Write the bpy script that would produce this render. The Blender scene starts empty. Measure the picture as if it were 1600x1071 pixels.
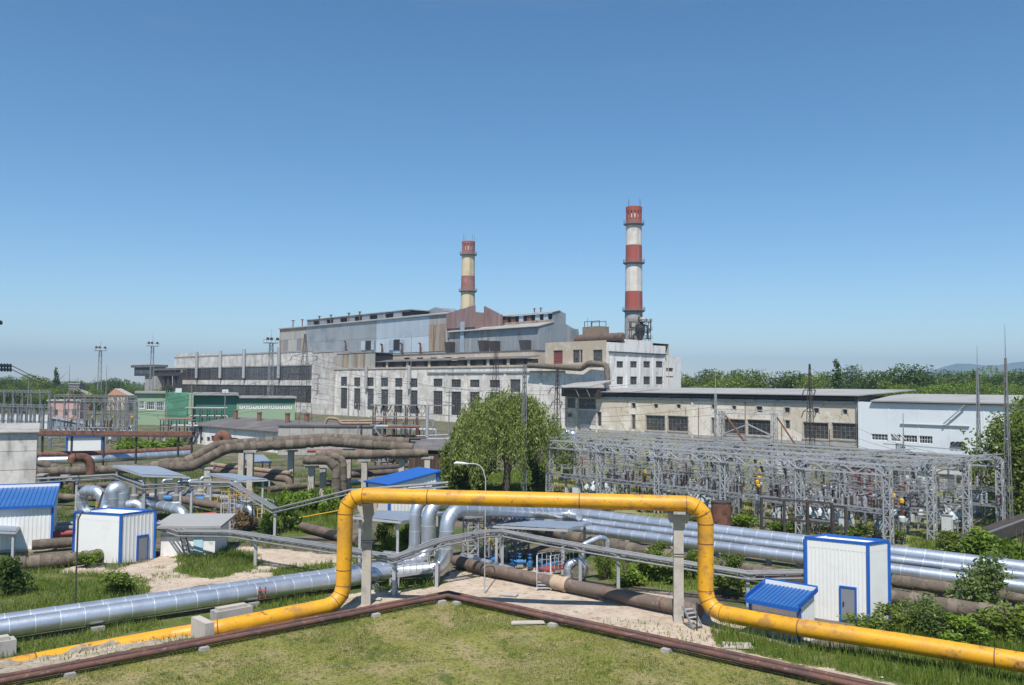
import bpy, math, random
import numpy as np
from mathutils import Vector, Matrix
random.seed(7); rng = np.random.default_rng(7)
scn = bpy.context.scene
COL = scn.collection
R = math.radians

# ---------------------------------------------------------------- camera
FPX = 1350.0; W0 = 1600.0; H0 = 1071.0; CZ = 14.0
PITCH = R(2.9); ROLL = R(0.5)
_f = Vector((0, math.cos(PITCH), math.sin(PITCH)))
_u0 = Vector((0, -math.sin(PITCH), math.cos(PITCH)))
_r = math.cos(ROLL)*Vector((1, 0, 0)) + math.sin(ROLL)*_u0
_u = -math.sin(ROLL)*Vector((1, 0, 0)) + math.cos(ROLL)*_u0
cam = bpy.data.objects.new('camera', bpy.data.cameras.new('camera'))
COL.objects.link(cam)
cam.data.sensor_width = 36.0; cam.data.lens = FPX/W0*36.0
cam.data.clip_start = 0.5; cam.data.clip_end = 40000
m = Matrix.Identity(4)
for i in range(3):
    m[i][0] = _r[i]; m[i][1] = _u[i]; m[i][2] = -_f[i]
m[0][3], m[1][3], m[2][3] = 0, 0, CZ
cam.matrix_world = m
scn.camera = cam

# ---------------------------------------------------------------- sky, sun, exposure
SUN_EL = R(58); SUN_AZ = R(188)            # azimuth clockwise from +Y
world = bpy.data.worlds.new('World'); scn.world = world; world.use_nodes = True
nt = world.node_tree; nt.nodes.clear()
sky = nt.nodes.new('ShaderNodeTexSky'); sky.sky_type = 'NISHITA'; sky.sun_disc = False
sky.sun_elevation = SUN_EL; sky.sun_rotation = SUN_AZ
sky.altitude = 3000; sky.air_density = 1.3; sky.dust_density = 0.5; sky.ozone_density = 2.5
bg = nt.nodes.new('ShaderNodeBackground'); bg.inputs[1].default_value = 0.11
wo = nt.nodes.new('ShaderNodeOutputWorld')
hs = nt.nodes.new('ShaderNodeHueSaturation'); hs.inputs['Saturation'].default_value = 1.2; hs.inputs['Hue'].default_value = .495
nt.links.new(sky.outputs[0], hs.inputs['Color'])
tc = nt.nodes.new('ShaderNodeTexCoord'); vm = nt.nodes.new('ShaderNodeVectorMath'); vm.operation = 'MULTIPLY'; vm.inputs[1].default_value = (3, 3, 38)
cn = nt.nodes.new('ShaderNodeTexNoise'); cn.inputs['Scale'].default_value = 1; cn.inputs['Detail'].default_value = 6; cn.inputs['Roughness'].default_value = .6
cr = nt.nodes.new('ShaderNodeMapRange'); cr.interpolation_type = 'SMOOTHSTEP'; cr.inputs[1].default_value = .56; cr.inputs[2].default_value = .85; cr.inputs[4].default_value = .05
cx = nt.nodes.new('ShaderNodeMix'); cx.data_type = 'RGBA'; cx.inputs[7].default_value = (4.6, 4.9, 5.5, 1)      # thin high cirrus, the same all round
nt.links.new(tc.outputs['Generated'], vm.inputs[0]); nt.links.new(vm.outputs[0], cn.inputs['Vector']); nt.links.new(cn.outputs[0], cr.inputs[0])
nt.links.new(cr.outputs[0], cx.inputs[0]); nt.links.new(hs.outputs[0], cx.inputs[6]); nt.links.new(cx.outputs[2], bg.inputs[0]); nt.links.new(bg.outputs[0], wo.inputs[0])
sd = bpy.data.lights.new('sun', 'SUN'); sd.energy = 5.0; sd.angle = R(0.5); sd.color = (1.0, 0.955, 0.89)
sun = bpy.data.objects.new('sun', sd); COL.objects.link(sun)
sv = Vector((math.sin(SUN_AZ)*math.cos(SUN_EL), math.cos(SUN_AZ)*math.cos(SUN_EL), math.sin(SUN_EL)))
sun.rotation_euler = (-sv).to_track_quat('-Z', 'Y').to_euler()
sun.location = (0, -30, 60)
vs = scn.view_settings
vs.view_transform = 'Standard'; vs.look = 'None'; vs.gamma = 1.0; vs.use_curve_mapping = False
vs.exposure = 0.28

# ---------------------------------------------------------------- surveying: where a sight line meets the ground or a depth
def ray(px, py):
    return _f + ((px-W0/2)/FPX)*_r + ((H0/2-py)/FPX)*_u
def G(px, py, z=0.0):
    d = ray(px, py); t = (z-CZ)/d.z
    return Vector((d.x*t, d.y*t, z))
def D(px, py, Y):
    d = ray(px, py); t = Y/d.y
    return Vector((d.x*t, Y, CZ+d.z*t))
A2 = Vector((.671, -.741, 0)); B2 = Vector((.741, .671, 0))     # the works' own grid

# ---------------------------------------------------------------- mesh helpers
class MB:
    def __init__(s): s.v = []; s.f = []
    def box(s, x0, y0, z0, x1, y1, z1):
        n = len(s.v)
        s.v += [(x0,y0,z0),(x1,y0,z0),(x1,y1,z0),(x0,y1,z0),(x0,y0,z1),(x1,y0,z1),(x1,y1,z1),(x0,y1,z1)]
        s.f += [(n,n+3,n+2,n+1),(n+4,n+5,n+6,n+7),(n,n+1,n+5,n+4),(n+1,n+2,n+6,n+5),(n+2,n+3,n+7,n+6),(n+3,n,n+4,n+7)]
        return s
    def beam(s, p, q, w, h=None):
        p = Vector(p); q = Vector(q); h = h or w
        d = (q-p)
        if d.length < 1e-6: return s
        d.normalize()
        up = Vector((0,0,1)) if abs(d.z) < .95 else Vector((0,1,0))
        x = d.cross(up).normalized(); y = x.cross(d)
        n = len(s.v)
        for c in (p, q):
            for a, b in ((-1,-1),(1,-1),(1,1),(-1,1)):
                s.v.append(tuple(c + x*(a*w/2) + y*(b*h/2)))
        s.f += [(n,n+1,n+2,n+3),(n+7,n+6,n+5,n+4),(n,n+4,n+5,n+1),(n+1,n+5,n+6,n+2),(n+2,n+6,n+7,n+3),(n+3,n+7,n+4,n)]
        return s
    def tube(s, pts, r, n=12, cap=True):
        pts = [Vector(p) for p in pts]; k = len(pts)
        rr = r if isinstance(r, (list, tuple)) else [r]*k
        t0 = (pts[1]-pts[0]).normalized()
        up = Vector((0,0,1)) if abs(t0.z) < .9 else Vector((0,1,0))
        x = t0.cross(up).normalized(); base = len(s.v)
        for i, p in enumerate(pts):
            a = (pts[i]-pts[i-1]).normalized() if i else t0
            b = (pts[i+1]-pts[i]).normalized() if i < k-1 else a
            t = (a+b)
            t = t.normalized() if t.length > 1e-6 else b
            x = (x - t*x.dot(t)).normalized(); y = t.cross(x)
            c = max(.35, a.dot(b) if 0 else math.sqrt(max(.1,(1+a.dot(b))/2)))
            # widen in the bend plane so that mitred joints keep their bore
            nrm = (b-a)
            nn = nrm.normalized() if nrm.length > 1e-4 else None
            for j in range(n):
                an = 2*math.pi*j/n
                o = x*math.cos(an)*rr[i] + y*math.sin(an)*rr[i]
                if nn is not None: o = o + nn*(o.dot(nn))*(1/c-1)
                s.v.append(tuple(p+o))
        for i in range(k-1):
            for j in range(n):
                a = base+i*n+j; b = base+i*n+(j+1) % n
                s.f.append((a, b, b+n, a+n))
        if cap:
            s.f.append(tuple(base+j for j in range(n))[::-1])
            s.f.append(tuple(base+(k-1)*n+j for j in range(n)))
        return s
    def lathe(s, prof, n=12, c=(0,0,0), cap=True):
        b = len(s.v); k = len(prof)
        for r, z in prof:
            for j in range(n):
                an = 2*math.pi*j/n
                s.v.append((c[0]+r*math.cos(an), c[1]+r*math.sin(an), c[2]+z))
        for i in range(k-1):
            for j in range(n):
                p = b+i*n+j; q = b+i*n+(j+1) % n
                s.f.append((p, q, q+n, p+n))
        if cap:
            s.f.append(tuple(b+j for j in range(n))[::-1]); s.f.append(tuple(b+(k-1)*n+j for j in range(n)))
        return s
    def poly(s, *pts):
        n = len(s.v); s.v += [tuple(p) for p in pts]; s.f.append(tuple(range(n, n+len(pts)))); return s
    def prism(s, prof, y0, y1):
        """closed profile in x,z swept along y"""
        n = len(s.v); k = len(prof)
        s.v += [(x, y0, z) for x, z in prof] + [(x, y1, z) for x, z in prof]
        s.f.append(tuple(range(n, n+k))); s.f.append(tuple(range(n+k, n+2*k))[::-1])
        for i in range(k):
            j = (i+1) % k
            s.f.append((n+i, n+k+i, n+k+j, n+j))
        return s
    def slab(s, a, b, c, d, t):
        """thick sheet through four corners"""
        a, b, c, d = map(Vector, (a, b, c, d)); nn = (b-a).cross(d-a).normalized()
        if nn.z < 0: nn = -nn
        n = len(s.v)
        s.v += [tuple(p) for p in (a,b,c,d)] + [tuple(p-nn*t) for p in (a,b,c,d)]
        s.f += [(n,n+1,n+2,n+3),(n+7,n+6,n+5,n+4),(n,n+4,n+5,n+1),(n+1,n+5,n+6,n+2),(n+2,n+6,n+7,n+3),(n+3,n+7,n+4,n)]
        return s
    def mesh(s, name, mat, smooth=False):
        me = bpy.data.meshes.new(name)
        me.from_pydata(s.v, [], s.f)
        if mat is not None: me.materials.append(mat)
        if smooth:
            me.polygons.foreach_set('use_smooth', [True]*len(me.polygons))
            me.set_sharp_from_angle(angle=R(42))
        me.update()
        return me
    def build(s, name, mat, parent=None, smooth=False):
        return link(name, s.mesh(name, mat, smooth), parent)
def link(name, me, parent=None, loc=None, rot=None):
    o = bpy.data.objects.new(name, me); COL.objects.link(o)
    if parent is not None: o.parent = parent
    if loc is not None: o.location = loc
    if rot is not None: o.rotation_euler = rot
    return o
def tag(o, label, cat, group=None):
    o['label'] = label; o['category'] = cat
    if group: o['group'] = group
    return o
def kind(o, k): o['kind'] = k; return o
def thing(name, label, cat, loc=(0,0,0), rz=0, group=None):
    o = bpy.data.objects.new(name, None); COL.objects.link(o)
    o.empty_display_size = .3
    o.location = loc; o.rotation_euler = (0, 0, rz)
    return tag(o, label, cat, group)
def copy_tree(o, parent=None):
    c = o.copy(); COL.objects.link(c); c.parent = parent
    for ch in list(o.children): copy_tree(ch, c)
    return c
ORD = ['first','second','third','fourth','fifth','sixth','seventh','eighth','ninth','tenth','eleventh','twelfth','thirteenth','fourteenth','fifteenth','sixteenth','seventeenth','eighteenth','nineteenth','twentieth']
def fillet(pts, rad, seg=5):
    pts = [Vector(p) for p in pts]; out = [pts[0]]
    for i in range(1, len(pts)-1):
        a = (pts[i-1]-pts[i]); b = (pts[i+1]-pts[i]); la = a.length; lb = b.length
        a.normalize(); b.normalize(); ang = a.angle(b)
        if ang > R(172): out.append(pts[i]); continue
        d = min(rad/math.tan(ang/2), la*.48, lb*.48); rr = d*math.tan(ang/2)
        bis = (a+b).normalized(); c = pts[i]+bis*(rr/math.sin(ang/2))
        p0 = pts[i]+a*d; p1 = pts[i]+b*d
        v0 = p0-c; v1 = p1-c; th = v0.angle(v1); ax = v0.cross(v1).normalized()
        for k in range(seg+1):
            out.append(c + Matrix.Rotation(th*k/seg, 3, ax) @ v0)
    out.append(pts[-1]); return out
def resample(pts, step):
    pts = [Vector(p) for p in pts]; out = [pts[0]]
    for a, b in zip(pts[:-1], pts[1:]):
        n = max(1, int(round((b-a).length/step)))
        out += [a.lerp(b, k/n) for k in range(1, n+1)]
    return out
def along(pts, step, start=0.0):
    """points and tangents at equal distances"""
    res = []; acc = 0; nxt = start
    for a, b in zip(pts[:-1], pts[1:]):
        L = (b-a).length
        while nxt <= acc+L and L > 0:
            res.append((a.lerp(b, (nxt-acc)/L), (b-a)/L)); nxt += step
        acc += L
    return res

# ---------------------------------------------------------------- materials
def ramp(nt, lo, hi):
    n = nt.nodes.new('ShaderNodeMapRange'); n.interpolation_type = 'SMOOTHSTEP'
    n.inputs[1].default_value = lo; n.inputs[2].default_value = hi
    return n
def noise(nt, pos, scale, detail=4, rough=.6):
    mp = nt.nodes.new('ShaderNodeVectorMath'); mp.operation = 'MULTIPLY'
    mp.inputs[1].default_value = scale if isinstance(scale, tuple) else (scale,)*3
    nt.links.new(pos, mp.inputs[0])
    n = nt.nodes.new('ShaderNodeTexNoise'); n.inputs['Scale'].default_value = 1.0
    n.inputs['Detail'].default_value = detail; n.inputs['Roughness'].default_value = rough
    nt.links.new(mp.outputs[0], n.inputs['Vector'])
    return n.outputs[0]
def mixc(nt, fac, a, b):
    n = nt.nodes.new('ShaderNodeMix'); n.data_type = 'RGBA'
    if isinstance(fac, (int, float)): n.inputs[0].default_value = fac
    else: nt.links.new(fac, n.inputs[0])
    for i, c in ((6, a), (7, b)):
        if isinstance(c, tuple): n.inputs[i].default_value = (*c, 1)
        else: nt.links.new(c, n.inputs[i])
    return n.outputs[2]
def mat(name, col, rough=.8, metal=0.0, layers=(), bump=None, rand=0.0, spec=.5, coord='pos', fine=.12):
    """base colour, layers of (colour, scale, lo, hi[, strength]) mixed in by noise, bump (scale, distance), rand: per-object brightness"""
    m = bpy.data.materials.new(name); m.use_nodes = True
    nt = m.node_tree; b = nt.nodes['Principled BSDF']
    if coord == 'pos': pos = nt.nodes.new('ShaderNodeNewGeometry').outputs['Position']
    else: pos = nt.nodes.new('ShaderNodeTexCoord').outputs['Object']
    c = col
    for L in layers:
        c2, sc, lo, hi = L[:4]; st = L[4] if len(L) > 4 else 1.0
        r = ramp(nt, lo, hi); r.inputs[4].default_value = st
        nt.links.new(noise(nt, pos, sc, 5, .65), r.inputs[0])
        c = mixc(nt, r.outputs[0], c, c2)
    hv = None
    if rand or fine:
        hs = nt.nodes.new('ShaderNodeHueSaturation')
        if isinstance(c, tuple): hs.inputs['Color'].default_value = (*c, 1)
        else: nt.links.new(c, hs.inputs['Color'])
        mr = nt.nodes.new('ShaderNodeMath'); mr.operation = 'MULTIPLY_ADD'
        oi = nt.nodes.new('ShaderNodeObjectInfo')
        nt.links.new(oi.outputs['Random'], mr.inputs[0]); mr.inputs[1].default_value = 2*rand; mr.inputs[2].default_value = 1-rand
        m2 = nt.nodes.new('ShaderNodeMath'); m2.operation = 'MULTIPLY_ADD'
        nt.links.new(noise(nt, pos, 2.3, 6, .75), m2.inputs[0]); m2.inputs[1].default_value = 2*fine*1.6
        m3 = nt.nodes.new('ShaderNodeMath'); m3.operation = 'SUBTRACT'; nt.links.new(mr.outputs[0], m3.inputs[0]); m3.inputs[1].default_value = fine*1.6
        nt.links.new(m3.outputs[0], m2.inputs[2]); nt.links.new(m2.outputs[0], hs.inputs['Value'])
        c = hs.outputs[0]
    if isinstance(c, tuple): b.inputs['Base Color'].default_value = (*c, 1)
    else: nt.links.new(c, b.inputs['Base Color'])
    b.inputs['Roughness'].default_value = rough; b.inputs['Metallic'].default_value = metal
    b.inputs['Specular IOR Level'].default_value = spec
    if bump:
        bp = nt.nodes.new('ShaderNodeBump'); bp.inputs['Distance'].default_value = bump[1]; bp.inputs['Strength'].default_value = .8
        nt.links.new(noise(nt, pos, bump[0], 6, .7), bp.inputs['Height']); nt.links.new(bp.outputs[0], b.inputs['Normal'])
    return m
def leafmat(name, c1, c2, rand=.18):
    m = bpy.data.materials.new(name); m.use_nodes = True; nt = m.node_tree; nt.nodes.clear()
    pos = nt.nodes.new('ShaderNodeNewGeometry').outputs['Position']
    r = ramp(nt, .35, .65); nt.links.new(noise(nt, pos, .9, 4, .7), r.inputs[0])
    c = mixc(nt, r.outputs[0], c1, c2)
    oi = nt.nodes.new('ShaderNodeObjectInfo')
    mr = nt.nodes.new('ShaderNodeMath'); mr.operation = 'MULTIPLY_ADD'; nt.links.new(oi.outputs['Random'], mr.inputs[0])
    mr.inputs[1].default_value = 2*rand; mr.inputs[2].default_value = 1-rand
    hs = nt.nodes.new('ShaderNodeHueSaturation'); nt.links.new(c, hs.inputs['Color']); nt.links.new(mr.outputs[0], hs.inputs['Value'])
    d = nt.nodes.new('ShaderNodeBsdfDiffuse'); t = nt.nodes.new('ShaderNodeBsdfTranslucent'); g = nt.nodes.new('ShaderNodeBsdfGlossy')
    g.inputs['Roughness'].default_value = .5; g.inputs['Color'].default_value = (.5,.5,.5,1)
    nt.links.new(hs.outputs[0], d.inputs[0]); nt.links.new(hs.outputs[0], t.inputs[0])
    mx = nt.nodes.new('ShaderNodeMixShader'); mx.inputs[0].default_value = .4
    nt.links.new(d.outputs[0], mx.inputs[1]); nt.links.new(t.outputs[0], mx.inputs[2])
    m2 = nt.nodes.new('ShaderNodeMixShader'); m2.inputs[0].default_value = .04
    nt.links.new(mx.outputs[0], m2.inputs[1]); nt.links.new(g.outputs[0], m2.inputs[2])
    o = nt.nodes.new('ShaderNodeOutputMaterial'); nt.links.new(m2.outputs[0], o.inputs[0])
    return m
K = {}
RUST = (.16,.06,.03); DIRT = (.12,.10,.08)
K['yellow'] = mat('yellow_paint', (.67,.325,.010), .48, 0, [((.50,.25,.03), .5, .45, .64, .8), ((.33,.17,.05), (.8,.8,1.3), .52, .65, .8), ((.14,.07,.04), 2.4, .60, .68, .8), ((.20,.09,.05), 8.0, .64, .68, .8), ((.74,.44,.08), 5.0, .64, .72, .6)], (9,.01), fine=.08)
K['yellowdusty'] = mat('dusty_yellow_paint', (.66,.32,.02), .6, 0, [((.33,.22,.10), .8, .42, .62, .85), ((.16,.08,.04), 1.6, .62, .68, .8)], (9,.01), fine=.08)
K['silver'] = mat('galvanised_cladding', (.60,.64,.69), .40, .78, [((.50,.53,.575), .5, .42, .66), ((.56,.56,.56), 3, .5, .7, .5)], (1.3,.025), rand=.07, fine=.05)
K['silverseam'] = mat('cladding_seam', (.86,.88,.91), .38, .65, fine=.03)  # paler than the sheets: the glints along the seams are put into the colour
K['galv'] = mat('galvanised_steel', (.25,.26,.27), .55, .15, [((.24,.24,.24), 1.5, .5, .7, .6)], rand=.12)
K['galvlight'] = mat('pale_galvanised_steel', (.37,.375,.38), .5, .12, [((.21,.20,.195), 2, .55, .7, .6)], rand=.12)
K['steeldark'] = mat('dark_steel', (.055,.05,.048), .7, .2, [((.12,.07,.05), 1.5, .5, .65, .7)], rand=.15)
K['steelgrey'] = mat('grey_painted_steel', (.22,.22,.215), .6, .1, [((.13,.09,.07), 1.2, .55, .68, .7)], rand=.15)
K['rust'] = mat('rusty_steel', (.17,.075,.045), .85, 0, [((.085,.04,.03), 1.3, .45, .65), ((.27,.15,.12), 3.2, .55, .7, .6)], (8,.01), rand=.1)
K['rustpipe'] = mat('rusty_pipe', (.125,.058,.04), .75, 0, [((.075,.042,.036), .8, .42, .6), ((.24,.17,.16), (2.5,2.5,6), .58, .68, .7)], (9,.008), rand=.12)
K['brownpipe'] = mat('brown_pipe', (.125,.095,.075), .8, 0, [((.19,.135,.10), .9, .5, .66, .8), ((.07,.05,.045), 1.6, .55, .7, .8), ((.36,.30,.25), 2.6, .66, .72, .8)], (6,.02), rand=.1)
K['insul'] = mat('weathered_lagging', (.115,.092,.07), .95, 0, [((.19,.155,.115), 1.0, .46, .66), ((.09,.07,.055), 1.8, .52, .66, .9), ((.38,.33,.26), 3.0, .64, .72, .7)], (3.0,.16), rand=.12)
K['insulband'] = mat('lagging_wrap', (.155,.125,.095), .95, 0, [((.11,.09,.07), 1.6, .5, .66)], (4,.05), rand=.25)
K['wool'] = mat('torn_mineral_wool', (.45,.34,.24), 1, 0, [((.25,.18,.12), 3, .5, .7)], (6,.05))
K['peach'] = mat('peach_painted_pipe', (.33,.23,.17), .8, 0, [((.19,.13,.10), 1, .5, .7)], rand=.15)
K['redpaint'] = mat('red_painted_pipe', (.30,.06,.045), .6)
K['bluepipe'] = mat('blue_painted_valve', (.035,.16,.36), .5, 0, [((.03,.08,.18), 3, .55, .7)])
K['concrete'] = mat('concrete', (.36,.345,.32), .9, 0, [((.25,.235,.215), .5, .45, .7), ((.18,.165,.15), (1.5,1.5,.3), .6, .72, .7)], (7,.015), rand=.07)
K['concpale'] = mat('pale_concrete', (.44,.40,.34), .9, 0, [((.33,.30,.26), 1.0, .45, .7)], (7,.01), rand=.05)
K['concpanel'] = mat('stained_wall_panel', (.62,.585,.54), .9, 0, [((.45,.42,.385), .22, .42, .62), ((.20,.18,.165), (.35,.35,.07), .55, .70, .85), ((.33,.28,.23), .7, .60, .70, .7)], rand=.09)
K['whitewall'] = mat('flaking_whitewash', (.70,.66,.61), .9, 0, [((.52,.485,.44), .16, .44, .60, .9), ((.27,.25,.235), (.4,.4,.07), .54, .68, .85), ((.42,.37,.31), .8, .57, .66, .8), ((.20,.185,.175), 1.6, .63, .70, .7)], rand=.04)
K['whiteclean'] = mat('white_block_wall', (.72,.70,.67), .85, 0, [((.54,.515,.48), (.5,.5,.1), .46, .64, .85), ((.28,.255,.23), .6, .60, .70, .75), ((.2,.18,.165), (.9,.9,.12), .62, .74, .7)], rand=.03)
K['cream'] = mat('peeling_cream_plaster', (.57,.495,.395), .9, 0, [((.70,.65,.57), .13, .46, .60, .95), ((.38,.31,.235), .5, .54, .68, .8), ((.19,.16,.135), (.7,.7,.14), .60, .72, .85), ((.74,.70,.63), 1.3, .63, .70, .7)], (3,.02))
K['beige'] = mat('beige_plaster', (.42,.355,.27), .9, 0, [((.52,.47,.40), .3, .5, .68), ((.2,.17,.14), (.6,.6,.08), .60, .75, .8)])
K['palewhite'] = mat('pale_blue_white_wall', (.66,.70,.72), .8, 0, [((.58,.62,.65), .12, .45, .7), ((.42,.44,.45), (.3,.3,.06), .62, .8, .6)], fine=.04)
K['clad'] = mat('grey_sheet_cladding', (.32,.338,.345), .5, .3, [((.22,.24,.255), .12, .45, .7), ((.20,.13,.09), (.6,.6,.05), .64, .78, .6)], rand=.07)
K['cladlight'] = mat('new_sheet_cladding', (.47,.525,.565), .45, .3, [((.38,.44,.49), .1, .45, .7)], rand=.05)
K['cladold'] = mat('weathered_sheet_cladding', (.36,.35,.32), .7, .1, [((.26,.20,.15), (.5,.5,.05), .50, .72, .8)], rand=.10)
K['cladrust'] = mat('rust_streaked_cladding', (.34,.27,.20), .8, .1, [((.20,.10,.055), (.6,.6,.05), .46, .66)], rand=.12)
K['cladred'] = mat('faded_red_cladding', (.25,.16,.145), .75, .1, [((.30,.26,.245), (.5,.5,.05), .5, .7), ((.13,.06,.045), (.6,.6,.06), .58, .72, .8)], rand=.13)
K['roofgrey'] = mat('grey_roof_sheet', (.33,.325,.31), .75, .05, [((.25,.245,.23), .12, .45, .7)], fine=.06)
K['roofdark'] = mat('bitumen_roof', (.115,.105,.10), .9, 0, [((.17,.155,.145), .25, .45, .68), ((.07,.06,.055), .9, .58, .7, .7)], (2,.03))
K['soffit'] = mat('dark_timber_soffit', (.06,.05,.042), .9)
K['glass'] = mat('dirty_window_glass', (.052,.057,.06), .22, 0, [((.13,.135,.135), .9, .54, .64), ((.010,.010,.011), 1.2, .54, .60), ((.24,.24,.22), 1.9, .66, .70, .8)], rand=.5, spec=.6)
K['frame'] = mat('dark_window_frame', (.16,.145,.13), .8, 0, [((.17,.10,.07), 1.5, .5, .66)], rand=.2)
K['framewhite'] = mat('white_window_frame', (.72,.72,.72), .5)
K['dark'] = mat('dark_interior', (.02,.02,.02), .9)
K['blue'] = mat('blue_painted_trim', (.012,.10,.40), .38, 0, [((.025,.125,.40), 2, .5, .7, .5)], fine=.04)
K['bluedeep'] = mat('blue_roof_sheet', (.035,.12,.33), .36, 0, [((.06,.15,.34), .8, .45, .7, .7)], rand=.04, fine=.06)
K['panel'] = mat('white_sandwich_panel', (.74,.735,.70), .42, 0, [((.66,.655,.62), .5, .5, .75, .7)], rand=.02, fine=.03)
K['doorgrey'] = mat('grey_door', (.21,.22,.24), .5)
K['canopy'] = mat('grey_corrugated_roof', (.30,.34,.40), .42, .25, [((.25,.28,.33), .8, .5, .7)], rand=.05, fine=.05)
K['traygrey'] = mat('cable_tray_zinc', (.21,.215,.22), .6, .1, [((.13,.13,.13), 1.2, .5, .7, .7)], rand=.1)
K['greenlight'] = mat('pale_green_paint', (.27,.36,.24), .8, 0, [((.25,.38,.22), .3, .45, .7)])
K['greendark'] = mat('green_paint', (.075,.20,.125), .8, 0, [((.09,.36,.21), .3, .45, .7)])
K['teal'] = mat('teal_paint', (.035,.15,.10), .8)
K['pink'] = mat('pink_plaster', (.52,.33,.29), .9, 0, [((.42,.29,.26), .4, .5, .7)])
K['orange'] = mat('orange_tile_roof', (.50,.25,.15), .85, 0, [((.42,.2,.12), .8, .5, .7)])
K['shedblue'] = mat('blue_grey_sheet', (.22,.27,.32), .6, .1, [((.16,.2,.24), .3, .5, .7)])
K['timber'] = mat('old_brown_timber', (.085,.055,.04), .9, 0, [((.14,.10,.075), (3,3,.4), .5, .7)], rand=.3)
K['brick'] = mat('rusty_chimney_brick', (.20,.10,.075), .9, 0, [((.12,.08,.07), 1.2, .5, .7)], rand=.1)
K['redstack'] = mat('red_chimney_paint', (.33,.072,.05), .8, 0, [((.27,.075,.055), .12, .46, .66), ((.20,.09,.07), (.5,.5,.05), .56, .72, .7)], fine=.05)
K['whitestack'] = mat('white_chimney_paint', (.64,.60,.55), .85, 0, [((.53,.485,.43), .15, .46, .66), ((.34,.285,.24), (.5,.5,.05), .56, .72, .7)], fine=.05)
K['creamstack'] = mat('cream_chimney_paint', (.56,.47,.30), .85, 0, [((.46,.38,.25), .15, .5, .7), ((.34,.27,.2), (.4,.4,.04), .62, .78, .6)], fine=.05)
K['dullred'] = mat('faded_red_chimney_paint', (.27,.105,.085), .85, 0, [((.33,.2,.17), .2, .5, .72)], fine=.06)
K['ceramic'] = mat('pale_porcelain', (.34,.35,.36), .3)
K['ceramicbrown'] = mat('brown_porcelain', (.085,.06,.05), .3)
K['insulblack'] = mat('black_glass_insulator', (.02,.025,.022), .2)
K['cabinet'] = mat('grey_cabinet_paint', (.52,.56,.57), .5, 0, [((.42,.45,.46), 1.5, .5, .7)], rand=.1)
K['cabwhite'] = mat('white_cabinet_paint', (.56,.585,.58), .5, rand=.06)
K['amber'] = mat('amber_paint', (.62,.36,.02), .5)
K['redtrans'] = mat('dark_red_paint', (.22,.05,.04), .6, 0, [((.15,.045,.04), 1, .5, .7)])
K['bark'] = mat('bark', (.09,.07,.055), .95, 0, [((.05,.04,.03), 4, .5, .7)], (6,.03))
K['leafmid'] = leafmat('mid_green_leaf', (.12,.18,.024), (.20,.26,.045))
K['leafdark'] = leafmat('dark_green_leaf', (.06,.11,.022), (.11,.17,.036))
K['leafbright'] = leafmat('bright_green_leaf', (.13,.215,.018), (.21,.30,.04))
K['leafwillow'] = leafmat('willow_leaf', (.17,.22,.045), (.27,.32,.085), .05)
K['leaffeather'] = leafmat('feathery_leaf', (.115,.175,.04), (.19,.25,.068), .1)
K['dryleaf'] = leafmat('dry_twig', (.22,.15,.08), (.30,.22,.12))
K['grassgreen'] = leafmat('green_grass_blade', (.115,.185,.022), (.20,.265,.045))
K['grassdry'] = leafmat('dry_grass_blade', (.30,.26,.11), (.25,.265,.08))
K['cable'] = mat('black_cable', (.025,.025,.027), .6)
K['rubble'] = mat('rubble_stone', (.44,.38,.31), .95, 0, [((.32,.27,.22), 3, .5, .7)], rand=.15)
K['tankbrown'] = mat('brown_tank_paint', (.13,.085,.065), .75, 0, [((.075,.055,.045), .6, .45, .65), ((.2,.15,.12), 1.5, .6, .72, .6)])
K['tanbrick'] = mat('tan_hut_wall', (.21,.165,.115), .9, 0, [((.14,.11,.08), .5, .5, .7)])
K['cladwhite'] = mat('bright_sheet_cladding', (.56,.64,.69), .45, .25, [((.47,.54,.59), .1, .45, .7)], rand=.04)

# ================================================================ SETTING
def inpoly(X, Y, poly):
    c = np.zeros(X.shape, bool); n = len(poly); j = n-1
    for i in range(n):
        xi, yi = poly[i]; xj, yj = poly[j]
        k = ((yi > Y) != (yj > Y)) & (X < (xj-xi)*(Y-yi)/(yj-yi+1e-12)+xi)
        c ^= k; j = i
    return c
def P(*pp): return [tuple(G(x, y)[:2]) for x, y in pp]
def wave(X, Y, s, seed):
    r = np.random.default_rng(seed); o = np.zeros_like(X)
    for k in range(7):
        a = r.uniform(0, 6.28); f = s*(1.0+.55*k); o += np.sin(X*math.cos(a)*f+Y*math.sin(a)*f+r.uniform(0, 6.28))/(1+.45*k)
    return o/3.2
_c = G(700, 934); _l = G(0, 1072); _rr = G(1340, 1078)
_le = _c+(_l-_c)*3; _re = _c+(_rr-_c)*3
Z_LAWN = [tuple(_c[:2]), tuple(_le[:2]), (_le.x, 5), (_re.x, 5), tuple(_re[:2])]
Z_SAND = [P((575,945),(700,932),(760,940),(1140,1015),(1400,1085),(1440,1075),(1180,1000),(1090,985),(1100,960),(1050,925),(880,918),(760,895),(705,890),(680,915)),
          P((330,1000),(520,958),(690,932),(640,915),(560,925),(400,965)), P((350,850),(545,868),(545,895),(470,893),(400,872)),
          P((225,905),(300,880),(560,895),(380,905),(240,925)), P((180,890),(280,860),(330,905),(240,930),(160,905)), P((60,905),(130,880),(180,890),(100,915)),
          P((0,1040),(300,975),(330,985),(20,1050)), P((240,905),(420,890),(420,905),(240,920)), P((700,880),(800,905),(880,915),(870,890),(800,880)),
          P((1080,950),(1180,960),(1180,1000),(1080,985))]
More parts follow.
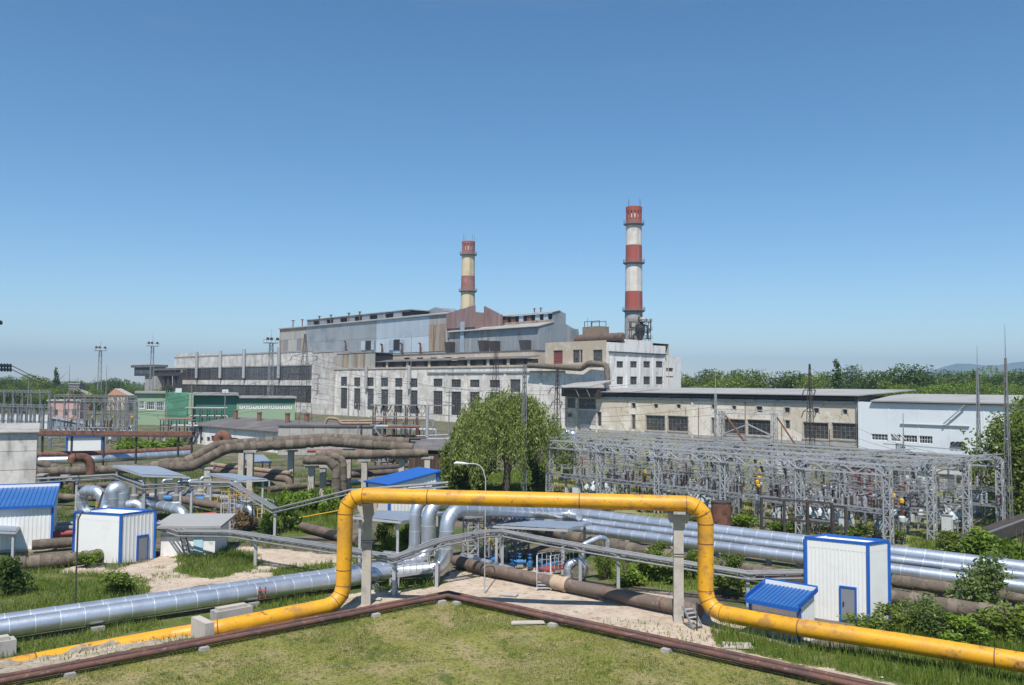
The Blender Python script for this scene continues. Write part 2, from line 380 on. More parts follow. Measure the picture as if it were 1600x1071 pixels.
Z_GREEN = [P((0,880),(110,895),(230,900),(235,925),(120,950),(0,965)), P((275,865),(330,858),(400,862),(402,888),(330,905),(280,895)),
           P((0,1005),(330,955),(500,920),(520,935),(320,965),(0,1030)), P((1110,985),(1250,1005),(1600,1045),(1800,1200),(1450,1075),(1120,1010)),
           P((600,905),(690,900),(690,915),(590,925)), P((930,870),(1100,880),(1130,915),(1060,925),(940,905)), P((405,770),(530,770),(530,830),(405,838)),
           P((1390,960),(1800,1000),(1900,1100),(1400,1010)), P((640,735),(860,735),(860,800),(640,800)), P((1420,840),(1900,830),(1900,930),(1420,870)),
           P((180,690),(300,690),(300,705),(180,705)), P((420,890),(520,878),(520,895),(430,905))]
Z_YARD = [P((840,755),(900,682),(1000,680),(1620,790),(1650,850),(1460,868),(1200,835),(900,790))]
xs = np.concatenate([-np.geomspace(9000, 80, 26), np.arange(-75, 76, 1.0), np.geomspace(80, 9000, 26)])
ys = np.concatenate([[-9000, -2000, -300, -40, 0], np.arange(12, 171, 1.0), np.geomspace(176, 9000, 26)])
XX, YY = np.meshgrid(xs, ys)
near = (np.abs(XX) < 76) & (YY > 11) & (YY < 172)
lawn = inpoly(XX, YY, Z_LAWN)
sand = np.zeros_like(lawn); green = np.zeros_like(lawn); yard = np.zeros_like(lawn)
for p in Z_SAND: sand |= inpoly(XX, YY, p)
for p in Z_GREEN: green |= inpoly(XX, YY, p)
for p in Z_YARD: yard |= inpoly(XX, YY, p)
ZZ = np.where(near, -.06+.05*wave(XX, YY, .9, 3)*np.where(lawn, .6, 1.0), -.06)
def blur(a):
    a = a.astype(float)
    for _ in range(1):
        b = np.pad(a, 1, mode='edge'); a = (b[1:-1,1:-1]*4+b[:-2,1:-1]+b[2:,1:-1]+b[1:-1,:-2]+b[1:-1,2:])/8
    return a
nx, ny = len(xs), len(ys)
vv = np.stack([XX, YY, ZZ], -1).reshape(-1, 3)
ii = np.arange(nx*ny).reshape(ny, nx)
ff = np.stack([ii[:-1,:-1], ii[:-1,1:], ii[1:,1:], ii[1:,:-1]], -1).reshape(-1, 4)
gm = bpy.data.meshes.new('ground'); gm.from_pydata(vv.tolist(), [], ff.tolist())
at = gm.color_attributes.new('zone', 'FLOAT_COLOR', 'POINT')
zc = np.stack([blur(sand), blur(green), blur(lawn), blur(yard)], -1).reshape(-1)
at.data.foreach_set('color', zc.astype(np.float32))
gm.polygons.foreach_set('use_smooth', [True]*len(gm.polygons))
def groundmat():
    m = bpy.data.materials.new('ground_soil'); m.use_nodes = True; nt = m.node_tree; b = nt.nodes['Principled BSDF']
    pos = nt.nodes.new('ShaderNodeNewGeometry').outputs['Position']
    a = nt.nodes.new('ShaderNodeVertexColor'); a.layer_name = 'zone'
    sp = nt.nodes.new('ShaderNodeSeparateColor'); nt.links.new(a.outputs[0], sp.inputs[0])
    def two(c1, c2, sc, lo=.4, hi=.6):
        r = ramp(nt, lo, hi); nt.links.new(noise(nt, pos, sc, 8, .7), r.inputs[0]); return mixc(nt, r.outputs[0], c1, c2)
    soil = two(two((.20,.165,.125), (.115,.10,.08), .35), (.085,.115,.035), .16, .46, .58)
    sandc = two(two(two((.58,.475,.37), (.48,.385,.295), .5), (.31,.255,.19), 1.6, .52, .66), (.62,.54,.45), 4.5, .56, .68)
    gr = two((.095,.14,.03), (.17,.18,.06), .6)
    lw = two(two(two((.27,.26,.07), (.36,.295,.145), .35, .42, .60), (.34,.27,.17), 1.0, .56, .70), (.10,.145,.035), .22, .56, .66)
    lw = two(two(lw, (.07,.085,.022), 6.0, .50, .62), (.34,.29,.17), 9.0, .60, .68)
    yd = two((.20,.225,.06), (.28,.25,.13), .35)
    yd = two(yd, (.10,.14,.035), .5, .56, .68)
    c = soil
    ed = noise(nt, pos, 1.3, 9, .8); 
    for src, col in ((a.outputs['Alpha'], yd), (sp.outputs[0], sandc), (sp.outputs[1], gr), (sp.outputs[2], lw)):
        ad = nt.nodes.new('ShaderNodeMath'); ad.operation = 'MULTIPLY_ADD'; nt.links.new(ed, ad.inputs[0]); ad.inputs[1].default_value = 1.25
        nt.links.new(src, ad.inputs[2]); r = ramp(nt, 1.02, 1.20); nt.links.new(ad.outputs[0], r.inputs[0])
        c = mixc(nt, r.outputs[0], c, col)
    nt.links.new(c, b.inputs['Base Color']); b.inputs['Roughness'].default_value = 1; b.inputs['Specular IOR Level'].default_value = .1
    bp = nt.nodes.new('ShaderNodeBump'); bp.inputs['Distance'].default_value = .15; bp.inputs['Strength'].default_value = 1
    nt.links.new(noise(nt, pos, 3.5, 9, .75), bp.inputs['Height']); nt.links.new(bp.outputs[0], b.inputs['Normal'])
    return m
gm.materials.append(groundmat())
ground = kind(link('ground', gm), 'structure')

# far hills on the right
hb = MB(); prof = []
for k in range(61):
    x = 2400+k*110; t = (x-3500)/2600
    z = 292*(1-math.exp(-max(0, x-3300)/300))+10*math.sin(x*.004)+6*math.sin(x*.013)
    prof.append((x, max(2, z)))
for k, (x, z) in enumerate(prof):
    for j in range(9):
        f = math.sin(math.pi*j/8)**1.3
        hb.v.append((x*(1+.02*j), 7600+j*150+60*math.sin(k*.7+j), -3+(z+10*math.sin(k*1.3+j*2.1)*f)*f))
for k in range(60):
    for j in range(8):
        a = k*9+j; hb.f.append((a, a+9, a+10, a+1))
hills = kind(hb.build('hills', mat('hill_slope', (.10,.13,.06), 1, 0, [((.16,.15,.09), .004, .45, .6)], spec=.1), smooth=True), 'structure')
hazem = bpy.data.materials.new('haze_air'); hazem.use_nodes = True
hn = hazem.node_tree; hn.nodes.clear(); pv = hn.nodes.new('ShaderNodeVolumePrincipled'); ho = hn.nodes.new('ShaderNodeOutputMaterial')
pv.inputs['Color'].default_value = (.53,.745,1,1); pv.inputs['Density'].default_value = 1.5e-4; pv.inputs['Anisotropy'].default_value = .2
hn.links.new(pv.outputs[0], ho.inputs['Volume'])
kind(MB().box(-9300,-9300,-4,9600,9300,330).build('haze', hazem), 'stuff')

# ================================================================ PLANT
class Wall:
    def __init__(s, px, Y, d):
        d = Vector((d.x, d.y, 0)).normalized(); s.d = d; s.y = Vector((-d.y, d.x, 0))
        p = D(px, 600, Y); s.P = Vector((p.x, p.y, 0)); s.rz = math.atan2(d.y, d.x)
    @classmethod
    def at(c, p, d):
        o = c.__new__(c); d = Vector((d.x, d.y, 0)).normalized(); o.d = d; o.y = Vector((-d.y, d.x, 0)); o.P = Vector((p[0], p[1], 0)); o.rz = math.atan2(d.y, d.x); return o
    def uz(s, px, py, off=0.0):
        r = ray(px, py); C = Vector((0, 0, CZ)); t = (off-(C-s.P).dot(s.y))/r.dot(s.y); q = C+r*t
        return (q-s.P).dot(s.d), q.z
    def pt(s, u, off=0.0): return s.P+s.d*u+s.y*off
    def rect(s, x0, y0, x1, y1, off=0.0):
        a = s.uz(x0, y0, off); b = s.uz(x1, y1, off); return (a[0], b[0], b[1], a[1])   # u0,u1,z0,z1
    def thing(s, name, label, cat, u=0, off=0, group=None):
        return thing(name, label, cat, s.pt(u, off), s.rz, group)
def wall_holes(mb, u0, u1, z0, z1, holes, y=0.0, dep=.4):
    us = sorted({u0, u1, *[h[0] for h in holes], *[h[1] for h in holes]}); zs = sorted({z0, z1, *[h[2] for h in holes], *[h[3] for h in holes]})
    for a, b in zip(us[:-1], us[1:]):
        for c, e in zip(zs[:-1], zs[1:]):
            mu = (a+b)/2; mz = (c+e)/2
            if any(h[0] < mu < h[1] and h[2] < mz < h[3] for h in holes): continue
            mb.poly((a,y,c),(b,y,c),(b,y,e),(a,y,e))
    for h in holes:
        a, b, c, e = h
        mb.poly((a,y,c),(a,y,e),(a,y+dep,e),(a,y+dep,c)); mb.poly((b,y,e),(b,y,c),(b,y+dep,c),(b,y+dep,e))
        mb.poly((a,y,e),(b,y,e),(b,y+dep,e),(a,y+dep,e)); mb.poly((b,y,c),(a,y,c),(a,y+dep,c),(b,y+dep,c))
        mb.poly((a,y+dep,c),(b,y+dep,c),(b,y+dep,e),(a,y+dep,e))
def window(root, h, nx, nz, y=0.0, dep=.4, fm='frame', gm='glass', w=.12, sill=None, name='window'):
    a, b, c, e = h; f = MB(); yy = y+dep*.45
    for k in range(nx+1):
        u = a+(b-a)*k/nx; ww = w if k in (0, nx) else w*.55
        f.box(u-ww/2 if 0 < k < nx else (u if k == 0 else u-ww), yy, c, u+ww/2 if 0 < k < nx else (u+ww if k == 0 else u), yy+.08, e)
    for k in range(nz+1):
        z = c+(e-c)*k/nz; ww = w if k in (0, nz) else w*.55
        f.box(a+w, yy+.004, z if k == 0 else (z-ww if k == nz else z-ww/2), b-w, yy+.076, z+ww if k == 0 else (z if k == nz else z+ww/2))
    o = f.build(name, K[fm], root)
    MB().box(a+.01, yy+.1, c+.01, b-.01, yy+.13, e-.01).build('pane', K[gm], o)
    if sill: MB().box(a-.3, y-.25, c-.35, b+.3, y+.05, c-.03).build('sill', K[sill], o)
    return o
def shell(mb, u0, u1, dep, z0, z1, left=True, right=True, back=True, top=True):
    if left: mb.poly((u0,dep,z0),(u0,0,z0),(u0,0,z1),(u0,dep,z1))
    if right: mb.poly((u1,0,z0),(u1,dep,z0),(u1,dep,z1),(u1,0,z1))
    if back: mb.poly((u1,dep,z0),(u0,dep,z0),(u0,dep,z1),(u1,dep,z1))
    if top: mb.poly((u0,0,z1),(u1,0,z1),(u1,dep,z1),(u0,dep,z1))
def panels(root, u0, u1, z0, z1, n, m, mats, y=0.0, name='cladding_panel', jit=.04, gap=.03, th=.15):
    for i in range(n):
        for j in range(m):
            a = u0+(u1-u0)*i/n+gap; b = u0+(u1-u0)*(i+1)/n-gap; c = z0+(z1-z0)*j/m+gap; e = z0+(z1-z0)*(j+1)/m-gap
            o = random.uniform(0, jit); mk = mats if isinstance(mats, str) else random.choice(mats)
            MB().box(a, y-th-o, c, b, y-.002, e).build(name, K[mk], root)

TW = Wall(523, 404, A2)                                   # plane of the turbine hall wall
def TP(off): return Wall.at(TW.pt(0, off), A2)

# --- turbine hall, white wall with tall windows
W = TW; r = W.thing('turbine_hall', 'long white turbine hall with pairs of tall dark windows, soot stained', 'building')
uE = W.uz(946.5, 600)[0]; top = 21.0
holes = []; wl = [(532.5,542,589,603.5,606,639,3,3,8),(553,562.5,590,604,607,640,3,3,8),(574,583.5,590,604,607.5,641,3,3,8),(595,606,590.5,604.5,608.5,643.5,3,3,8),(617,628.5,591,605,609,645,3,3,8),(641,652,591.5,605.5,610,647,3,3,8),
      (677,691,592,604.5,611,648,4,3,9),(705,720,593,605.5,612,649.5,4,3,9),(734,749,593.5,605.5,612.5,651,4,3,9),(765,781,594,606,613,653,4,3,9),(797,813,593,613,619,655,4,4,9)]
for (x0,x1,a,b,c,e,nx,n1,n2) in wl:
    holes.append((W.rect(x0,a,x1,b), nx, n1)); holes.append((W.rect(x0,c,x1,e), nx, n2))
mb = MB(); wall_holes(mb, 0, uE, -.3, top, [h[0] for h in holes], 0, .5); shell(mb, 0, uE-8, 18, -.3, top, right=False); mb.poly((uE-8,0,top),(uE,0,top),(uE,2.8,top),(uE-8,2.8,top)); mb.poly((uE,0,-.3),(uE,3.2,-.3),(uE,3.2,top),(uE,0,top)); mb.build('wall', K['whitewall'], r)
for h, nx, nz in holes: window(r, h, nx, nz, 0, .5, 'frame', 'glass', .14)
u4 = W.uz(668, 600)[0]
MB().box(-.2, -.3, top+.002, uE-.3, 2.6, top+.7).build('parapet', K['beige'], r)
MB().box(u4, -.45, 18.9, uE-18, -.003, 19.5).build('cornice', K['concrete'], r)
for px in (574, 641):
    u = W.uz(px, 600)[0]; MB().tube([(u,-.7,top+1.2),(u,-.7,12.6)], .75, 12).build('downpipe', K['galvlight'], r, True)
# pilasters of the hall
for px in (524.5,547.5,568,589,611.5,634.5,663,698,727,757,789,820,845,880):
    u = W.uz(px, 610)[0]; MB().box(u-.55, -.22, -.2, u+.55, -.003, 18.6).build('pilaster', K['whitewall'], r)
# corrugated box on the hall roof, left
W3 = TP(.6); r = W3.thing('roof_cladding_box', 'beige corrugated metal box on the left end of the turbine hall roof', 'roof extension')
r.location.z = top+.7
u1 = W3.uz(585, 560)[0]
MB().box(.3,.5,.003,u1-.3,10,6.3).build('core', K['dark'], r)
panels(r, .2, u1, 0.01, 6.5, 16, 1, ['cladold','cladold','cladrust'], .5)
MB().box(0,.2,6.5,u1+.2,10.4,6.8).build('roof', K['roofdark'], r)
# dark roof lanterns on the hall
for px0, px1, lab in ((585.5,702,'left'), (713,822,'right')):
    Wk = TP(1.5); u0 = Wk.uz(px0, 570)[0]; u1 = Wk.uz(px1, 570)[0]
    r = Wk.thing('roof_lantern', f'dark low roof lantern with open bays, {lab} one on the turbine hall roof', 'roof lantern', u0)
    r.location.z = top+.702; L = u1-u0
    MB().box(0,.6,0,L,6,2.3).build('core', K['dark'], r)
    MB().slab((-.4,-.5,2.5),(L+.4,-.5,2.5),(L+.4,6.5,3.6),(-.4,6.5,3.6),.25).build('roof', K['roofdark'], r)
    n = 7
    for i in range(n):
        if i % 2 == 0: MB().box(L*i/n+.2,.3,.1,L*(i+.75)/n,.598,2.2).build('louvre_panel', K['steeldark'], r)
        else: MB().box(L*i/n+.8,.25,.1,L*i/n+2.2,.598,2.25).build('louvre_panel', K['beige'], r)

# --- beige attic storey behind the lanterns
W5 = TP(17); a = W5.uz(602, 560)[0]; b = W5.uz(835, 560)[0]; zt = 27.6
r = W5.thing('attic_storey', 'beige attic storey with small square windows above the turbine hall', 'building')
hs = [W5.rect(x0,y0,x1,y1) for x0,x1,y0,y1 in ((631,640,559,563),(651,661,559,563),(672,682,559,563.5),(694,705,558.5,574),(716,727,558.5,564),(740,751,558.5,564),(792,801,558,565))]
mb = MB(); wall_holes(mb, a, b, 0, zt, hs, 0, .6); shell(mb, a, b, 14, 0, zt); mb.build('wall', K['beige'], r)
for h in hs: window(r, h, 2, 2, 0, .6)
MB().box(a-.2,-.2,zt+.003,b+.2,14,zt+.4).build('coping', K['roofdark'], r)

# --- glazed hall on the left with concrete bands
W = TW; r = W.thing('glazed_hall', 'long flat hall with dark ribbon glazing between pale concrete bands', 'building')
u0 = W.uz(272, 600)[0]; u1 = W.uz(489, 600)[0]; ug = W.uz(283, 600)[0]; H = 30.0
def zy(px, py): return W.uz(px, py)[1]
b1 = (zy(380,573), zy(380,592)); b2 = (zy(380,603), zy(380,626))      # glass bands
za, zb = zy(400,573.5), zy(400,594.5); zc_, zd = zy(400,602.5), 5.0
mb = MB(); wall_holes(mb, u0, u1, -.3, H, [(ug,u1-.5,zb,za),(ug,u1-.5,zd,zc_)], 0, .5); shell(mb, u0, u1, 40, -.3, H); mb.build('wall', K['concpanel'], r)
panels(r, u0, u1, za+.4, H, 26, 1, 'concpanel', 0, 'wall_panel', .05, .06, .12)
panels(r, ug, u1, zc_+.2, zb-.2, 24, 1, 'concpanel', 0, 'wall_panel', .05, .06, .12)
n = 22
for k in range(n):
    A = ug+(u1-.5-ug)*k/n+.06; B_ = ug+(u1-.5-ug)*(k+1)/n-.06
    window(r, (A,B_,zb+.05,za-.05), 4, 4, 0, .5, 'frame', 'glass', .16); window(r, (A,B_,zd+.05,zc_-.05), 4, 6, 0, .5, 'frame', 'glass', .16)
MB().box(u0-.2,-.3,H+.002,u1,40,H+.8).build('parapet', K['roofgrey'], r)
MB().box(u0,0.4,H+.802,u0+24,39,H+2.6).build('roof_upstand', K['concpanel'], r)
for px in (310, 347, 384, 438.5):
    u = W.uz(px, 570)[0]; MB().tube([(u,-1.1,H+3.0),(u,-1.1,zy(px,591))], .9, 12).build('vent_duct', K['galvlight'], r, True)
# --- stair tower of stacked pale panels
r = W.thing('stair_tower', 'pale blank stair tower of stacked concrete panels between the two halls', 'tower')
ua, ub = W.uz(489.5,600)[0], W.uz(522.5,600)[0]
MB().box(ua+.2,-.5,-.3,ub-.2,14,29.2).build('core', K['concrete'], r)
for k in range(12):
    MB().box(ua+.1,-1.0-random.uniform(0,.06),-.2+k*2.45,ub-.05,14.2,2.18+k*2.45).build('wall_panel', K['concpanel'], r)
MB().box(ua,-1.2,29.25,ub,14.4,29.7).build('coping', K['concrete'], r)

# --- boiler house, sheet clad, two volumes
W6 = TP(35); r = W6.thing('boiler_house', 'tall grey sheet clad boiler house with a row of open vents on its roof', 'building')
u0, uA, uB, uC, uD = [W6.uz(x, 520)[0] for x in (437, 478, 588, 670, 700)]; E = 47.2
mb = MB(); mb.box(u0+.3,.2,-.3,uD,42,E-.3); mb.build('core', K['cladold'], r)
panels(r, u0, uA, 40.5, 45.0, 9, 1, 'cladold', .2); panels(r, u0, uA, 45.05, E, 6, 1, 'cladrust', .2); panels(r, u0, uA, 30, 40.45, 6, 1, ['cladrust','cladold','steelgrey'], .2)
panels(r, uA, uB, 30, 38.0, 20, 1, 'clad', .2); panels(r, uA, uB, 38.05, E, 20, 1, 'clad', .2)
panels(r, uB, uC, 37.5, E, 18, 1, 'cladlight', .2); panels(r, uB, uC, 30, 37.45, 18, 1, 'cladwhite', .2)
panels(r, uC, uD, 42.5, E, 9, 1, 'cladold', .2); panels(r, uC, uD, 30, 42.45, 9, 1, ['cladrust','cladrust','cladold'], .2)
MB().slab((u0-.5,-.8,E+.3),(uD,-.8,E+.3),(uD,10,E+2.2),(u0-.5,10,E+1.0),.5).build('eave_roof', K['roofgrey'], r)
MB().slab((u0-.5,10,E+1.0),(uD,10,E+2.2),(uD,42.5,E+1.2),(u0-.5,42.5,E+.6),.5).build('roof', K['roofgrey'], r)
# roof monitor with alternating open vents
um0, um1 = W6.uz(479,500,9)[0], W6.uz(640,500,9)[0]; n = 14; z0 = E+.6; z1 = E+5.0
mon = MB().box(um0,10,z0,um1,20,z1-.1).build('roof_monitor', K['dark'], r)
for k in range(n):
    A = um0+(um1-um0)*k/n; B_ = um0+(um1-um0)*(k+1)/n
    if k % 2 == 0: MB().box(A,9.4,z0,B_,9.99,z1-.2).build('monitor_panel', K['clad'], mon)
    else:
        MB().box(A,9.4,z0,B_,9.99,z0+1.0).build('monitor_panel', K['cladold'], mon)
        MB().slab((A+.3,9.0,z1-.7),(B_-.3,9.0,z1-.7),(B_-.3,9.9,z1-.3),(A+.3,9.9,z1-.3),.1).build('flap', K['clad'], mon)
MB().box(um0-.6,8.9,z1-.1,um1+.8,21,z1+.35).build('monitor_roof', K['roofgrey'], mon)
mb = MB(); mb.prism([(um1-2,z0),(um1+14,z0),(um1+14,z1-.5),(um1+5,z1+1.8),(um1-2,z1+.2)], 21.2, 34); mb.build('roof_gable', K['clad'], r)
for px in (458, 472.5, 499, 517, 545, 562):
    u = W6.uz(px, 500, 4)[0]; zt = E+(5.5 if px > 490 else 4.6)
    MB().tube([(u,4,E+.3),(u,4,zt),(u,4,zt+.02)], .32, 8).lathe([(.3,0),(1.0,.15),(1.0,.4),(.2,.6)], 10, (u,4,zt)).build('roof_vent', K['rust'], r, True)
# doors and hoods on the boiler house wall
for px0,px1,py0,py1 in ((572,581,533,547),(616,626,531,547)):
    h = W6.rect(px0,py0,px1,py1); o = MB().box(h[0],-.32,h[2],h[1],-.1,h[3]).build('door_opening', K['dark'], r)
    w = h[1]-h[0]; MB().box(h[0]-w*.7,-.6,h[2],h[0]-.05,-.36,h[3]).build('door_leaf', K['cladlight'], o); MB().box(h[1]+.05,-.6,h[2],h[1]+w*.5,-.36,h[3]).build('door_leaf', K['cladlight'], o)
for px, py in ((600,546),(631,545),(543,541),(660,545)):
    u, z = W6.uz(px, py); MB().tube([(u,-.3,z-2),(u,-1.2,z-2),(u,-1.2,z+2.2),(u,-2.2,z+2.6)], .45, 8).build('flue', K['rust'], r, True)

W7 = TP(34.2); r = W7.thing('red_clad_bunker', 'faded red corrugated bunker with stepped top in front of the small chimney', 'bunker')
ua, ub, uc = [W7.uz(x, 500)[0] for x in (697.5, 742, 771)]; zb = 40.2
MB().box(ua+.3,.4,36,ub,15,46.5).build('core', K['cladred'], r)
n = 11
for k in range(n):
    A = ua+(ub-ua)*k/n; B_ = ua+(ub-ua)*(k+1)/n; MB().box(A+.03,-.05-random.uniform(0,.1),zb,B_-.03,.38,47.2+.24*k+random.uniform(0,.3)).build('cladding_panel', K['cladred'], r)
n = 9
for k in range(n):
    A = ub+.1+(uc-ub)*k/n; B_ = ub+(uc-ub)*(k+1)/n; MB().box(A,5+random.uniform(0,.1),40,B_,5.4,49.6-.55*k).build('cladding_panel', K['cladred'], r)

W8 = TP(33.0); r = W8.thing('crusher_house', 'grey corrugated gabled house with rusty clerestory beside the red bunker', 'building')
uk = W8.uz(842, 510)[0]; u0 = W8.uz(701, 520)[0]; E = 38.6; dp = 23.5
MB().box(u0,.2,-.3,uk-.2,dp,E-.1).build('core', K['clad'], r)
panels(r, u0, uk, 28, E, 44, 1, ['clad','clad','clad','clad','cladold'], .2)
gp = [(0,-.3),(0,E),(8.2,E+2.0),(8.2,E+6.1),(12,E+7.0),(15.6,E+5.9),(15.6,E+1.7),(dp,E-1.2),(dp,-.3)]
mb = MB(); n0 = len(mb.v)
for x in (uk-.6, uk): mb.v += [(x, y, z) for y, z in gp]
k = len(gp); mb.f += [tuple(range(k))[::-1], tuple(range(k, 2*k))] + [(i, (i+1) % k, k+(i+1) % k, k+i) for i in range(k)]
mb.build('gable_wall', K['clad'], r)
for i in range(13):                                         # sheets of the gable end, standing proud
    y0 = dp*i/13; y1 = dp*(i+1)/13
    def gz(y):
        for (ya, za_), (yb, zb_) in zip(gp[1:-2], gp[2:-1]):
            if ya <= y <= yb and yb > ya: return za_+(zb_-za_)*(y-ya)/(yb-ya)
        return E-1.2
    zt = min(gz(y0+.05), gz(y1-.05))
    MB().box(uk+.002, y0+.04, 26, uk+.1+random.uniform(0,.06), y1-.04, min(zt, E+1.6)-.1).build('cladding_panel', K[random.choice(['clad','clad','clad','cladold'])], r)
MB().slab((u0-1,-1.5,E-.2),(uk+.5,-1.5,E-.2),(uk+.5,8.2,E+2.2),(u0-1,8.2,E+2.2),.25).build('lower_roof', K['roofgrey'], r)
MB().slab((u0+2,7.4,E+6.1),(uk+.4,7.4,E+6.1),(uk+.4,12,E+7.25),(u0+2,12,E+7.25),.2).build('upper_roof', K['roofgrey'], r)
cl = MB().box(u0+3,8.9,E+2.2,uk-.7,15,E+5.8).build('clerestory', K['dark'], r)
MB().box(u0+3,8.15,E+2.25,uk-.7,8.85,E+3.2).build('clerestory_sill', K['cladrust'], cl)
n = 22
for i in range(n):
    A = u0+3+(uk-.7-u0-3)*i/n; B_ = A+(uk-u0)/n*.98
    if i % 2 == 0: MB().box(A,8.2,E+3.2,B_,8.7,E+5.7).build('clerestory_panel', K['rust' if i < 13 or i == 16 else 'cladlight'], cl)
for px in (835, 845):
    u = W8.uz(px, 490, 11)[0]; MB().tube([(u,11,E+6.5),(u,11,E+8.6)], .25, 8).lathe([(.25,0),(.7,.12),(.7,.3),(.2,.4)], 8, (u,11,E+8.4)).build('roof_vent', K['rust'], r, True)
for px, py in ((708,544),(761,542),(778,543),(826,542)):
    u, z = W8.uz(px, py); MB().prism([(u-2.6,z+2.6),(u+1.6,z+2.6),(u+1.6,z-2.6),(u-1.2,z-2.6)], -3.2, -.1).build('dust_hood', K['steeldark'], r)
u, z = W8.uz(723,545); MB().box(u-1.2,-.6,z-4,u+1.4,-.16,z+12).build('pale_strip', K['cladlight'], r)

# --- beige block with white end wall at the right of the works
W9 = TP(3); uk = W9.uz(947.5, 560)[0]; u0 = W9.uz(852, 560)[0]; H = 29.4
kp = W9.pt(uk); WE = Wall.at(kp, B2)
r = W9.thing('end_block', 'stepped block with beige side and white end wall below the striped chimney', 'building')
hs = [W9.rect(864.6,548,879,569), W9.rect(895,547,910,567), W9.rect(926.5,547,941,568)]
mb = MB(); wall_holes(mb, u0, uk, -.3, H, hs, 0, .6); shell(mb, u0, uk, 33, -.3, H, right=False); mb.build('side_wall', K['beige'], r)
window(r, hs[0], 3, 4, 0, .6, 'frame', 'redtrans'); window(r, hs[1], 4, 5, 0, .6); window(r, hs[2], 4, 5, 0, .6)
def onend(o): o.location = (uk, 0, 0); o.rotation_euler = (0, 0, WE.rz-W9.rz); return o
s1 = WE.uz(1040, 560)[0]; s2 = WE.uz(1065, 560)[0]; sa = WE.uz(977,560)[0]; sb = WE.uz(1020,560)[0]
hs = []
for x0, x1 in ((963.6,974),(985,995.5),(1005.5,1016),(1025,1035.5)):
    hs += [WE.rect(x0,564.5,x1,575), WE.rect(x0,588.5,x1,601)]
mb = MB()
for g0, g1, gy in ((0, sa, WE.uz(962,535.5)[1]), (sa, sb, WE.uz(1000,532)[1]), (sb, s1, WE.uz(1030,540.5)[1])):
    wall_holes(mb, g0, g1, -.3, gy, [h for h in hs if g0 <= h[0] < g1], 0, .5); shell(mb, g0, g1, 12, -.3, gy, left=g0 > 0)
HR = WE.uz(1052,558)[1]
h3 = WE.rect(1042,575,1053,581); h4 = WE.rect(1042,588,1053,590)
wall_holes(mb, s1+.05, s2, -.3, HR, [h3, h4], .3, .5); mb.poly((s2,.3,-.3),(s2,12,-.3),(s2,12,HR),(s2,.3,HR)); mb.poly((s1,.3,HR),(s2,.3,HR),(s2,12,HR),(s1,12,HR))
onend(mb.build('white_wall', K['whiteclean'], r))
for h in hs: onend(window(r, h, 4, 3, 0, .5))
onend(window(r, h3, 4, 2, .3, .5)); onend(window(r, h4, 5, 1, .3, .5))
onend(MB().box(1.0,-.5,WE.uz(1000,553)[1],s1,-.02,WE.uz(1000,551.5)[1]).build('canopy_ledge', K['steeldark'], r))
for px in (955.5,980,1000.5,1020.5,1038):              # proud pilaster strips between the windows
    u = WE.uz(px,590)[0]-.4; onend(MB().box(u+.0,-.16,-.2,u+.5,-.003,WE.uz(1000,554.5)[1]).build('pilaster', K['whiteclean'], r))
# tanks on the block roof
o = MB(); ua = W9.uz(897,525,8)[0]; ub = W9.uz(971,525,8)[0]
o.tube([(ua,9,H+1.5),(ua+.4,9,H+1.5),(ub-.4,9,H+1.5),(ub,9,H+1.5)], [1.1,1.5,1.5,1.1], 16)
t = o.build('roof_tank', K['tankbrown'], None, True); t.location = W9.P; t.rotation_euler = (0,0,W9.rz); tag(t, 'long rusty brown tank lying on the roof below the striped chimney', 'tank')
MB().box(ua,8,H+.01,ub,10,H+.5).build('cradle', K['steeldark'], t)
ua = W9.uz(910,515,16)[0]; ub = W9.uz(937,515,16)[0]
t = W9.thing('roof_hut', 'small brown hut with a pipe rail on the roof of the end block', 'hut', ua, 16); t.location.z = H; L = ub-ua
MB().box(0,0,0,L,5,6.3).build('walls', K['tanbrick'], t); MB().box(-2,-.4,2.2,0,5,2.6).build('ledge', K['concrete'], t)
f = MB()
for x in (.6, L/2, L-.6): f.beam((x,.5,6.3),(x,.5,8.2),.18)
f.beam((.6,.5,8.2),(L-.6,.5,8.2),.2); f.beam((.6,4,8.2),(L-.6,4,8.2),.2); f.beam((.6,4,6.3),(.6,4,8.2),.18); f.beam((L-.6,4,6.3),(L-.6,4,8.2),.18); f.build('rail', K['steeldark'], t)

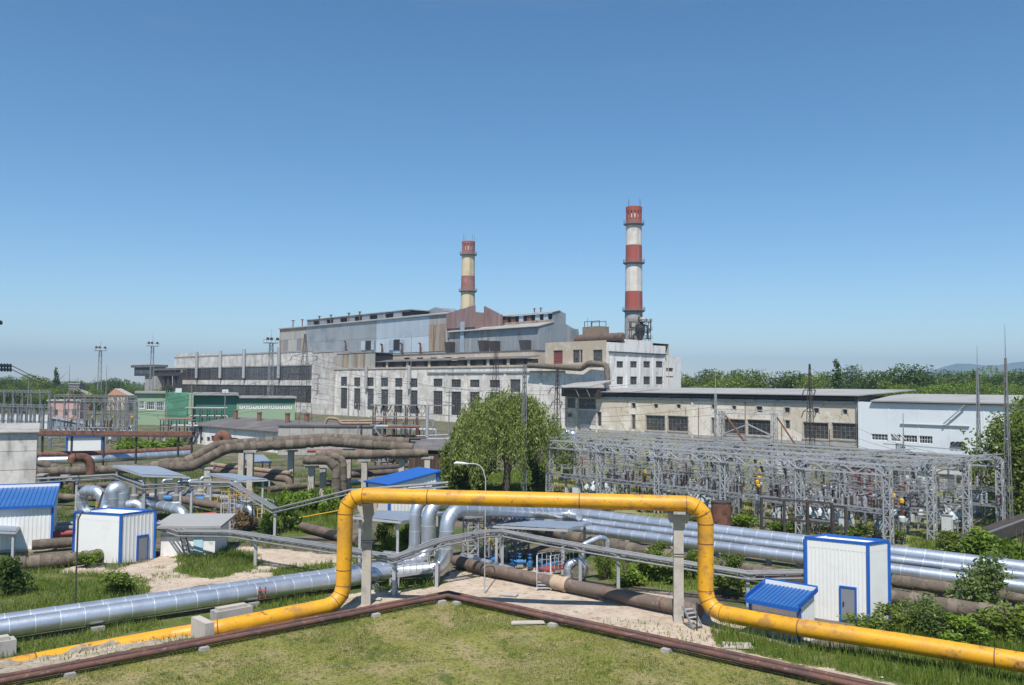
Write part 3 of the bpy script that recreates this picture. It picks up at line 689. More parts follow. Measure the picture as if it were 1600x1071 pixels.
# --- chimneys
def chimney(px, Y, segs, rings, crown, rb, rt, ztop, label, zbase=0):
    p = D(px, 600, Y); r = thing('chimney', label, 'chimney', (p.x, p.y, 0))
    def zz(py): return D(px, py, Y).z
    def rad(z): return rb+(rt-rb)*max(0, z-15)/(ztop-15)
    for mk, ya, yb, nm in segs:
        z0 = 0 if ya is None else zz(ya); z1 = zz(yb)
        MB().lathe([(rad(z0), z0), (rad(z1), z1)], 40, cap=False).build(nm, K[mk], r, True)
    for y in rings:
        z = zz(y); R0 = rad(z); g = MB().lathe([(R0-.1, z-.9), (R0+1.2, z-.15), (R0+1.25, z+.1), (R0-.1, z+.1)], 28, cap=False)
        o = g.build('gallery', K['steelgrey'], r); f = MB()
        for j in range(28):
            an = 2*math.pi*j/28; c, s = math.cos(an), math.sin(an); an2 = 2*math.pi*(j+1)/28
            f.beam(((R0+1.15)*c,(R0+1.15)*s,z),((R0+1.15)*c,(R0+1.15)*s,z+1.5),.1)
            for hh in (.8, 1.5): f.beam(((R0+1.15)*c,(R0+1.15)*s,z+hh),((R0+1.15)*math.cos(an2),(R0+1.15)*math.sin(an2),z+hh),.09)
        f.build('railing', K['steelgrey'], o)
    mk, y0, y1, y2, y3 = crown          # bottom, slot bottom, slot top, rim
    z0, z1, z2, z3 = zz(y0), zz(y1), zz(y2), zz(y3); a = rad(z0); b = rad(z3)*1.05
    o = MB().lathe([(a, z0), (a*1.01, z1)], 40, cap=False).lathe([(b, z2), (b*1.02, z3-.3), (b*.9, z3), (b*.72, z3), (b*.72, z3-4)], 40, cap=False).build('crown', K[mk], r, True)
    n = 14; pm = MB()
    for j in range(n):
        an0 = 2*math.pi*(j-.30)/n; an1 = 2*math.pi*(j+.30)/n
        q = [((a*1.01)*math.cos(an0),(a*1.01)*math.sin(an0),z1),((a*1.01)*math.cos(an1),(a*1.01)*math.sin(an1),z1),(b*math.cos(an1),b*math.sin(an1),z2),(b*math.cos(an0),b*math.sin(an0),z2)]
        mbp = MB(); mbp.poly(*q); i = [tuple(Vector((x*.9,y*.9,z))) for x, y, z in q]; mbp.poly(*i[::-1])
        for k in range(4): mbp.poly(q[k], i[k], i[(k+1) % 4], q[(k+1) % 4])
        mbp.build('crown_pier', K[mk], o)
    MB().lathe([(a*.80, z0), (b*.80, z3-.6)], 32, cap=False).build('bright_slot_backing', K['whitestack'], r, True)  # white cylinder painting in the brightness of sky seen through the slots
    f = MB()
    for an in (.5, 2.2, 3.9, 5.4): f.beam((b*math.cos(an),b*math.sin(an),z3-.5),(b*math.cos(an),b*math.sin(an),z3+3.5),.12)
    f.build('lightning_rods', K['steeldark'], r)
    f = MB(); rr = rad(30)+.3; f.beam((rr*.3,-rr*.95,20),(rad(z0)*.3+.1,-rad(z0)*.95-.3,z0),.12); f.beam((rr*.3+.5,-rr*.95,20),(rad(z0)*.3+.6,-rad(z0)*.95-.3,z0),.12); f.build('ladder', K['steelgrey'], r)
    return r
chimney(990, 402, [('concrete',None,487,'base_shaft'),('redstack',487,456,'red_band'),('whitestack',456,412,'white_band'),('redstack',412,384,'red_band'),('whitestack',384,352,'white_band')],
        [486,411.5,351], ('redstack',352,342,331,323.5), 4.5, 3.55, 98, 'tall red and white striped chimney, the right one')
chimney(729.5, 480, [('creamstack',None,455,'base_shaft'),('dullred',455,432,'red_band'),('creamstack',432,398,'cream_band')],
        [455.5,398.5], ('dullred',398,392,382,377.5), 4.6, 3.5, 95, 'shorter cream chimney with one faded red band')
# blackened cyclone by the chimney foot
p = D(1000, 530, 385); r = thing('dust_cyclone', 'blackened cyclone vessel with pipes and railings at the chimney foot', 'cyclone', (p.x, p.y, p.z-3))
MB().lathe([(.6,0),(.9,2.5),(2.2,5.5),(2.2,8.6),(1.5,10),(.8,10.6),(.8,13)], 18).build('vessel', K['steeldark'], r, True)
f = MB()
for sx in (-4.2, 4.2):
    for sy in (-3, 3): f.beam((sx,sy,-1),(sx,sy,10.5),.28)
for z in (3.2, 7, 10.5):
    for sy in (-3, 3): f.beam((-5.5,sy,z),(5,sy,z),.22)
    for sx in (-4.2, 4.2): f.beam((sx,-3,z),(sx,3,z),.22)
for z in (3.2, 7, 10.5):
    for zz_ in (.6, 1.2):
        for sy in (-3, 3): f.beam((-5.5,sy,z+zz_),(5,sy,z+zz_),.1)
    for x in np.linspace(-5.5, 5, 6): f.beam((x,-3,z),(x,-3,z+1.2),.1)
for z in (0, 3.6, 7.2): f.beam((-4.2,-3,z),(4.2,-3,z+3.4),.16); f.beam((4.2,-3,z),(-4.2,-3,z+3.4),.16)
f.build('frame', K['steeldark'], r)
MB().tube(fillet([(-2,0,8),(-4.5,0,8),(-4.5,0,10)], 1, 4), .4, 8).tube(fillet([(2,-1,6),(4.6,-1,6),(4.6,-1,12)], 1, 4), .3, 8).tube(fillet([(-1,-1.5,5),(-3.2,-2,5),(-3.2,-2,1)], .8, 4), .45, 8).tube(fillet([(1,-1.5,9),(3,-2,9),(3,-2,3)], .8, 4), .4, 8).build('pipes', K['steeldark'], r, True)
MB().lathe([(0.2,10.2),(1.6,10.6),(1.8,11.8),(1.2,12.6),(.1,12.7)], 14, (1.2,-1.6,0)).build('pale_drum', K['roofgrey'], r, True)

# --- rusty overhead duct running along the hall wall
def wpath(W, pts, off): 
    out = []
    for px, py in pts:
        u, z = W.uz(px, py, off); q = W.pt(u, off); out.append(Vector((q.x, q.y, z)))
    return out
tag(MB().tube(fillet(wpath(TW, [(826,571),(908,576),(921,567.5),(948,570),(950,601)], -2), 2, 4), .95, 12).build('overhead_duct', K['insul'], None, True), 'rusty duct along the top of the white wall, turning down at its right end', 'duct')

# --- cream pump hall on the right, flat overhanging roof
RB = Wall(885, 281, A2); W = RB
r = W.thing('pump_hall', 'long cream hall with peeling plaster, wide dark windows and flat overhanging roof', 'building')
uE = W.uz(1344, 660)[0]; H = 11.05
big = [((1009,649,1039,674),5,4),((1043.5,650,1075,675),5,4),((1131,655,1164,681),5,4),((1168,656,1204,682),5,4),((1255,660,1294.5,687),6,4),((1300,661,1341,688),6,4)]
small = [(987,630,993,638.5),(1022,631.5,1028,638),(1057.5,632,1063.5,638.5),(1112,632.5,1117,640),(1144,634,1150,640.5),(1182,635,1191,645),(1226,637,1234,645.5),(1272,638,1279.5,646),(1317,640,1324,648)]
slim = [(987,648,992.5,671),(1112,653,1116.5,678),(1227,657,1234,670),(934,644,939.5,666)]
hs = [(W.rect(*b[0]), b[1], b[2], 'concrete') for b in big]+[(W.rect(*b), 1, 1, None) for b in small]+[(W.rect(*b), 2, 5, None) for b in slim]
e1 = W.rect(904,622,931,640); e2 = W.rect(887,622,899,638); e3 = W.rect(887,646,894,652); hs += [(e1,4,3,None),(e2,2,3,None),(e3,2,2,None)]
mb = MB(); wall_holes(mb, 0, uE, -.3, H, [h[0] for h in hs], 0, .55); shell(mb, 0, uE, 20, -.3, H); mb.build('wall', K['cream'], r)
for h, nx, nz, sl in hs:
    window(r, h, nx, nz, 0, .55, 'frame', 'glass', .16, sl)
    a, b, c, e = h; f = MB()                                  # proud surround
    for bx in ((a-.28,-.1,c-.02,a-.01,-.004,e+.02),(b+.01,-.1,c-.02,b+.28,-.004,e+.02),(a-.28,-.1,e+.02,b+.28,-.004,e+.26)): f.box(*bx)
    f.build('window_surround', K['concpale'], r)
ub = W.rect(904,641.5,931,664); MB().box(ub[0],-.08,ub[2],ub[1],-.004,ub[3]).build('blocked_opening', K['concrete'], r)
for px in (884.5,901.5,933,1082.5,1343):
    u = W.uz(px, 650)[0]; MB().box(u-.3,-.3,-.2,u+.35,-.006,H-.8).build('pilaster', K['cream'], r)
MB().box(-.2,-.35,H-.75,uE+.2,-.008,H-.2).build('cornice', K['concrete'], r)
MB().box(0,-.25,.0,uE,-.007,.9).build('plinth', K['concrete'], r)
# roof sheet on short trusses above the wall head
ur0 = W.uz(905, 612, -1.1)[0]; ur1 = W.uz(1341, 619, -1.1)[0]
MB().slab((ur0,-1.5,H+1.55),(ur1,-1.5,H+1.55),(ur1+4,22,H+3.0),(ur0-2,22,H+3.0),.22).build('roof', K['roofgrey'], r)
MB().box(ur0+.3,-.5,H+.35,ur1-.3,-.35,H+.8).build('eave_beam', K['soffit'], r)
MB().box(.5,.6,H+.002,uE-.5,19,H+1.25).build('gap_shade_fill', K['soffit'], r)  # solid dark box painting the shade in the open gap under the roof
f = MB()
for k in range(56):
    u = ur0+.5+(ur1-ur0-1)*k/55; f.beam((u,-1.4,H+1.2),(u,18,H+2.4),.14,.2)
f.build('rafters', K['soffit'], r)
for k in range(14):
    u = ur0+1+(ur1-ur0-2)*k/13; MB().beam((u,-.1,H-.4),(u,-1.2,H+1.1),.16).build('eave_bracket', K['soffit'], r)
f = MB(); u = W.uz(1339, 650)[0]
for x in (u, u+.6): f.beam((x,-.5,1),(x,-.5,H+1),.08)
for k in range(24): f.beam((u,-.5,1.2+k*.45),(u+.6,-.5,1.2+k*.45),.06)
f.build('wall_ladder', K['steelgrey'], r)
for px, py in ((1092,655),(1222,684),(1297,690),(1165,640)):
    u, z = W.uz(px, py); MB().tube([(u,-.2,z+3),(u,-.2,0)], .1, 6).build('downpipe', K['rust'], r, True)
# lean-to canopy at the hall's left end
Wc = Wall(873, 279, A2); r = Wc.thing('entrance_canopy', 'dark lean-to canopy with grey sheet roof at the left end of the cream hall', 'canopy')
ua, ub_ = Wc.uz(874,600)[0], Wc.uz(944,600)[0]; za = 13.7
MB().slab((ua,-3,za),(ub_-4,-3,za+.4),(ub_,5,za+2.6),(ua+2,5,za+1.6),.25).build('roof', K['roofgrey'], r)
MB().box(ua+.5,.5,10.9,ub_-3,4.5,za).build('dark_infill', K['steeldark'], r)  # dark box filling the area under the canopy roof
for u in (ua+1, (ua+ub_)/2, ub_-5): MB().beam((u,-2.6,za-.2),(u+1,-2.0,11),.22).build('strut', K['steelgrey'], r)
# white panelled hall beyond it
WB = Wall.at(RB.pt(RB.uz(1344.5, 660)[0], -1.2), A2); W = WB
r = W.thing('white_hall', 'long pale white hall with a strip of small windows at the right edge', 'building')
uE = 62; H = 10.9
rows = [(1361.5,678,1387,689),(1391.5,679,1407,690.5),(1411,680,1433,692),(1436,681,1457,694)]
hs = [W.rect(*q) for q in rows]
mb = MB(); wall_holes(mb, 0, uE, -.3, H, hs, 0, .35); shell(mb, 0, uE, 18, -.3, H); mb.build('wall', K['palewhite'], r)
for h in hs: window(r, h, 5, 2, 0, .35, 'framewhite', 'glass', .11)
ua = W.uz(1358, 620, -1.4)[0]
MB().slab((ua,-.8,H+.5),(uE+1,-.8,H+.5),(uE+1,19,H+2.1),(ua-2,19,H+2.1),.3).build('roof', K['roofgrey'], r)
MB().box(ua+.2,-.6,H+.003,uE,-.3,H+.3).build('eave_board', K['soffit'], r)
h = W.rect(1407,663,1515,666); MB().box(h[0],-.35,h[2],h[1],-.004,h[3]).build('ledge', K['roofgrey'], r)
for px in (1490,1497.5,1504):
    u, z = W.uz(px, 694); o = MB().lathe([(.55,0),(.55,.5),(.4,.5),(.36,.12)], 14, cap=False).build('vent_pipe', K['steeldark'], r, True); o.location = (u,-.003,z); o.rotation_euler = (R(90),0,0)
for k in range(9):                                                # wall panel joints
    u = uE*k/9+.3; MB().box(u,-.05,0,u+.22,-.002,H).build('joint_strip', K['palewhite'], r)
u, z = W.uz(1509, 648); MB().beam((u,-.6,z+2),(u-4.5,-.6,z-2.2),.35,.2).build('leaning_rail', K['galvlight'], r)

# --- buildings and sheds of the left middle ground
def simple_window_row(W, r, rects, nx, nz, dep=.3, fm='framewhite'):
    for q in rects: window(r, W.rect(*q), nx, nz, 0, dep, fm, 'glass', .18)
GB = Wall(214, 292, Vector((.93,.36,0))); W = GB
r = W.thing('green_office', 'two storey pale green office with a darker green stair block', 'building')
ue = W.uz(258,640)[0]; H = W.uz(236,615)[1]; q = [(217,627,226,639),(229,628,242,640.5),(244,628,256.5,642)]
hs = [W.rect(*x) for x in q]; mb = MB(); wall_holes(mb, 0, ue, -.3, H, hs, 0, .3); shell(mb, 0, ue, 14, -.3, H); mb.build('wall', K['greenlight'], r)
for h in hs: window(r, h, 4, 2, 0, .3, 'framewhite', 'glass', .2)
MB().box(-.6,-.9,H+.002,ue,14.5,H+.7).build('eave', K['roofgrey'], r)
u2 = W.uz(293,640)[0]; MB().box(ue+.01,-.8,-.3,u2,14,H+.3).build('stair_block', K['greendark'], r)
u3 = W.uz(302,640)[0]; MB().box(u2+.01,-.4,-.3,u3,14,H+.1).build('link_wall', K['greenlight'], r)
u4 = W.uz(370,640)[0]; z4 = W.uz(330,618)[1]; MB().box(u3+.01,1.2,-.3,u4,14,z4).build('recessed_wall', K['teal'], r)
MB().box(u3+.02,-.6,z4+.002,u4+.4,14.4,z4+.9).build('recessed_roof', K['roofgrey'], r)
u5 = W.uz(461,640)[0]; z5 = W.uz(410,622.5)[1]; hq = (u4+.8, u5-.8, W.uz(415,639)[1], W.uz(415,633)[1])
mb = MB(); wall_holes(mb, u4+.01, u5, -.3, z5, [hq], 1.0, .3); shell(mb, u4+.01, u5, 14, -.3, z5, left=False); mb.build('long_wall', K['greenlight'], r)
n = 12
for k in range(n):
    a = hq[0]+(hq[1]-hq[0])*k/n+.12; b = hq[0]+(hq[1]-hq[0])*(k+1)/n-.12; window(r, (a,b,hq[2],hq[3]), 3, 1, 1.0, .3, 'framewhite', 'glass', .3)
MB().box(u4+.41,.1,z5+.002,u5+.5,14.6,z5+.7).build('long_roof', K['roofgrey'], r); MB().box(u4+.02,.95,hq[3]+.25,u5-.02,.998,z5-.05).build('teal_band', K['teal'], r)
for px, py in ((279,611),(352,613)):
    u, z = W.uz(px, py, 3); MB().box(u-1,2.5,z-1.6,u+1,4,z+.9).build('roof_unit', K['cabwhite'], r)
W = Wall(76, 335, Vector((.97,.25,0))); r = W.thing('pink_house', 'plain pink plastered house behind the left switchyard', 'house')
ue = W.uz(125,640)[0]; H = W.uz(100,627)[1]; MB().box(0,0,-.3,ue,10,H).build('wall', K['pink'], r); MB().box(-.4,-.5,H+.002,ue+.4,10.5,H+.5).build('roof', K['concpale'], r)
for x in (84, 99, 113): window(r, W.rect(x,640,x+6,648), 2, 2, -.35, .3)
for px0, px1, py, Y, lab in ((100,141,611,425,'orange roofed house with a white gable edge behind the pink house'), (168,200,610,440,'orange roofed house to the right of the tall floodlight mast')):
    W = Wall(px0, Y, Vector((1,.1,0))); r = W.thing('tiled_house', lab, 'house'); ue = W.uz(px1,620)[0]; H = W.uz(px0,py+8)[1]
    MB().box(.3,.3,-.3,ue-.3,9,H).build('wall', K['orange' if px0 < 150 else 'beige'], r)
    o = MB().prism([(0,H),(ue,H),(ue*.35,H+3.4)], -.3, 9.6).build('roof', K['orange'], r)
    MB().slab((ue*.35,-.4,H+3.5),(ue+.2,-.4,H+.1),(ue+.2,9.7,H+.1),(ue*.35,9.7,H+3.5),.2).build('roof_edge', K['concpale'], r)
W = Wall(108, 470, Vector((1,.1,0))); r = W.thing('grey_flat_block', 'small grey flat roofed block standing above the orange roof', 'building'); ue = W.uz(124,605)[0]; H = W.uz(110,600.5)[1]
MB().box(0,0,-.3,ue,8,H).build('wall', K['steelgrey'], r); MB().box(-.4,-.4,H+.002,ue+.4,8.4,H+.5).build('roof', K['roofgrey'], r)
W = Wall(78, 232, Vector((1,.05,0))); r = W.thing('blue_grey_shed', 'blue grey sheet shed with roof falling to the right', 'shed')
ue = W.uz(147,665)[0]; zl = W.uz(78,653)[1]; zr = W.uz(147,666)[1]
MB().prism([(0,-.3),(ue,-.3),(ue,zr),(0,zl)], 0, 7).build('wall', K['shedblue'], r); MB().slab((-.3,-.4,zl+.15),(ue+.3,-.4,zr+.15),(ue+.3,7.4,zr+.15),(-.3,7.4,zl+.15),.13).build('roof', K['roofgrey'], r)
u = W.uz(109,660)[0]
for k in range(8): MB().box(ue*k/8+.02,-.06,-.2,ue*(k+.92)/8,-.002,zl+(zr-zl)*(k+1)/8-.1).build('sheet', K['shedblue'], r)

# low workshop with dark roof and four stub chimneys
W = Wall(298, 205, Vector((.72,-.69,0))); r = W.thing('low_workshop', 'low white workshop with sagging dark bitumen roof and rusty stub chimneys', 'building')
ue = W.uz(434,685)[0]; H = W.uz(298,664.5)[1]; hs = [W.rect(*q) for q in ((312,683,317,689),(323,683,328,690),(362,684,372,692),(381,686,391,694),(330,681,336,690))]
mb = MB(); wall_holes(mb, 0, ue, -.3, H, hs, 0, .3); shell(mb, 0, ue, 24, -.3, H); mb.build('wall', K['whiteclean'], r)
for h in hs: window(r, h, 2, 2, 0, .3, 'frame', 'redtrans')
MB().slab((-.6,-.7,H+.1),(ue+.4,-.7,H+.1),(ue+.4,12,H+1.7),(-.6,12,H+1.7),.22).slab((-.6,12,H+1.7),(ue+.4,12,H+1.7),(ue+.4,24.5,H+.4),(-.6,24.5,H+.4),.22).build('roof', K['roofdark'], r)
for px, py in ((368,657),(405,661),(449,663),(479,664)):
    u, z = W.uz(px, py, 9); MB().lathe([(.5,-.9),(.5,2.2),(.62,2.2),(.62,2.5),(.3,2.5)], 12, (u,9,z)).build('stub_chimney', K['brick'], r, True)
W = Wall(436, 172, Vector((1,.03,0))); r = W.thing('grey_block_wall_building', 'plain grey concrete block building right of the dark roofed workshop', 'building')
ue = W.uz(582,680)[0]; H = W.uz(500,667)[1]; MB().box(.05,.05,-.3,ue-.05,15,H-.05).build('core', K['concrete'], r)
nn = 8
for k in range(nn):
    for j in range(3): MB().box(ue*k/nn+.03,-.06-random.uniform(0,.03),j*H/3,ue*(k+1)/nn-.03,.048,(j+1)*H/3-.05).build('block_panel', K['concrete'], r)
MB().box(-.2,-.3,H+.002,ue+.2,15.3,H+.35).build('roof', K['roofdark'], r)
# concrete panel building at the left picture edge
W = Wall(61, 98, Vector((.88,.475,0))); r = W.thing('concrete_substation', 'windowless grey concrete panel building at the left edge', 'building', -9)
H = W.uz(40,676)[1]
MB().box(.1,.1,-.3,8.95,8,H-.1).build('core', K['concrete'], r)
for k in range(4): MB().box(0,-.02-.01*k,H*k/4+.03,9.0,.09,H*(k+1)/4-.02).build('wall_panel', K['concpanel'], r); MB().box(8.96,.1,H*k/4+.03,9.03,8,H*(k+1)/4-.02).build('wall_panel', K['concpanel'], r)
MB().slab((-.4,-.5,H+.12),(9.2,-.5,H+.12),(9.2,8.5,H+.7),(-.4,8.5,H+.7),.12).build('roof', K['concrete'], r)
# dark conveyor house on stilts
W = Wall(208, 560, A2); r = W.thing('conveyor_gallery', 'dark conveyor gallery on stilts ending in a glazed head house', 'conveyor')
def br(x0,y0,x1,y1,y,dep,mk,nm): 
    h = W.rect(x0,y0,x1,y1); return MB().box(h[0],y,h[2],h[1],y+dep,h[3]).build(nm, K[mk], r)
br(210,574,236,587.5,0,9,'steeldark','head_house'); br(207,571,237,574,-1,11,'roofdark','head_roof'); br(236.3,576,272,578.5,1.5,6,'roofdark','gallery_roof'); br(236.3,583,272,587.5,2,5,'steeldark','gallery_floor'); br(236.4,578.5,272,583,4,1,'steelgrey','gallery_wall')
for x in (212,216,220,224,228,232): window(r, W.rect(x,578,x+3,584), 1, 2, -.3, .3, 'steelgrey')
for x in (238,243,248,253,258,263,268): br(x,578.5,x+1.4,583,1.8,.5,'steeldark','gallery_post')
for x in (246,253,262,269): br(x,587.6,x+2.4,612,3,2,'steeldark','stilt')
br(224,588,240,613,1,7,'concrete','stair_tower')
# rusty low-level trough carried on posts
W = Wall(62, 141, Vector((1,.0,0))); r = W.thing('rusty_trough', 'long rusty trough carried on thin posts across the left yard', 'trough')
ue = W.uz(300,680)[0]; zt = W.uz(180,674)[1]; zb = W.uz(180,680)[1]
MB().box(0,0,zb,ue,1.2,zt).build('trough_body', K['rust'], r); MB().box(0,-.2,zb-.28,ue+.2,-.01,zb+.0).build('edge_rail', K['steeldark'], r)
for px in (64,110,160,211,277,298): u = W.uz(px,690)[0]; MB().box(u-.12,.3,-.2,u+.12,.6,zb-.01).build('post', K['steeldark'], r)

# --- white and blue panel huts
def ribs(mb, p, q, z0, z1, nrm, n, d=.04, slope=None):
    """shallow trapezoid ribs on a wall between p and q (xy)"""
    p = Vector((*p, 0)); q = Vector((*q, 0)); nrm = Vector((*nrm, 0))
    for k in range(n):
        for t0, t1, tt0, tt1 in ((k/n, (k+.42)/n, (k+.06)/n, (k+.36)/n),):
            a, b = p.lerp(q, t0), p.lerp(q, t1); c, e = p.lerp(q, tt0)+nrm*d, p.lerp(q, tt1)+nrm*d
            ztop = (lambda t: z1) if slope is None else slope
            za, zb_, zc, ze = ztop(t0), ztop(t1), ztop(tt0), ztop(tt1)
            mb.poly((a.x,a.y,z0),(c.x,c.y,z0),(c.x,c.y,zc),(a.x,a.y,za)); mb.poly((c.x,c.y,z0),(e.x,e.y,z0),(e.x,e.y,ze),(c.x,c.y,zc)); mb.poly((e.x,e.y,z0),(b.x,b.y,z0),(b.x,b.y,zb_),(e.x,e.y,ze))
def hut(corner, dl, ll, dr, lr, H, label, ribl=12, ribr=8, door=None, parapet=.25, t=.115):
    """flat hut: near corner, direction and length of its left and right walls"""
    c = Vector((corner.x, corner.y, 0)); dl = Vector((*dl, 0)).normalized(); dr = Vector((*dr, 0)).normalized()
    r = thing('panel_hut', label, 'hut', c)
    nl = -(dr - dl*dr.dot(dl)).normalized(); nr = -(dl - dr*dl.dot(dr)).normalized()
    a = dl*ll; b = dr*lr; o = Vector((0,0,0)); d = a+b
    mb = MB(); pts = [o, b, d, a]; vb = [tuple(p+Vector((0,0,-.3))) for p in pts]; vt = [tuple(p+Vector((0,0,H-.35))) for p in pts]
    n = 0; mb.v = vb+vt; mb.f = [(4,5,6,7),(0,1,5,4),(1,2,6,5),(2,3,7,6),(3,0,4,7)]; mb.build('walls', K['panel'], r)
    for nm, e, nn, k, L in (('left_cladding', a, nl, ribl, ll), ('right_cladding', b, nr, ribr, lr)):
        if k:
            m = MB(); ribs(m, (nn*.004)[:2], (e+nn*.004)[:2], -.1, H-.1, nn[:2], k, .02); m.build(nm, K['panel'], r)
    f = MB(); hh = H
    for p, q in ((o,a),(o,b),(a,d),(b,d)): f.beam(p+Vector((0,0,hh-.02)), q+Vector((0,0,hh-.02)), t*.9, t*1.4)
    f.build('roof_trim', K['blue'], r)
    g = MB()
    for p, q in ((a,d),(b,d),(o,a),(o,b)):
        g.beam(p*.985+d*.0075+Vector((0,0,hh-.3)), q*.985+d*.0075+Vector((0,0,hh-.3)), .06, .5)
    g.build('parapet', K['panel'], r)
    for p in (o, a, b): MB().box(p.x-t*.8,p.y-t*.8,-.1,p.x+t*.8,p.y+t*.8,H-.1).build('corner_trim', K['blue'], r)
    if door:
        side, u0, u1, z0, z1 = door; e, nn = (dl, nl) if side == 'l' else (dr, nr)
        ang = math.atan2(e.y, e.x)
        fr = MB(); 
        def bx(m, ua, ub, za, zb_, d0, d1):
            P4 = [e*ua+nn*d0, e*ub+nn*d0, e*ub+nn*d1, e*ua+nn*d1]
            n = len(m.v); m.v += [(p.x,p.y,za) for p in P4]+[(p.x,p.y,zb_) for p in P4]
            m.f += [(n,n+3,n+2,n+1),(n+4,n+5,n+6,n+7),(n,n+1,n+5,n+4),(n+1,n+2,n+6,n+5),(n+2,n+3,n+7,n+6),(n+3,n,n+4,n+7)]
        w = .09
        bx(fr,u0-w,u0,z0-w,z1+w,.0,.12); bx(fr,u1,u1+w,z0-w,z1+w,.0,.12); bx(fr,u0,u1,z1,z1+w,.0,.12); bx(fr,u0,u1,z0-w,z0,.0,.12)
        o2 = fr.build('door', K['blue'], r)
        lf = MB(); bx(lf,u0,u1,z0,z1,.0,.085); lf.build('door_leaf', K['doorgrey'], o2)
        hd = MB(); bx(hd,u0+.1,u0+.16,(z0+z1)/2-.1,(z0+z1)/2+.12,.085,.15); bx(hd,u0+.1,u0+.3,(z0+z1)/2,(z0+z1)/2+.04,.12,.16); hd.build('handle', K['steeldark'], o2)
    return r
def away(c, px, h, H):
    """plan vector from corner c to the hut edge seen at px whose roof line is at picture height h"""
    q = G(px, h, H); return Vector((q.x-c.x, q.y-c.y))
c = G(1357, 976); H = 4.78
la = away(c, 1258, 840, H); lb = away(c, 1388, 845, H)
dl = la.normalized(); dlen = la.length
rb_ = hut(c, dl, dlen, lb.normalized(), lb.length, H, 'tall white panel hut with blue corner trims and grey door', 16, 0, None)
# its door on the left wall
Wd = Wall.at((c.x, c.y), -dl); q = Wd.rect(1314.5, 917.5, 1336.5, 970.5)
d = link('door', None, rb_); d.rotation_euler = (0,0,Wd.rz)
MB().box(q[0]-.1,-.13,q[2]-.1,q[0],.02,q[3]+.1).box(q[1],-.13,q[2]-.1,q[1]+.1,.02,q[3]+.1).box(q[0],-.13,q[3],q[1],.02,q[3]+.1).box(q[0],-.13,q[2]-.1,q[1],.02,q[2]).build('door_frame', K['blue'], d)
MB().box(q[0],-.09,q[2],q[1],.02,q[3]).build('door_leaf', K['doorgrey'], d); MB().box(q[0]+.1,-.16,(q[2]+q[3])/2-.1,q[0]+.18,-.09,(q[2]+q[3])/2+.12).build('handle', K['steeldark'], d)
c = G(187, 880); H = 3.75; la = away(c, 117, 800, H); lb = away(c, 243, 797.5, H)
rb_ = hut(c, la.normalized(), la.length, lb.normalized(), lb.length, H, 'white panel hut with blue trims and grey door behind the bent lamp pole', 0, 9, None)
dr = lb.normalized(); Wd = Wall.at((c.x, c.y), dr); q = Wd.rect(215, 839, 228, 878)
d = link('door', None, rb_); d.rotation_euler = (0,0,Wd.rz)
q = (q[0], q[1], max(q[2], .05), q[3])
MB().box(q[0]-.1,-.13,q[2]-.05,q[0],.02,q[3]+.1).box(q[1],-.13,q[2]-.05,q[1]+.1,.02,q[3]+.1).box(q[0],-.13,q[3],q[1],.02,q[3]+.1).build('door_frame', K['blue'], d)
MB().box(q[0],-.09,q[2],q[1],.02,q[3]).build('door_leaf', K['doorgrey'], d)
u = Wd.uz(128,860); 
c = G(158, 729); H = 3.4; W = Wall(108, 166, Vector((.9,.43,0))); r = W.thing('panel_hut', 'small white hut with blue frame standing behind the left pipes', 'hut')
ue = W.uz(159,695)[0]; zt = W.uz(130,684)[1]
MB().box(0,0,-.3,ue,4,zt).build('walls', K['panel'], r)
for x in (0, ue): MB().box(x-.15,-.05,-.2,x+.15,.2,zt).build('corner_trim', K['blue'], r)
MB().box(-.3,-.3,zt+.002,ue+.3,4.3,zt+.35).build('roof_trim', K['blue'], r)
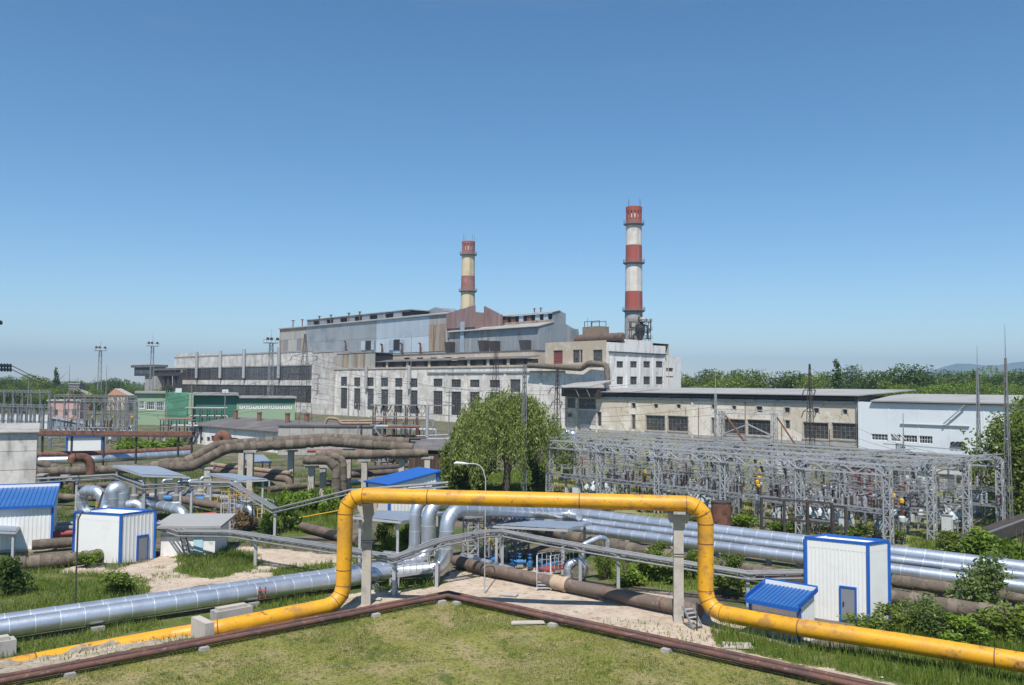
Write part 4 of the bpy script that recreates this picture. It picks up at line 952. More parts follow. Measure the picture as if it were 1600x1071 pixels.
def mono_hut(c, d, L, dep, hf, hb, label, front='panel', nrib=14, rr=14):
    """hut with a single-pitch blue sheet roof falling to the front"""
    W = Wall.at((c.x, c.y), Vector((*d, 0))); r = W.thing('panel_hut', label, 'hut')
    mb = MB(); mb.v = [(0,0,-.3),(L,0,-.3),(L,dep,-.3),(0,dep,-.3),(0,0,hf),(L,0,hf),(L,dep,hb),(0,dep,hb)]
    mb.f = [(4,5,6,7),(0,1,5,4),(1,2,6,5),(2,3,7,6),(3,0,4,7)]; mb.build('walls', K[front], r)
    m = MB(); ribs(m, (0,-.004), (L,-.004), -.1, hf-.05, (0,-1), rr, .02); m.build('front_cladding', K['panel'], r)
    m = MB(); ribs(m, (L+.004,0), (L+.004,dep), -.1, hf, (1,0), max(5,int(rr*dep/L)), .02, slope=lambda t: hf+(hb-hf)*t-.03); m.build('side_cladding', K['panel'], r)
    MB().slab((-.12,-.35,hf+.02),(L+.12,-.35,hf+.02),(L+.12,dep+.1,hb+.12),(-.12,dep+.1,hb+.12),.08).build('roof', K['bluedeep'], r)
    sl = (hb-hf+.1)/(dep+.45)
    for k in range(nrib):
        x = L*(k+.5)/nrib; MB().beam((x,-.35,hf+.05),(x,dep,hf+.05+sl*(dep+.35)),.05,.06).build('roof_rib', K['bluedeep'], r)
    MB().beam((-.12,-.36,hf-.06),(L+.12,-.36,hf-.06),.05,.22).build('gutter_trim', K['blue'], r)
    for x in (-.14, L+.14): MB().beam((x,-.36,hf+.14),(x,dep+.12,hf+.14+sl*(dep+.48)),.06,.26).build('verge_trim', K['blue'], r)
    MB().beam((-.14,dep+.12,hb+.28),(L+.14,dep+.12,hb+.28),.07,.3).build('ridge_trim', K['blue'], r)
    MB().beam((-.1,dep+.06,hb+.2),(L+.1,dep+.06,hb+.2),.03,.3).build('inner_flashing', K['panel'], r)
    for x in (0, L): MB().box(x-.09,-.07,-.1,x+.09,.1,hf-.06).build('corner_trim', K['blue'], r)
    MB().box(-.4,-.5,-.2,L+.4,dep+.3,.12).build('plinth', K['concpale'], r)
    return r
c = G(1173, 991); q = G(1249, 1007); d = Vector((q.x-c.x, q.y-c.y))
hf = D(1173, 942, c.y).z; mono_hut(c, d.normalized(), d.length, 2.1, hf+.22, hf+.62, 'small low hut with blue ribbed roof beside the tall white hut', 'panel', 12, 12)
q = G(80, 857); dd = Vector((.92,.39)).normalized(); L = 7.5; c = Vector((q.x-dd.x*L, q.y-dd.y*L, 0)); hf = D(82, 789, q.y).z
mono_hut(c, dd, L, 4.6, hf, hf+.95, 'white hut with blue ribbed roof at the left edge', 'panel', 22, 24)
# hut with plain blue roof behind the yellow gantry
W = Wall(573, 97, Vector((.92,.39,0))); r = W.thing('panel_hut', 'white hut under a bright blue sloping roof behind the yellow pipe', 'hut')
ue = W.uz(689,750)[0]; z1 = W.uz(606,757)[1]; z2 = W.uz(688,738)[1]
pa, pb = G(568, 752.5, 3.2), None
f0 = D(606,757.5,92); f1 = D(690,735,96); b1 = D(654,729.5,101); b0 = D(568,751.5,98)
r.location = (0,0,0); r.rotation_euler = (0,0,0)
mb = MB(); ff_ = []
ins = [f0.lerp(b1,.05), f1.lerp(b0,.05), b1.lerp(f0,.05), b0.lerp(f1,.05)]
mb.v = [(p.x,p.y,-.3) for p in ins]+[(p.x,p.y,p.z-.25) for p in ins]; mb.f = [(0,1,5,4),(1,2,6,5),(2,3,7,6),(3,0,4,7),(4,5,6,7)]; mb.build('walls', K['panel'], r)
m = MB(); nv = Vector((f1.y-f0.y, -(f1.x-f0.x))).normalized(); zf = lambda t: ins[0].z-.3+(ins[1].z-ins[0].z)*t
ribs(m, (ins[0].x,ins[0].y-.004), (ins[1].x,ins[1].y-.004), -.1, 3, nv[:], 14, .04, slope=zf); m.build('front_cladding', K['panel'], r)
MB().slab(f0,f1,b1,b0,.16).build('roof', K['blue'], r); 
for p in ins[:2]+ins[3:]: MB().box(p.x-.14,p.y-.14,-.1,p.x+.14,p.y+.14,p.z-.2).build('corner_trim', K['blue'], r)
# low white valve house with flat roof, pale blue door and leaning ladder
c = G(250,868); W = Wall.at((c.x,c.y), Vector((.995,.08,0))); r = W.thing('valve_house', 'low white valve house with flat grey roof and pale blue door', 'hut')
ue = W.uz(336,850)[0]; H = 2.25; dh = W.rect(303,839,317,863)
mb = MB(); wall_holes(mb, 0, ue, -.3, H, [], 0, .2); shell(mb, 0, ue, 4.2, -.3, H); mb.build('wall', K['whiteclean'], r)
MB().slab((-.5,-.7,H+.2),(ue+.6,-.7,H+.2),(ue+.6,4.6,H+.45),(-.5,4.6,H+.45),.2).build('roof', K['roofgrey'], r)
m = mat('pale_blue_paint', (.40,.58,.66), .6); MB().box(dh[0],-.08,.05,dh[1],-.004,dh[3]).build('door', m, r); MB().box(0,-.06,1.5,ue*.55,-.004,1.62).build('ledge', K['concrete'], r)
f = MB(); u0, u1 = W.uz(281,841)[0], W.uz(296,866)[0]
f.beam((u0,-.4,H-.1),(u1,-1.2,-.05),.06); f.beam((u0+.45,-.4,H-.1),(u1+.45,-1.2,-.05),.06)
for k in range(8): t = (k+.5)/8; f.beam((u0+(u1-u0)*t,-.4-.8*t,H-.1-(H-.05)*t),(u0+(u1-u0)*t+.45,-.4-.8*t,H-.1-(H-.05)*t),.045)
l = f.build('ladder', K['steeldark']); l.location = W.P; l.rotation_euler = (0,0,W.rz); tag(l, 'dark ladder leaning against the low white valve house', 'ladder')
# old brown timber shed behind the willow
W = Wall(640, 122, Vector((.98,-.2,0))); r = W.thing('timber_shed', 'dark brown plank shed left of the willow', 'shed'); ue = W.uz(722,730)[0]; zt = W.uz(680,704)[1]
MB().box(.05,.05,-.3,ue,6,zt).build('core', K['dark'], r)
n = 30
for k in range(n): MB().box(ue*k/n+.02,-.03-random.uniform(0,.03),-.1,ue*(k+1)/n-.02,.04,zt-random.uniform(0,.12)).build('plank', K['timber'], r)
MB().slab((-.3,-.4,zt+.1),(ue+.3,-.4,zt+.1),(ue+.3,7,zt+1.1),(-.3,7,zt+1.1),.12).build('roof', K['roofdark'], r)
# small pale shed far right
W = Wall(1561, 96, Vector((.9,.43,0))); r = W.thing('pale_shed', 'small pale grey shed with ridged roof at the right edge', 'shed'); zt = W.uz(1562,787)[1]
MB().prism([(0,-.3),(3.6,-.3),(3.6,zt),(1.8,zt+.8),(0,zt)], 0, 5).build('walls', K['cabwhite'], r); MB().slab((-.2,-.3,zt-.05),(-.2,5.3,zt-.05),(1.8,5.3,zt+.92),(1.8,-.3,zt+.92),.08).slab((1.8,-.3,zt+.92),(1.8,5.3,zt+.92),(3.8,5.3,zt-.05),(3.8,-.3,zt-.05),.08).build('roof', K['roofgrey'], r)
MB().box(-.1,-.1,-.1,3.7,-.02,.35).build('base_band', K['blue'], r)
# black sloping conveyor trough at right
p0 = G(1478,862,.3); p1 = D(1612,812,86); r = thing('sloping_trough', 'black sloping conveyor trough climbing out of the right edge', 'conveyor', (p0.x,p0.y,0))
q = p1-p0; o = Vector((0,0,.3)); e = q+o
MB().beam(o, e, 1.6, 1.1).build('trough_body', K['steeldark'], r)
f = MB(); f.beam(o+Vector((0,-.9,.6)), e+Vector((0,-.9,.6)), .12); f.beam(o+Vector((0,-.9,-.5)), e+Vector((0,-.9,-.5)), .14); f.build('edge_rail', K['steelgrey'], r)
for t in (.3,.55,.8,.97):
    c = o.lerp(e,t); MB().box(c.x-.12,c.y-.3,-.3,c.x+.12,c.y-.05,c.z-.4).build('post', K['steeldark'], r)

# ================================================================ SWITCHYARD
def lattice(h, w0, w1, n, leg=.08, br=.045):
    """returns (leg meshes, bracing mesh builder) for a tapering square mast"""
    legs = []; b = MB()
    def cr(z, i):
        w = (w0+(w1-w0)*z/h)/2; return Vector(((-1,1,1,-1)[i]*w, (-1,-1,1,1)[i]*w, z))
    for i in range(4): m = MB(); m.beam(cr(0,i)-Vector((0,0,.2)), cr(h,i), leg); legs.append(m)
    zs = [0]; 
    step = h/n
    for k in range(n):
        z0, z1 = k*step, (k+1)*step
        for i in range(4):
            j = (i+1) % 4
            b.beam(cr(z0, i if k % 2 else j), cr(z1, j if k % 2 else i), br)
            b.beam(cr(z1, i), cr(z1, j), br)
    return legs, b
def mast(label, cat, x, y, h, w0, w1, n, mk='galv', rod=0, leg=.08, br=.045, name='lattice_mast', group=None, rz=.6):
    r = thing(name, label, cat, (x, y, 0), rz, group); legs, b = lattice(h, w0, w1, n, leg, br)
    for l in legs: l.build('leg', K[mk], r)
    b.build('bracing', K[mk], r)
    if rod: MB().tube([(0,0,h-.3),(0,0,h+rod*.5),(0,0,h+rod)], [leg*.7,leg*.5,leg*.25], 6).build('lightning_rod', K[mk], r)
    return r
def truss(p, q, w, h, n, ch=.08, br=.045):
    """box truss from p to q: chord builders and bracing builder, local to p"""
    p = Vector(p); q = Vector(q); d = (q-p); L = d.length; d.normalize(); s = Vector((-d.y, d.x, 0)).normalized(); up = Vector((0,0,1))
    cs = []; b = MB(); m = MB()
    off = [s*(w/2)+up*(h/2), s*(-w/2)+up*(h/2), s*(-w/2)-up*(h/2), s*(w/2)-up*(h/2)]
    for o in off: m.beam(p+o, q+o, ch)
    for k in range(n):
        a = p+d*(L*k/n); c = p+d*(L*(k+1)/n)
        for i in range(4):
            j = (i+1) % 4
            b.beam(a+off[i if k % 2 else j], c+off[j if k % 2 else i], br)
        b.beam(a+off[0], a+off[1], br); b.beam(a+off[2], a+off[3], br)
    return m, b
def insul_mesh(n=7, r=.11, pitch=.13, stem=.035):
    prof = [(stem, 0)]
    for k in range(n): z = .06+k*pitch; prof += [(stem, z), (r, z+.02), (r*.9, z+.06), (stem, z+.08)]
    prof.append((stem, .1+n*pitch)); return MB().lathe(prof, 8)
I_HANG = insul_mesh(7, .15, .14).mesh('insulator_string', K['steelgrey'], True)
I_DARK = insul_mesh(7, .16, .15).mesh('insulator_string', K['insulblack'], True)
I_POST = insul_mesh(8, .13, .12, .07).mesh('post_insulator', K['ceramic'], True)
I_BROWN = insul_mesh(8, .13, .12, .07).mesh('post_insulator', K['ceramicbrown'], True)
F0 = Vector((4.9, 110, 0)); F1 = Vector((33.9, 78.2, 0)); DB = Vector((15.6, 9.8, 0))
CL, CB = lattice(7.0, .62, .55, 8, .11, .08)
cl_me = [c.mesh('leg', K['galvlight']) for c in CL]; cb_me = CB.mesh('bracing', K['galvlight'])
gang = math.atan2((F1-F0).y, (F1-F0).x)
rows = [(0.0,'front','galvlight'), (.36,'second','galvlight'), (.68,'third','galvlight'), (1.0,'rear','galvlight')]
NB = 6
for f, nm, mk in rows:
    a = F0+DB*f; b = F1+DB*f
    r = thing('switchyard_gantry', f'{nm} row of grey lattice portal frames in the large switchyard', 'gantry', a, 0, 'gantry rows of the large switchyard')
    k0 = -2 if f > .6 else 0
    for k in range(k0, NB):
        if 0 < f < 1 and k in (1, 3): continue
        p = (b-a)*(k/(NB-1)); c = link('column', None, r, p, (0,0,gang)); c.empty_display_size = .2
        for me in cl_me: link('leg', me, c)
        link('bracing', cb_me, c)
    for k in range(k0, NB-1):
        p = (b-a)*(k/(NB-1)); q = (b-a)*((k+1)/(NB-1)); z = Vector((0,0,6.75))
        m, br = truss(p+z, q+z, .8, .9, 6, .13, .10); o = m.build('beam', K[mk], r); br.build('bracing', K[mk], o)
        for t in (.2,.5,.8):
            s = p.lerp(q, t)+Vector((0,0,6.45)); link('insulator_string', I_HANG, r, s, (R(180+random.uniform(-50,50)),0,gang))
        for zl in (3.0,) if f < .3 else (2.6, 4.0):
            m, br = truss(p+Vector((0,0,zl)), q+Vector((0,0,zl)), .4, .36, 7, .085, .06); o = m.build('lower_beam', K['galv'], r); br.build('bracing', K['galv'], o)
            for t in (.25,.5,.75): link('post_insulator', I_BROWN if k % 2 else I_POST, r, p.lerp(q, t)+Vector((0,0,zl+.15)))
for k in (0, 2, 4, 5):                                           # cross beams over the rows
    a = F0.lerp(F1, k/(NB-1)); b = a+DB; r = thing('cross_beam', f'{ORD[(0,0,1,0,2,3)[k]]} cross beam from the left tying the switchyard gantry rows together', 'beam', a, 0, 'cross beams of the large switchyard')
    m, br = truss(Vector((0,0,7.35)), DB+Vector((0,0,7.35)), .5, .45, 12, .07, .045); o = m.build('chords', K['galvlight'], r); br.build('bracing', K['galvlight'], o)
for k in range(7):                                              # flexible busbars slung along the yard
    f = .08+.13*k; a = F0+DB*f; b = F1+DB*f; pts = []
    for j in range(NB-1):
        for t in np.linspace(0, 1, 7)[:-1]:
            p = a.lerp(b, (j+t)/(NB-1)); pts.append(p+Vector((0,0,6.0-1.0*4*t*(1-t)-.4*(k % 2))))
    tag(MB().tube(pts, .025, 5).build('busbar_wire', K['galv']), f'sagging bare conductor wire, {ORD[k]} from the front across the large switchyard', 'wire', 'wires of the large switchyard')
for k in range(14):                                             # line drops from the rear row to the cream hall wall
    a = F0.lerp(F1, -.3+.095*k)+DB+Vector((0,0,6.9)); u = RB.uz(900+31*k, 640)[0]; e = RB.pt(u, -.1); e.z = 8.2
    pts = [a.lerp(e, t)-Vector((0,0,1.6*4*t*(1-t))) for t in np.linspace(0, 1, 11)]
    tag(MB().tube(pts, .022, 5).build('drop_wire', K['cable']), f'thin sagging wire from the switchyard to the cream hall, {ORD[k]} from the left', 'wire', 'drop wires to the cream hall')
for k in range(6):                                              # short jumpers across the bays
    a = F0.lerp(F1, .1+.16*k)+DB*.0+Vector((0,0,6.4)); e = F0.lerp(F1, .1+.16*k)+DB+Vector((0,0,6.4))
    pts = [a.lerp(e, t)-Vector((0,0,1.4*4*t*(1-t))) for t in np.linspace(0, 1, 11)]
    tag(MB().tube(pts, .022, 5).build('cross_wire', K['galv']), f'sagging wire slung across the switchyard bays, {ORD[k]} from the left', 'wire', 'cross wires of the large switchyard')
# equipment prototypes
def breaker():
    r = thing('circuit_breaker', 'x', 'circuit breaker'); f = MB()
    for x in (-1.0, 1.0):
        for y in (-.5, .5): f.beam((x,y,-.2),(x,y,1.1),.12)
    for y in (-.5,.5): f.beam((-1.5,y,1.15),(1.5,y,1.15),.14)
    for x in (-1,1): f.beam((x,-.5,1.15),(x,.5,1.15),.12); f.beam((x,-.5,.1),(x,.5,1.0),.06)
    f.build('frame', K['galv'], r)
    for x in (-1.0, 0, 1.0):
        MB().lathe([(.18,1.2),(.32,1.3),(.32,1.75),(.2,1.95),(.1,1.97)], 10, (x,0,0)).build('tank', K['cabinet'], r, True)
        for s in (-1, 1):
            link('bushing', I_POST, r, (x, s*.1, 1.8), (R(-38*s), 0, 0)); 
        MB().beam((x,-.85,2.55),(x,.85,2.55),.05).build('terminal', K['galvlight'], r)
    MB().box(1.55,-.4,.35,2.15,.4,1.65).build('control_cabinet', K['cabinet'], r)
    return r
def disconnector():
    r = thing('disconnector', 'x', 'disconnector'); f = MB()
    for x in (-1.3, 1.3): f.beam((x,0,-.2),(x,0,2.3),.16); f.beam((x,-.6,2.35),(x,.6,2.35),.12)
    for y in (-.6,.6): f.beam((-1.7,y,2.45),(1.7,y,2.45),.12)
    f.beam((-1.3,0,.3),(1.3,0,2.2),.06); f.build('frame', K['galv'], r)
    for x in (-1.3, 0, 1.3):
        for y in (-.6, .6): link('post_insulator', I_BROWN if x else I_POST, r, (x,y,2.5))
        MB().beam((x,-.6,3.65),(x,.6,3.65),.07).beam((x,-.3,3.65),(x,-.3,3.95),.05).build('blade', K['galvlight'], r)
    MB().box(-1.55,-.25,.7,-1.1,-.06,1.4).build('drive_box', K['cabinet'], r)
    return r
def transformer(mk):
    r = thing('transformer', 'x', 'transformer')
    MB().box(-1.1,-.7,.25,1.1,.7,2.2).build('tank', K[mk], r); MB().box(-1.3,-.85,2.2,1.3,.85,2.32).build('cover', K[mk], r)
    for s in (-1, 1):
        m = MB()
        for k in range(7): x = -1.0+k*.33; m.box(x-.04,s*.72 if s > 0 else -1.1,.5,x+.04,1.1 if s > 0 else -.72,2.0)
        m.build('radiator', K[mk], r)
    MB().tube([(-1.0,0,2.75),(1.0,0,2.75)], .24, 10).build('conservator', K[mk], r, True)
    for x in (-.7,0,.7): link('bushing', I_BROWN, r, (x,-.45,2.3), (R(14),0,0))
    MB().box(-1.4,-.9,-.2,1.4,.9,.25).build('plinth', K['concrete'], r)
    return r
def cabinet():
    r = thing('control_cabinet', 'x', 'cabinet')
    b = MB().box(-.45,-.3,.2,.45,.3,1.75).build('body', K['cabwhite'], r); MB().box(-.5,-.36,1.75,.5,.36,1.82).build('lid', K['galv'], r)
    MB().box(-.4,-.33,.3,.4,-.302,1.65).build('door', K['cabwhite'], r); MB().box(-.4,-.25,-.2,-.3,.25,.2).box(.3,-.25,-.2,.4,.25,.2).build('feet', K['galv'], r)
    return r
def capacitor():
    r = thing('voltage_transformer', 'x', 'voltage transformer')
    f = MB().beam((-.2,-.2,-.2),(-.2,-.2,1.9),.07).beam((.2,-.2,-.2),(.2,-.2,1.9),.07).beam((-.2,.2,-.2),(-.2,.2,1.9),.07).beam((.2,.2,-.2),(.2,.2,1.9),.07)
    for k in range(4): f.beam((-.2,-.2,k*.45),(.2,-.2,k*.45+.4),.04)
    f.build('stand', K['galv'], r); MB().lathe([(.28,1.9),(.3,1.95),(.3,2.3),(.18,2.4)], 10).build('tank', K['cabinet'], r, True); link('post_insulator', I_BROWN, r, (0,0,2.4)); MB().lathe([(.12,3.5),(.2,3.55),(.2,3.8),(.05,3.9)], 10).build('cap', K['amber'], r, True)
    return r
EQ = {}
def equip(kindname, make, u, f, label, rz=0.0, z=0.0, sc=1.0):
    p = F0.lerp(F1, u)+DB*f
    if kindname not in EQ: o = EQ[kindname] = make()
    else: o = copy_tree(EQ[kindname])
    o.location = (p.x, p.y, z); o.rotation_euler = (0,0,gang+rz); o.scale = (sc,)*3; o['label'] = label; o['group'] = kindname+' units in the large switchyard'
    return o
seqs = {'first':.1,'second':.3,'third':.5,'fourth':.7,'fifth':.9}
for ri, (rn, f) in enumerate(seqs.items()):
    cnt = {}
    for k in range(11):
        u = .05+k*.086+.02*ri
        kn, mk = [('disconnector', disconnector), ('circuit breaker', breaker), ('disconnector', disconnector), ('voltage transformer', capacitor)][(k+ri) % 4]
        cnt[kn] = cnt.get(kn, 0)+1
        equip(kn, mk, u, f+random.uniform(-.03,.03), f'{ORD[cnt[kn]-1]} {kn} from the left in the {rn} aisle of the large switchyard', random.choice([0,0,R(90)]), 0, 1.05)
for k, (u, f) in enumerate(((.30,.93),(.46,.95),(.60,.92))):
    equip('grey transformer', lambda: transformer('cabinet'), u, f, f'grey finned transformer at the back of the large switchyard, {ORD[k]} from the left')
for k, (u, f) in enumerate(((.70,.95),(.775,.97))):
    equip('dark red transformer', lambda: transformer('redtrans'), u, f, f'dark red transformer by the cream hall, {ORD[k]} from the left', 0, 0, 1.25)
for k, (u, f) in enumerate(((.10,.02),(.36,-.04),(.52,-.06),(.66,.30),(.82,.33),(.93,.2),(.97,.62))):
    equip('control cabinet', cabinet, u, f, f'white control cabinet standing among the switchgear, {ORD[k]} from the left', random.uniform(-.2,.2))
# nearer low equipment outside the front row
for k, (px, py, kn, mk) in enumerate(((1265,825,'circuit breaker',breaker),(1455,828,'circuit breaker',breaker),(1118,800,'disconnector',disconnector),(1345,835,'disconnector',disconnector),(1410,850,'voltage transformer',capacitor))):
    p = G(px, py); o = copy_tree(EQ[kn]); o.location = p; o.rotation_euler = (0,0,gang); o['label'] = f'{kn} standing before the gantry rows, {ORD[k]} unit from the left'
for k in range(22):                                             # plain support frames among the switchgear
    rk = random.Random(k+50); u = .04+.042*k; f = (.22,.42,.6,.8,.06,.95)[k % 6]; p = F0.lerp(F1, u)+DB*f; h = rk.uniform(1.8, 3.6)
    r = thing('support_frame', f'plain steel support frame among the switchgear, {ORD[k] if k < 11 else ORD[21-k]} from the {"left" if k < 11 else "right"} end', 'frame', p, gang+rk.choice((0, R(90))), 'support frames in the large switchyard'); w = rk.uniform(.8,1.7); mk = K[rk.choice(('galv','steelgrey','steeldark'))]
    for x in (-w, w): MB().box(x-.07,-.07,-.2,x+.07,.07,h).build('post', mk, r)
    MB().box(-w-.4,-.08,h,w+.4,.08,h+.15).build('beam', mk, r); MB().beam((-w,0,h*.3),(w,0,h*.9),.06).beam((w,0,h*.3),(-w,0,h*.9),.06).build('bracing', mk, r)
    for x in (-w*.8, 0, w*.8): i = link('post_insulator', rk.choice((I_BROWN, I_POST)), r, (x,0,h+.15)); i.scale = (.8,.8,rk.uniform(.5,.8))
# brown post frame for cables in front of the yard
for k, (x0, y0, x1, y1) in enumerate(((1190,832,1300,842),(1302,848,1322,850))):
    a = G(x0, y0); b = G(x1, y1); r = thing('post_frame', ['long low frame of dark brown posts in front of the switchyard','short dark brown post frame beside the tall white hut'][k], 'frame', a)
    n = 4 if k == 0 else 2; q = b-a
    for j in range(n): c = q*(j/(n-1)); MB().box(c.x-.11,c.y-.11,-.2,c.x+.11,c.y+.11,3.3).build('post', K['steeldark'], r)
    for z in (3.3, 1.4): MB().beam(Vector((0,0,z)), q+Vector((0,0,z)), .16, .18).build('rail', K['steeldark'], r)
p = G(1127, 823); o = thing('rusty_drum_tank', 'upright rusty brown drum right of the yellow gantry', 'tank', p)
MB().lathe([(1.0,-.2),(1.0,2.5)], 24).build('shell', K['rust'], o, True); MB().lathe([(1.04,2.42),(1.04,2.54),(.2,2.62)], 24).build('rim', K['steeldark'], o, True)

# --- masts, pylons and poles
def mast_px(label, cat, px, ptop, Y, w0, w1, n, mk, rodpx=None, leg=.1, br=.055, name='lattice_mast'):
    t = D(px, ptop, Y); rod = (D(px, rodpx, Y).z-t.z) if rodpx else 0
    return mast(label, cat, t.x, t.y, t.z, w0, w1, n, mk, rod, leg, br, name)
mast_px('tallest lattice lightning mast at the right edge', 'mast', 1571, 560, 84, .62, .12, 20, 'steelgrey', 508, .06, .03)
mast_px('thinner lattice lightning mast left of the tallest one at the right edge', 'mast', 1527, 575, 98, .55, .1, 20, 'galv', 540, .06, .03)
mast_px('slim pale lattice mast rising from the middle of the large switchyard', 'mast', 1118, 615, 104, .5, .14, 15, 'galvlight', 575, .06, .03)
mast_px('slim grey lattice pole in front of the willow', 'mast', 820, 570, 108, .5, .3, 26, 'steelgrey', None, .07, .04)
def pylon(label, px, ptop, Y, w0, arms, mk='steeldark', n=14, w1=.35):
    r = mast_px(label, 'pylon', px, ptop, Y, w0, w1, n, mk, None, .10, .05, 'pylon'); s = Y/FPX
    for py, half in arms:
        z = D(px, py, Y).z; hw = half*s; m = MB()
        for y in (-.4,.4): m.beam((-hw,0,z),(0,y,z+.9),.1); m.beam((hw,0,z),(0,y,z+.9),.1); m.beam((-hw,0,z),(hw,0,z),.1)
        o = m.build('cross_arm', K[mk], r); o.rotation_euler = (0,0,-.6)
        for x in (-hw, hw):
            i = link('insulator_string', I_DARK, o, (x,0,z), (R(180),R(20),0)); i.scale = (1.3,1.3,1.3)
    return r
pylon('dark power pylon with three cross arms in front of the stair tower', 477, 522, 262, 4.4, ((557,20),(586,24),(611,22)), 'steeldark', 16)
pylon('dark lattice pylon above the cream hall with crossing arms', 1265, 569, 185, 1.5, ((610,9),(643,10)), 'steeldark', 12, .2)
pylon('dark lattice pylon standing against the turbine hall wall above the willow', 775, 545, 240, 2.6, ((614,14),), 'steeldark', 14, .6)
pylon('small dark pylon right of the willow top', 871, 574, 200, 1.6, ((607,10),(629,8)), 'steeldark', 14, .3)
def floodmast(label, px, ptop, Y, rodpx, plat):
    r = mast_px(label, 'floodlight mast', px, ptop, Y, 2.0, 1.1, 16, 'galv', rodpx, .16, .08, 'floodlight_mast'); t = D(px, plat, Y).z
    m = MB().box(-2.6,-2.2,t-.15,2.6,2.2,t+.1); m.build('platform', K['galvlight'], r); f = MB()
    for x in (-2.5,2.5):
        for y in (-2.1,2.1): f.beam((x,y,t),(x,y,t+1.3),.1)
    for x in (-2.5,2.5): f.beam((x,-2.1,t+1.3),(x,2.1,t+1.3),.09)
    for y in (-2.1,2.1): f.beam((-2.5,y,t+1.3),(2.5,y,t+1.3),.09)
    f.build('railing', K['galv'], r)
    for x in (-2.2,-.8,1.6): MB().box(x-.5,-2.6,t+.9,x+.5,-2.2,t+1.9).build('floodlight', K['steeldark'], r)
floodmast('leftmost floodlight mast, beside the poplar', 157, 549, 420, 533, 548)
floodmast('floodlight mast beside the dark conveyor gallery', 238.5, 541, 420, 519, 541)
floodmast('pale floodlight mast in front of the glazed hall', 424, 536, 330, 515, 536)
for k, (px, pt, pb, Y) in enumerate(((45,588,650,230),(109,570,650,250),(167,570,655,250),(643,518,640,285),(918,495,522,315),(1411,646,665,140))):
    t = D(px, pt, Y); lab = ['thin mast over the far left switchyard','thin pole in front of the orange roofed house','thin pole right of the leftmost floodlight mast','thin whip pole in front of the boiler house wall','short whip aerial beside the brown roof hut','thin aerial in front of the white hall'][k]
    z0 = 0 if k not in (4,) else 29.4
    r = thing('whip_pole', lab, 'pole', (t.x,t.y,z0)); h = t.z-z0
    MB().tube([(0,0,0),(0,0,h*.6),(0,0,h)], [.22,.12,.05], 6).build('shaft', K['steelgrey'], r, True); MB().tube([(0,0,h*.45),(0,0,h*.47)], .3, 8).build('collar', K['steeldark'], r)
# portal with slung A frame against the cream hall
a = D(1128, 700, 150); b = D(1210, 700, 142); r = thing('lattice_portal', 'pale lattice portal with a slung A frame in front of the cream hall windows', 'gantry', (a.x,a.y,0)); q = Vector((b.x-a.x, b.y-a.y, 0))
zt = D(1165, 644, 146).z
for c in (Vector((0,0,0)), q):
    L_, B_ = lattice(zt, .8, .7, 12, .1, .055); cc = link('column', None, r, c, (0,0,gang)); 
    for l in L_: l.build('leg', K['galvlight'], cc)
    B_.build('bracing', K['galvlight'], cc)
m, br = truss(Vector((-1.5,0,zt)), q+Vector((1.5,0,zt)), .8, .7, 9, .09, .05); o = m.build('beam', K['galvlight'], r); br.build('bracing', K['galvlight'], o)
z1 = D(1165,663,146).z; z2 = D(1165,679,146).z; m = MB(); c = q*.5
m.beam(c+Vector((0,-.3,z1)), Vector((.4,-.3,z2)), .16); m.beam(c+Vector((0,-.3,z1)), q+Vector((-.4,-.3,z2)), .16); m.beam(Vector((.4,-.3,z2)), q+Vector((-.4,-.3,z2)), .1); m.build('slung_frame', K['galvlight'], r)
e1 = D(1247,702,140); e0 = D(1214,652,142); MB().beam(Vector((e0.x-a.x,e0.y-a.y,e0.z)), Vector((e1.x-a.x,e1.y-a.y,e1.z)), .22).build('stay', K['rust'], r)
e1 = D(1168,697,140); e0 = D(1134,650,146); MB().beam(Vector((e0.x-a.x,e0.y-a.y,e0.z)), Vector((e1.x-a.x,e1.y-a.y,e1.z)), .22).build('stay', K['rust'], r)
# lamp gantry in front of the white hall
p = D(1406, 720, 128); r = thing('lamp_gantry', 'short lattice post with a long arm and white lamps in front of the white hall', 'lamp post', (p.x,p.y,0))
zt = D(1406,694,128).z; L_, B_ = lattice(zt, .9, .7, 10, .09, .05)
for l in L_: l.build('leg', K['galv'], r)
B_.build('bracing', K['galv'], r); s = 128/FPX
MB().beam((-25*s,0,zt),(105*s,1.5,zt-.9),.18).build('arm', K['galvlight'], r)
for x in (-14,-10,-2): MB().beam((x*s,-.3,zt+1.6),(x*s+.9,-.3,zt+.7),.35,.12).build('lamp_head', K['cabwhite'], r)
# street lamp behind the yellow gantry
p = G(757, 927); zt = D(755, 735, p.y).z; r = thing('street_lamp', 'slender grey street lamp with curved neck behind the yellow gantry', 'street lamp', p)
tp = D(731, 724.5, p.y); dx = tp.x-p.x
MB().tube(fillet([(0,0,-.2),(0,0,zt-.6),(dx*.25,0,tp.z-.05),(dx,0,tp.z)], 1.2, 5), .038, 10).build('pole', K['galvlight'], r, True)
MB().tube([(dx+.05,0,tp.z-.03),(dx-.25,0,tp.z),(dx-.75,0,tp.z+.03),(dx-.95,0,tp.z)], [.04,.09,.11,.05], 10).build('lamp_head', K['cabwhite'], r, True)
MB().tube([(0,0,zt*.55),(0,0,zt*.57)], .06, 10).build('collar', K['galv'], r, True)
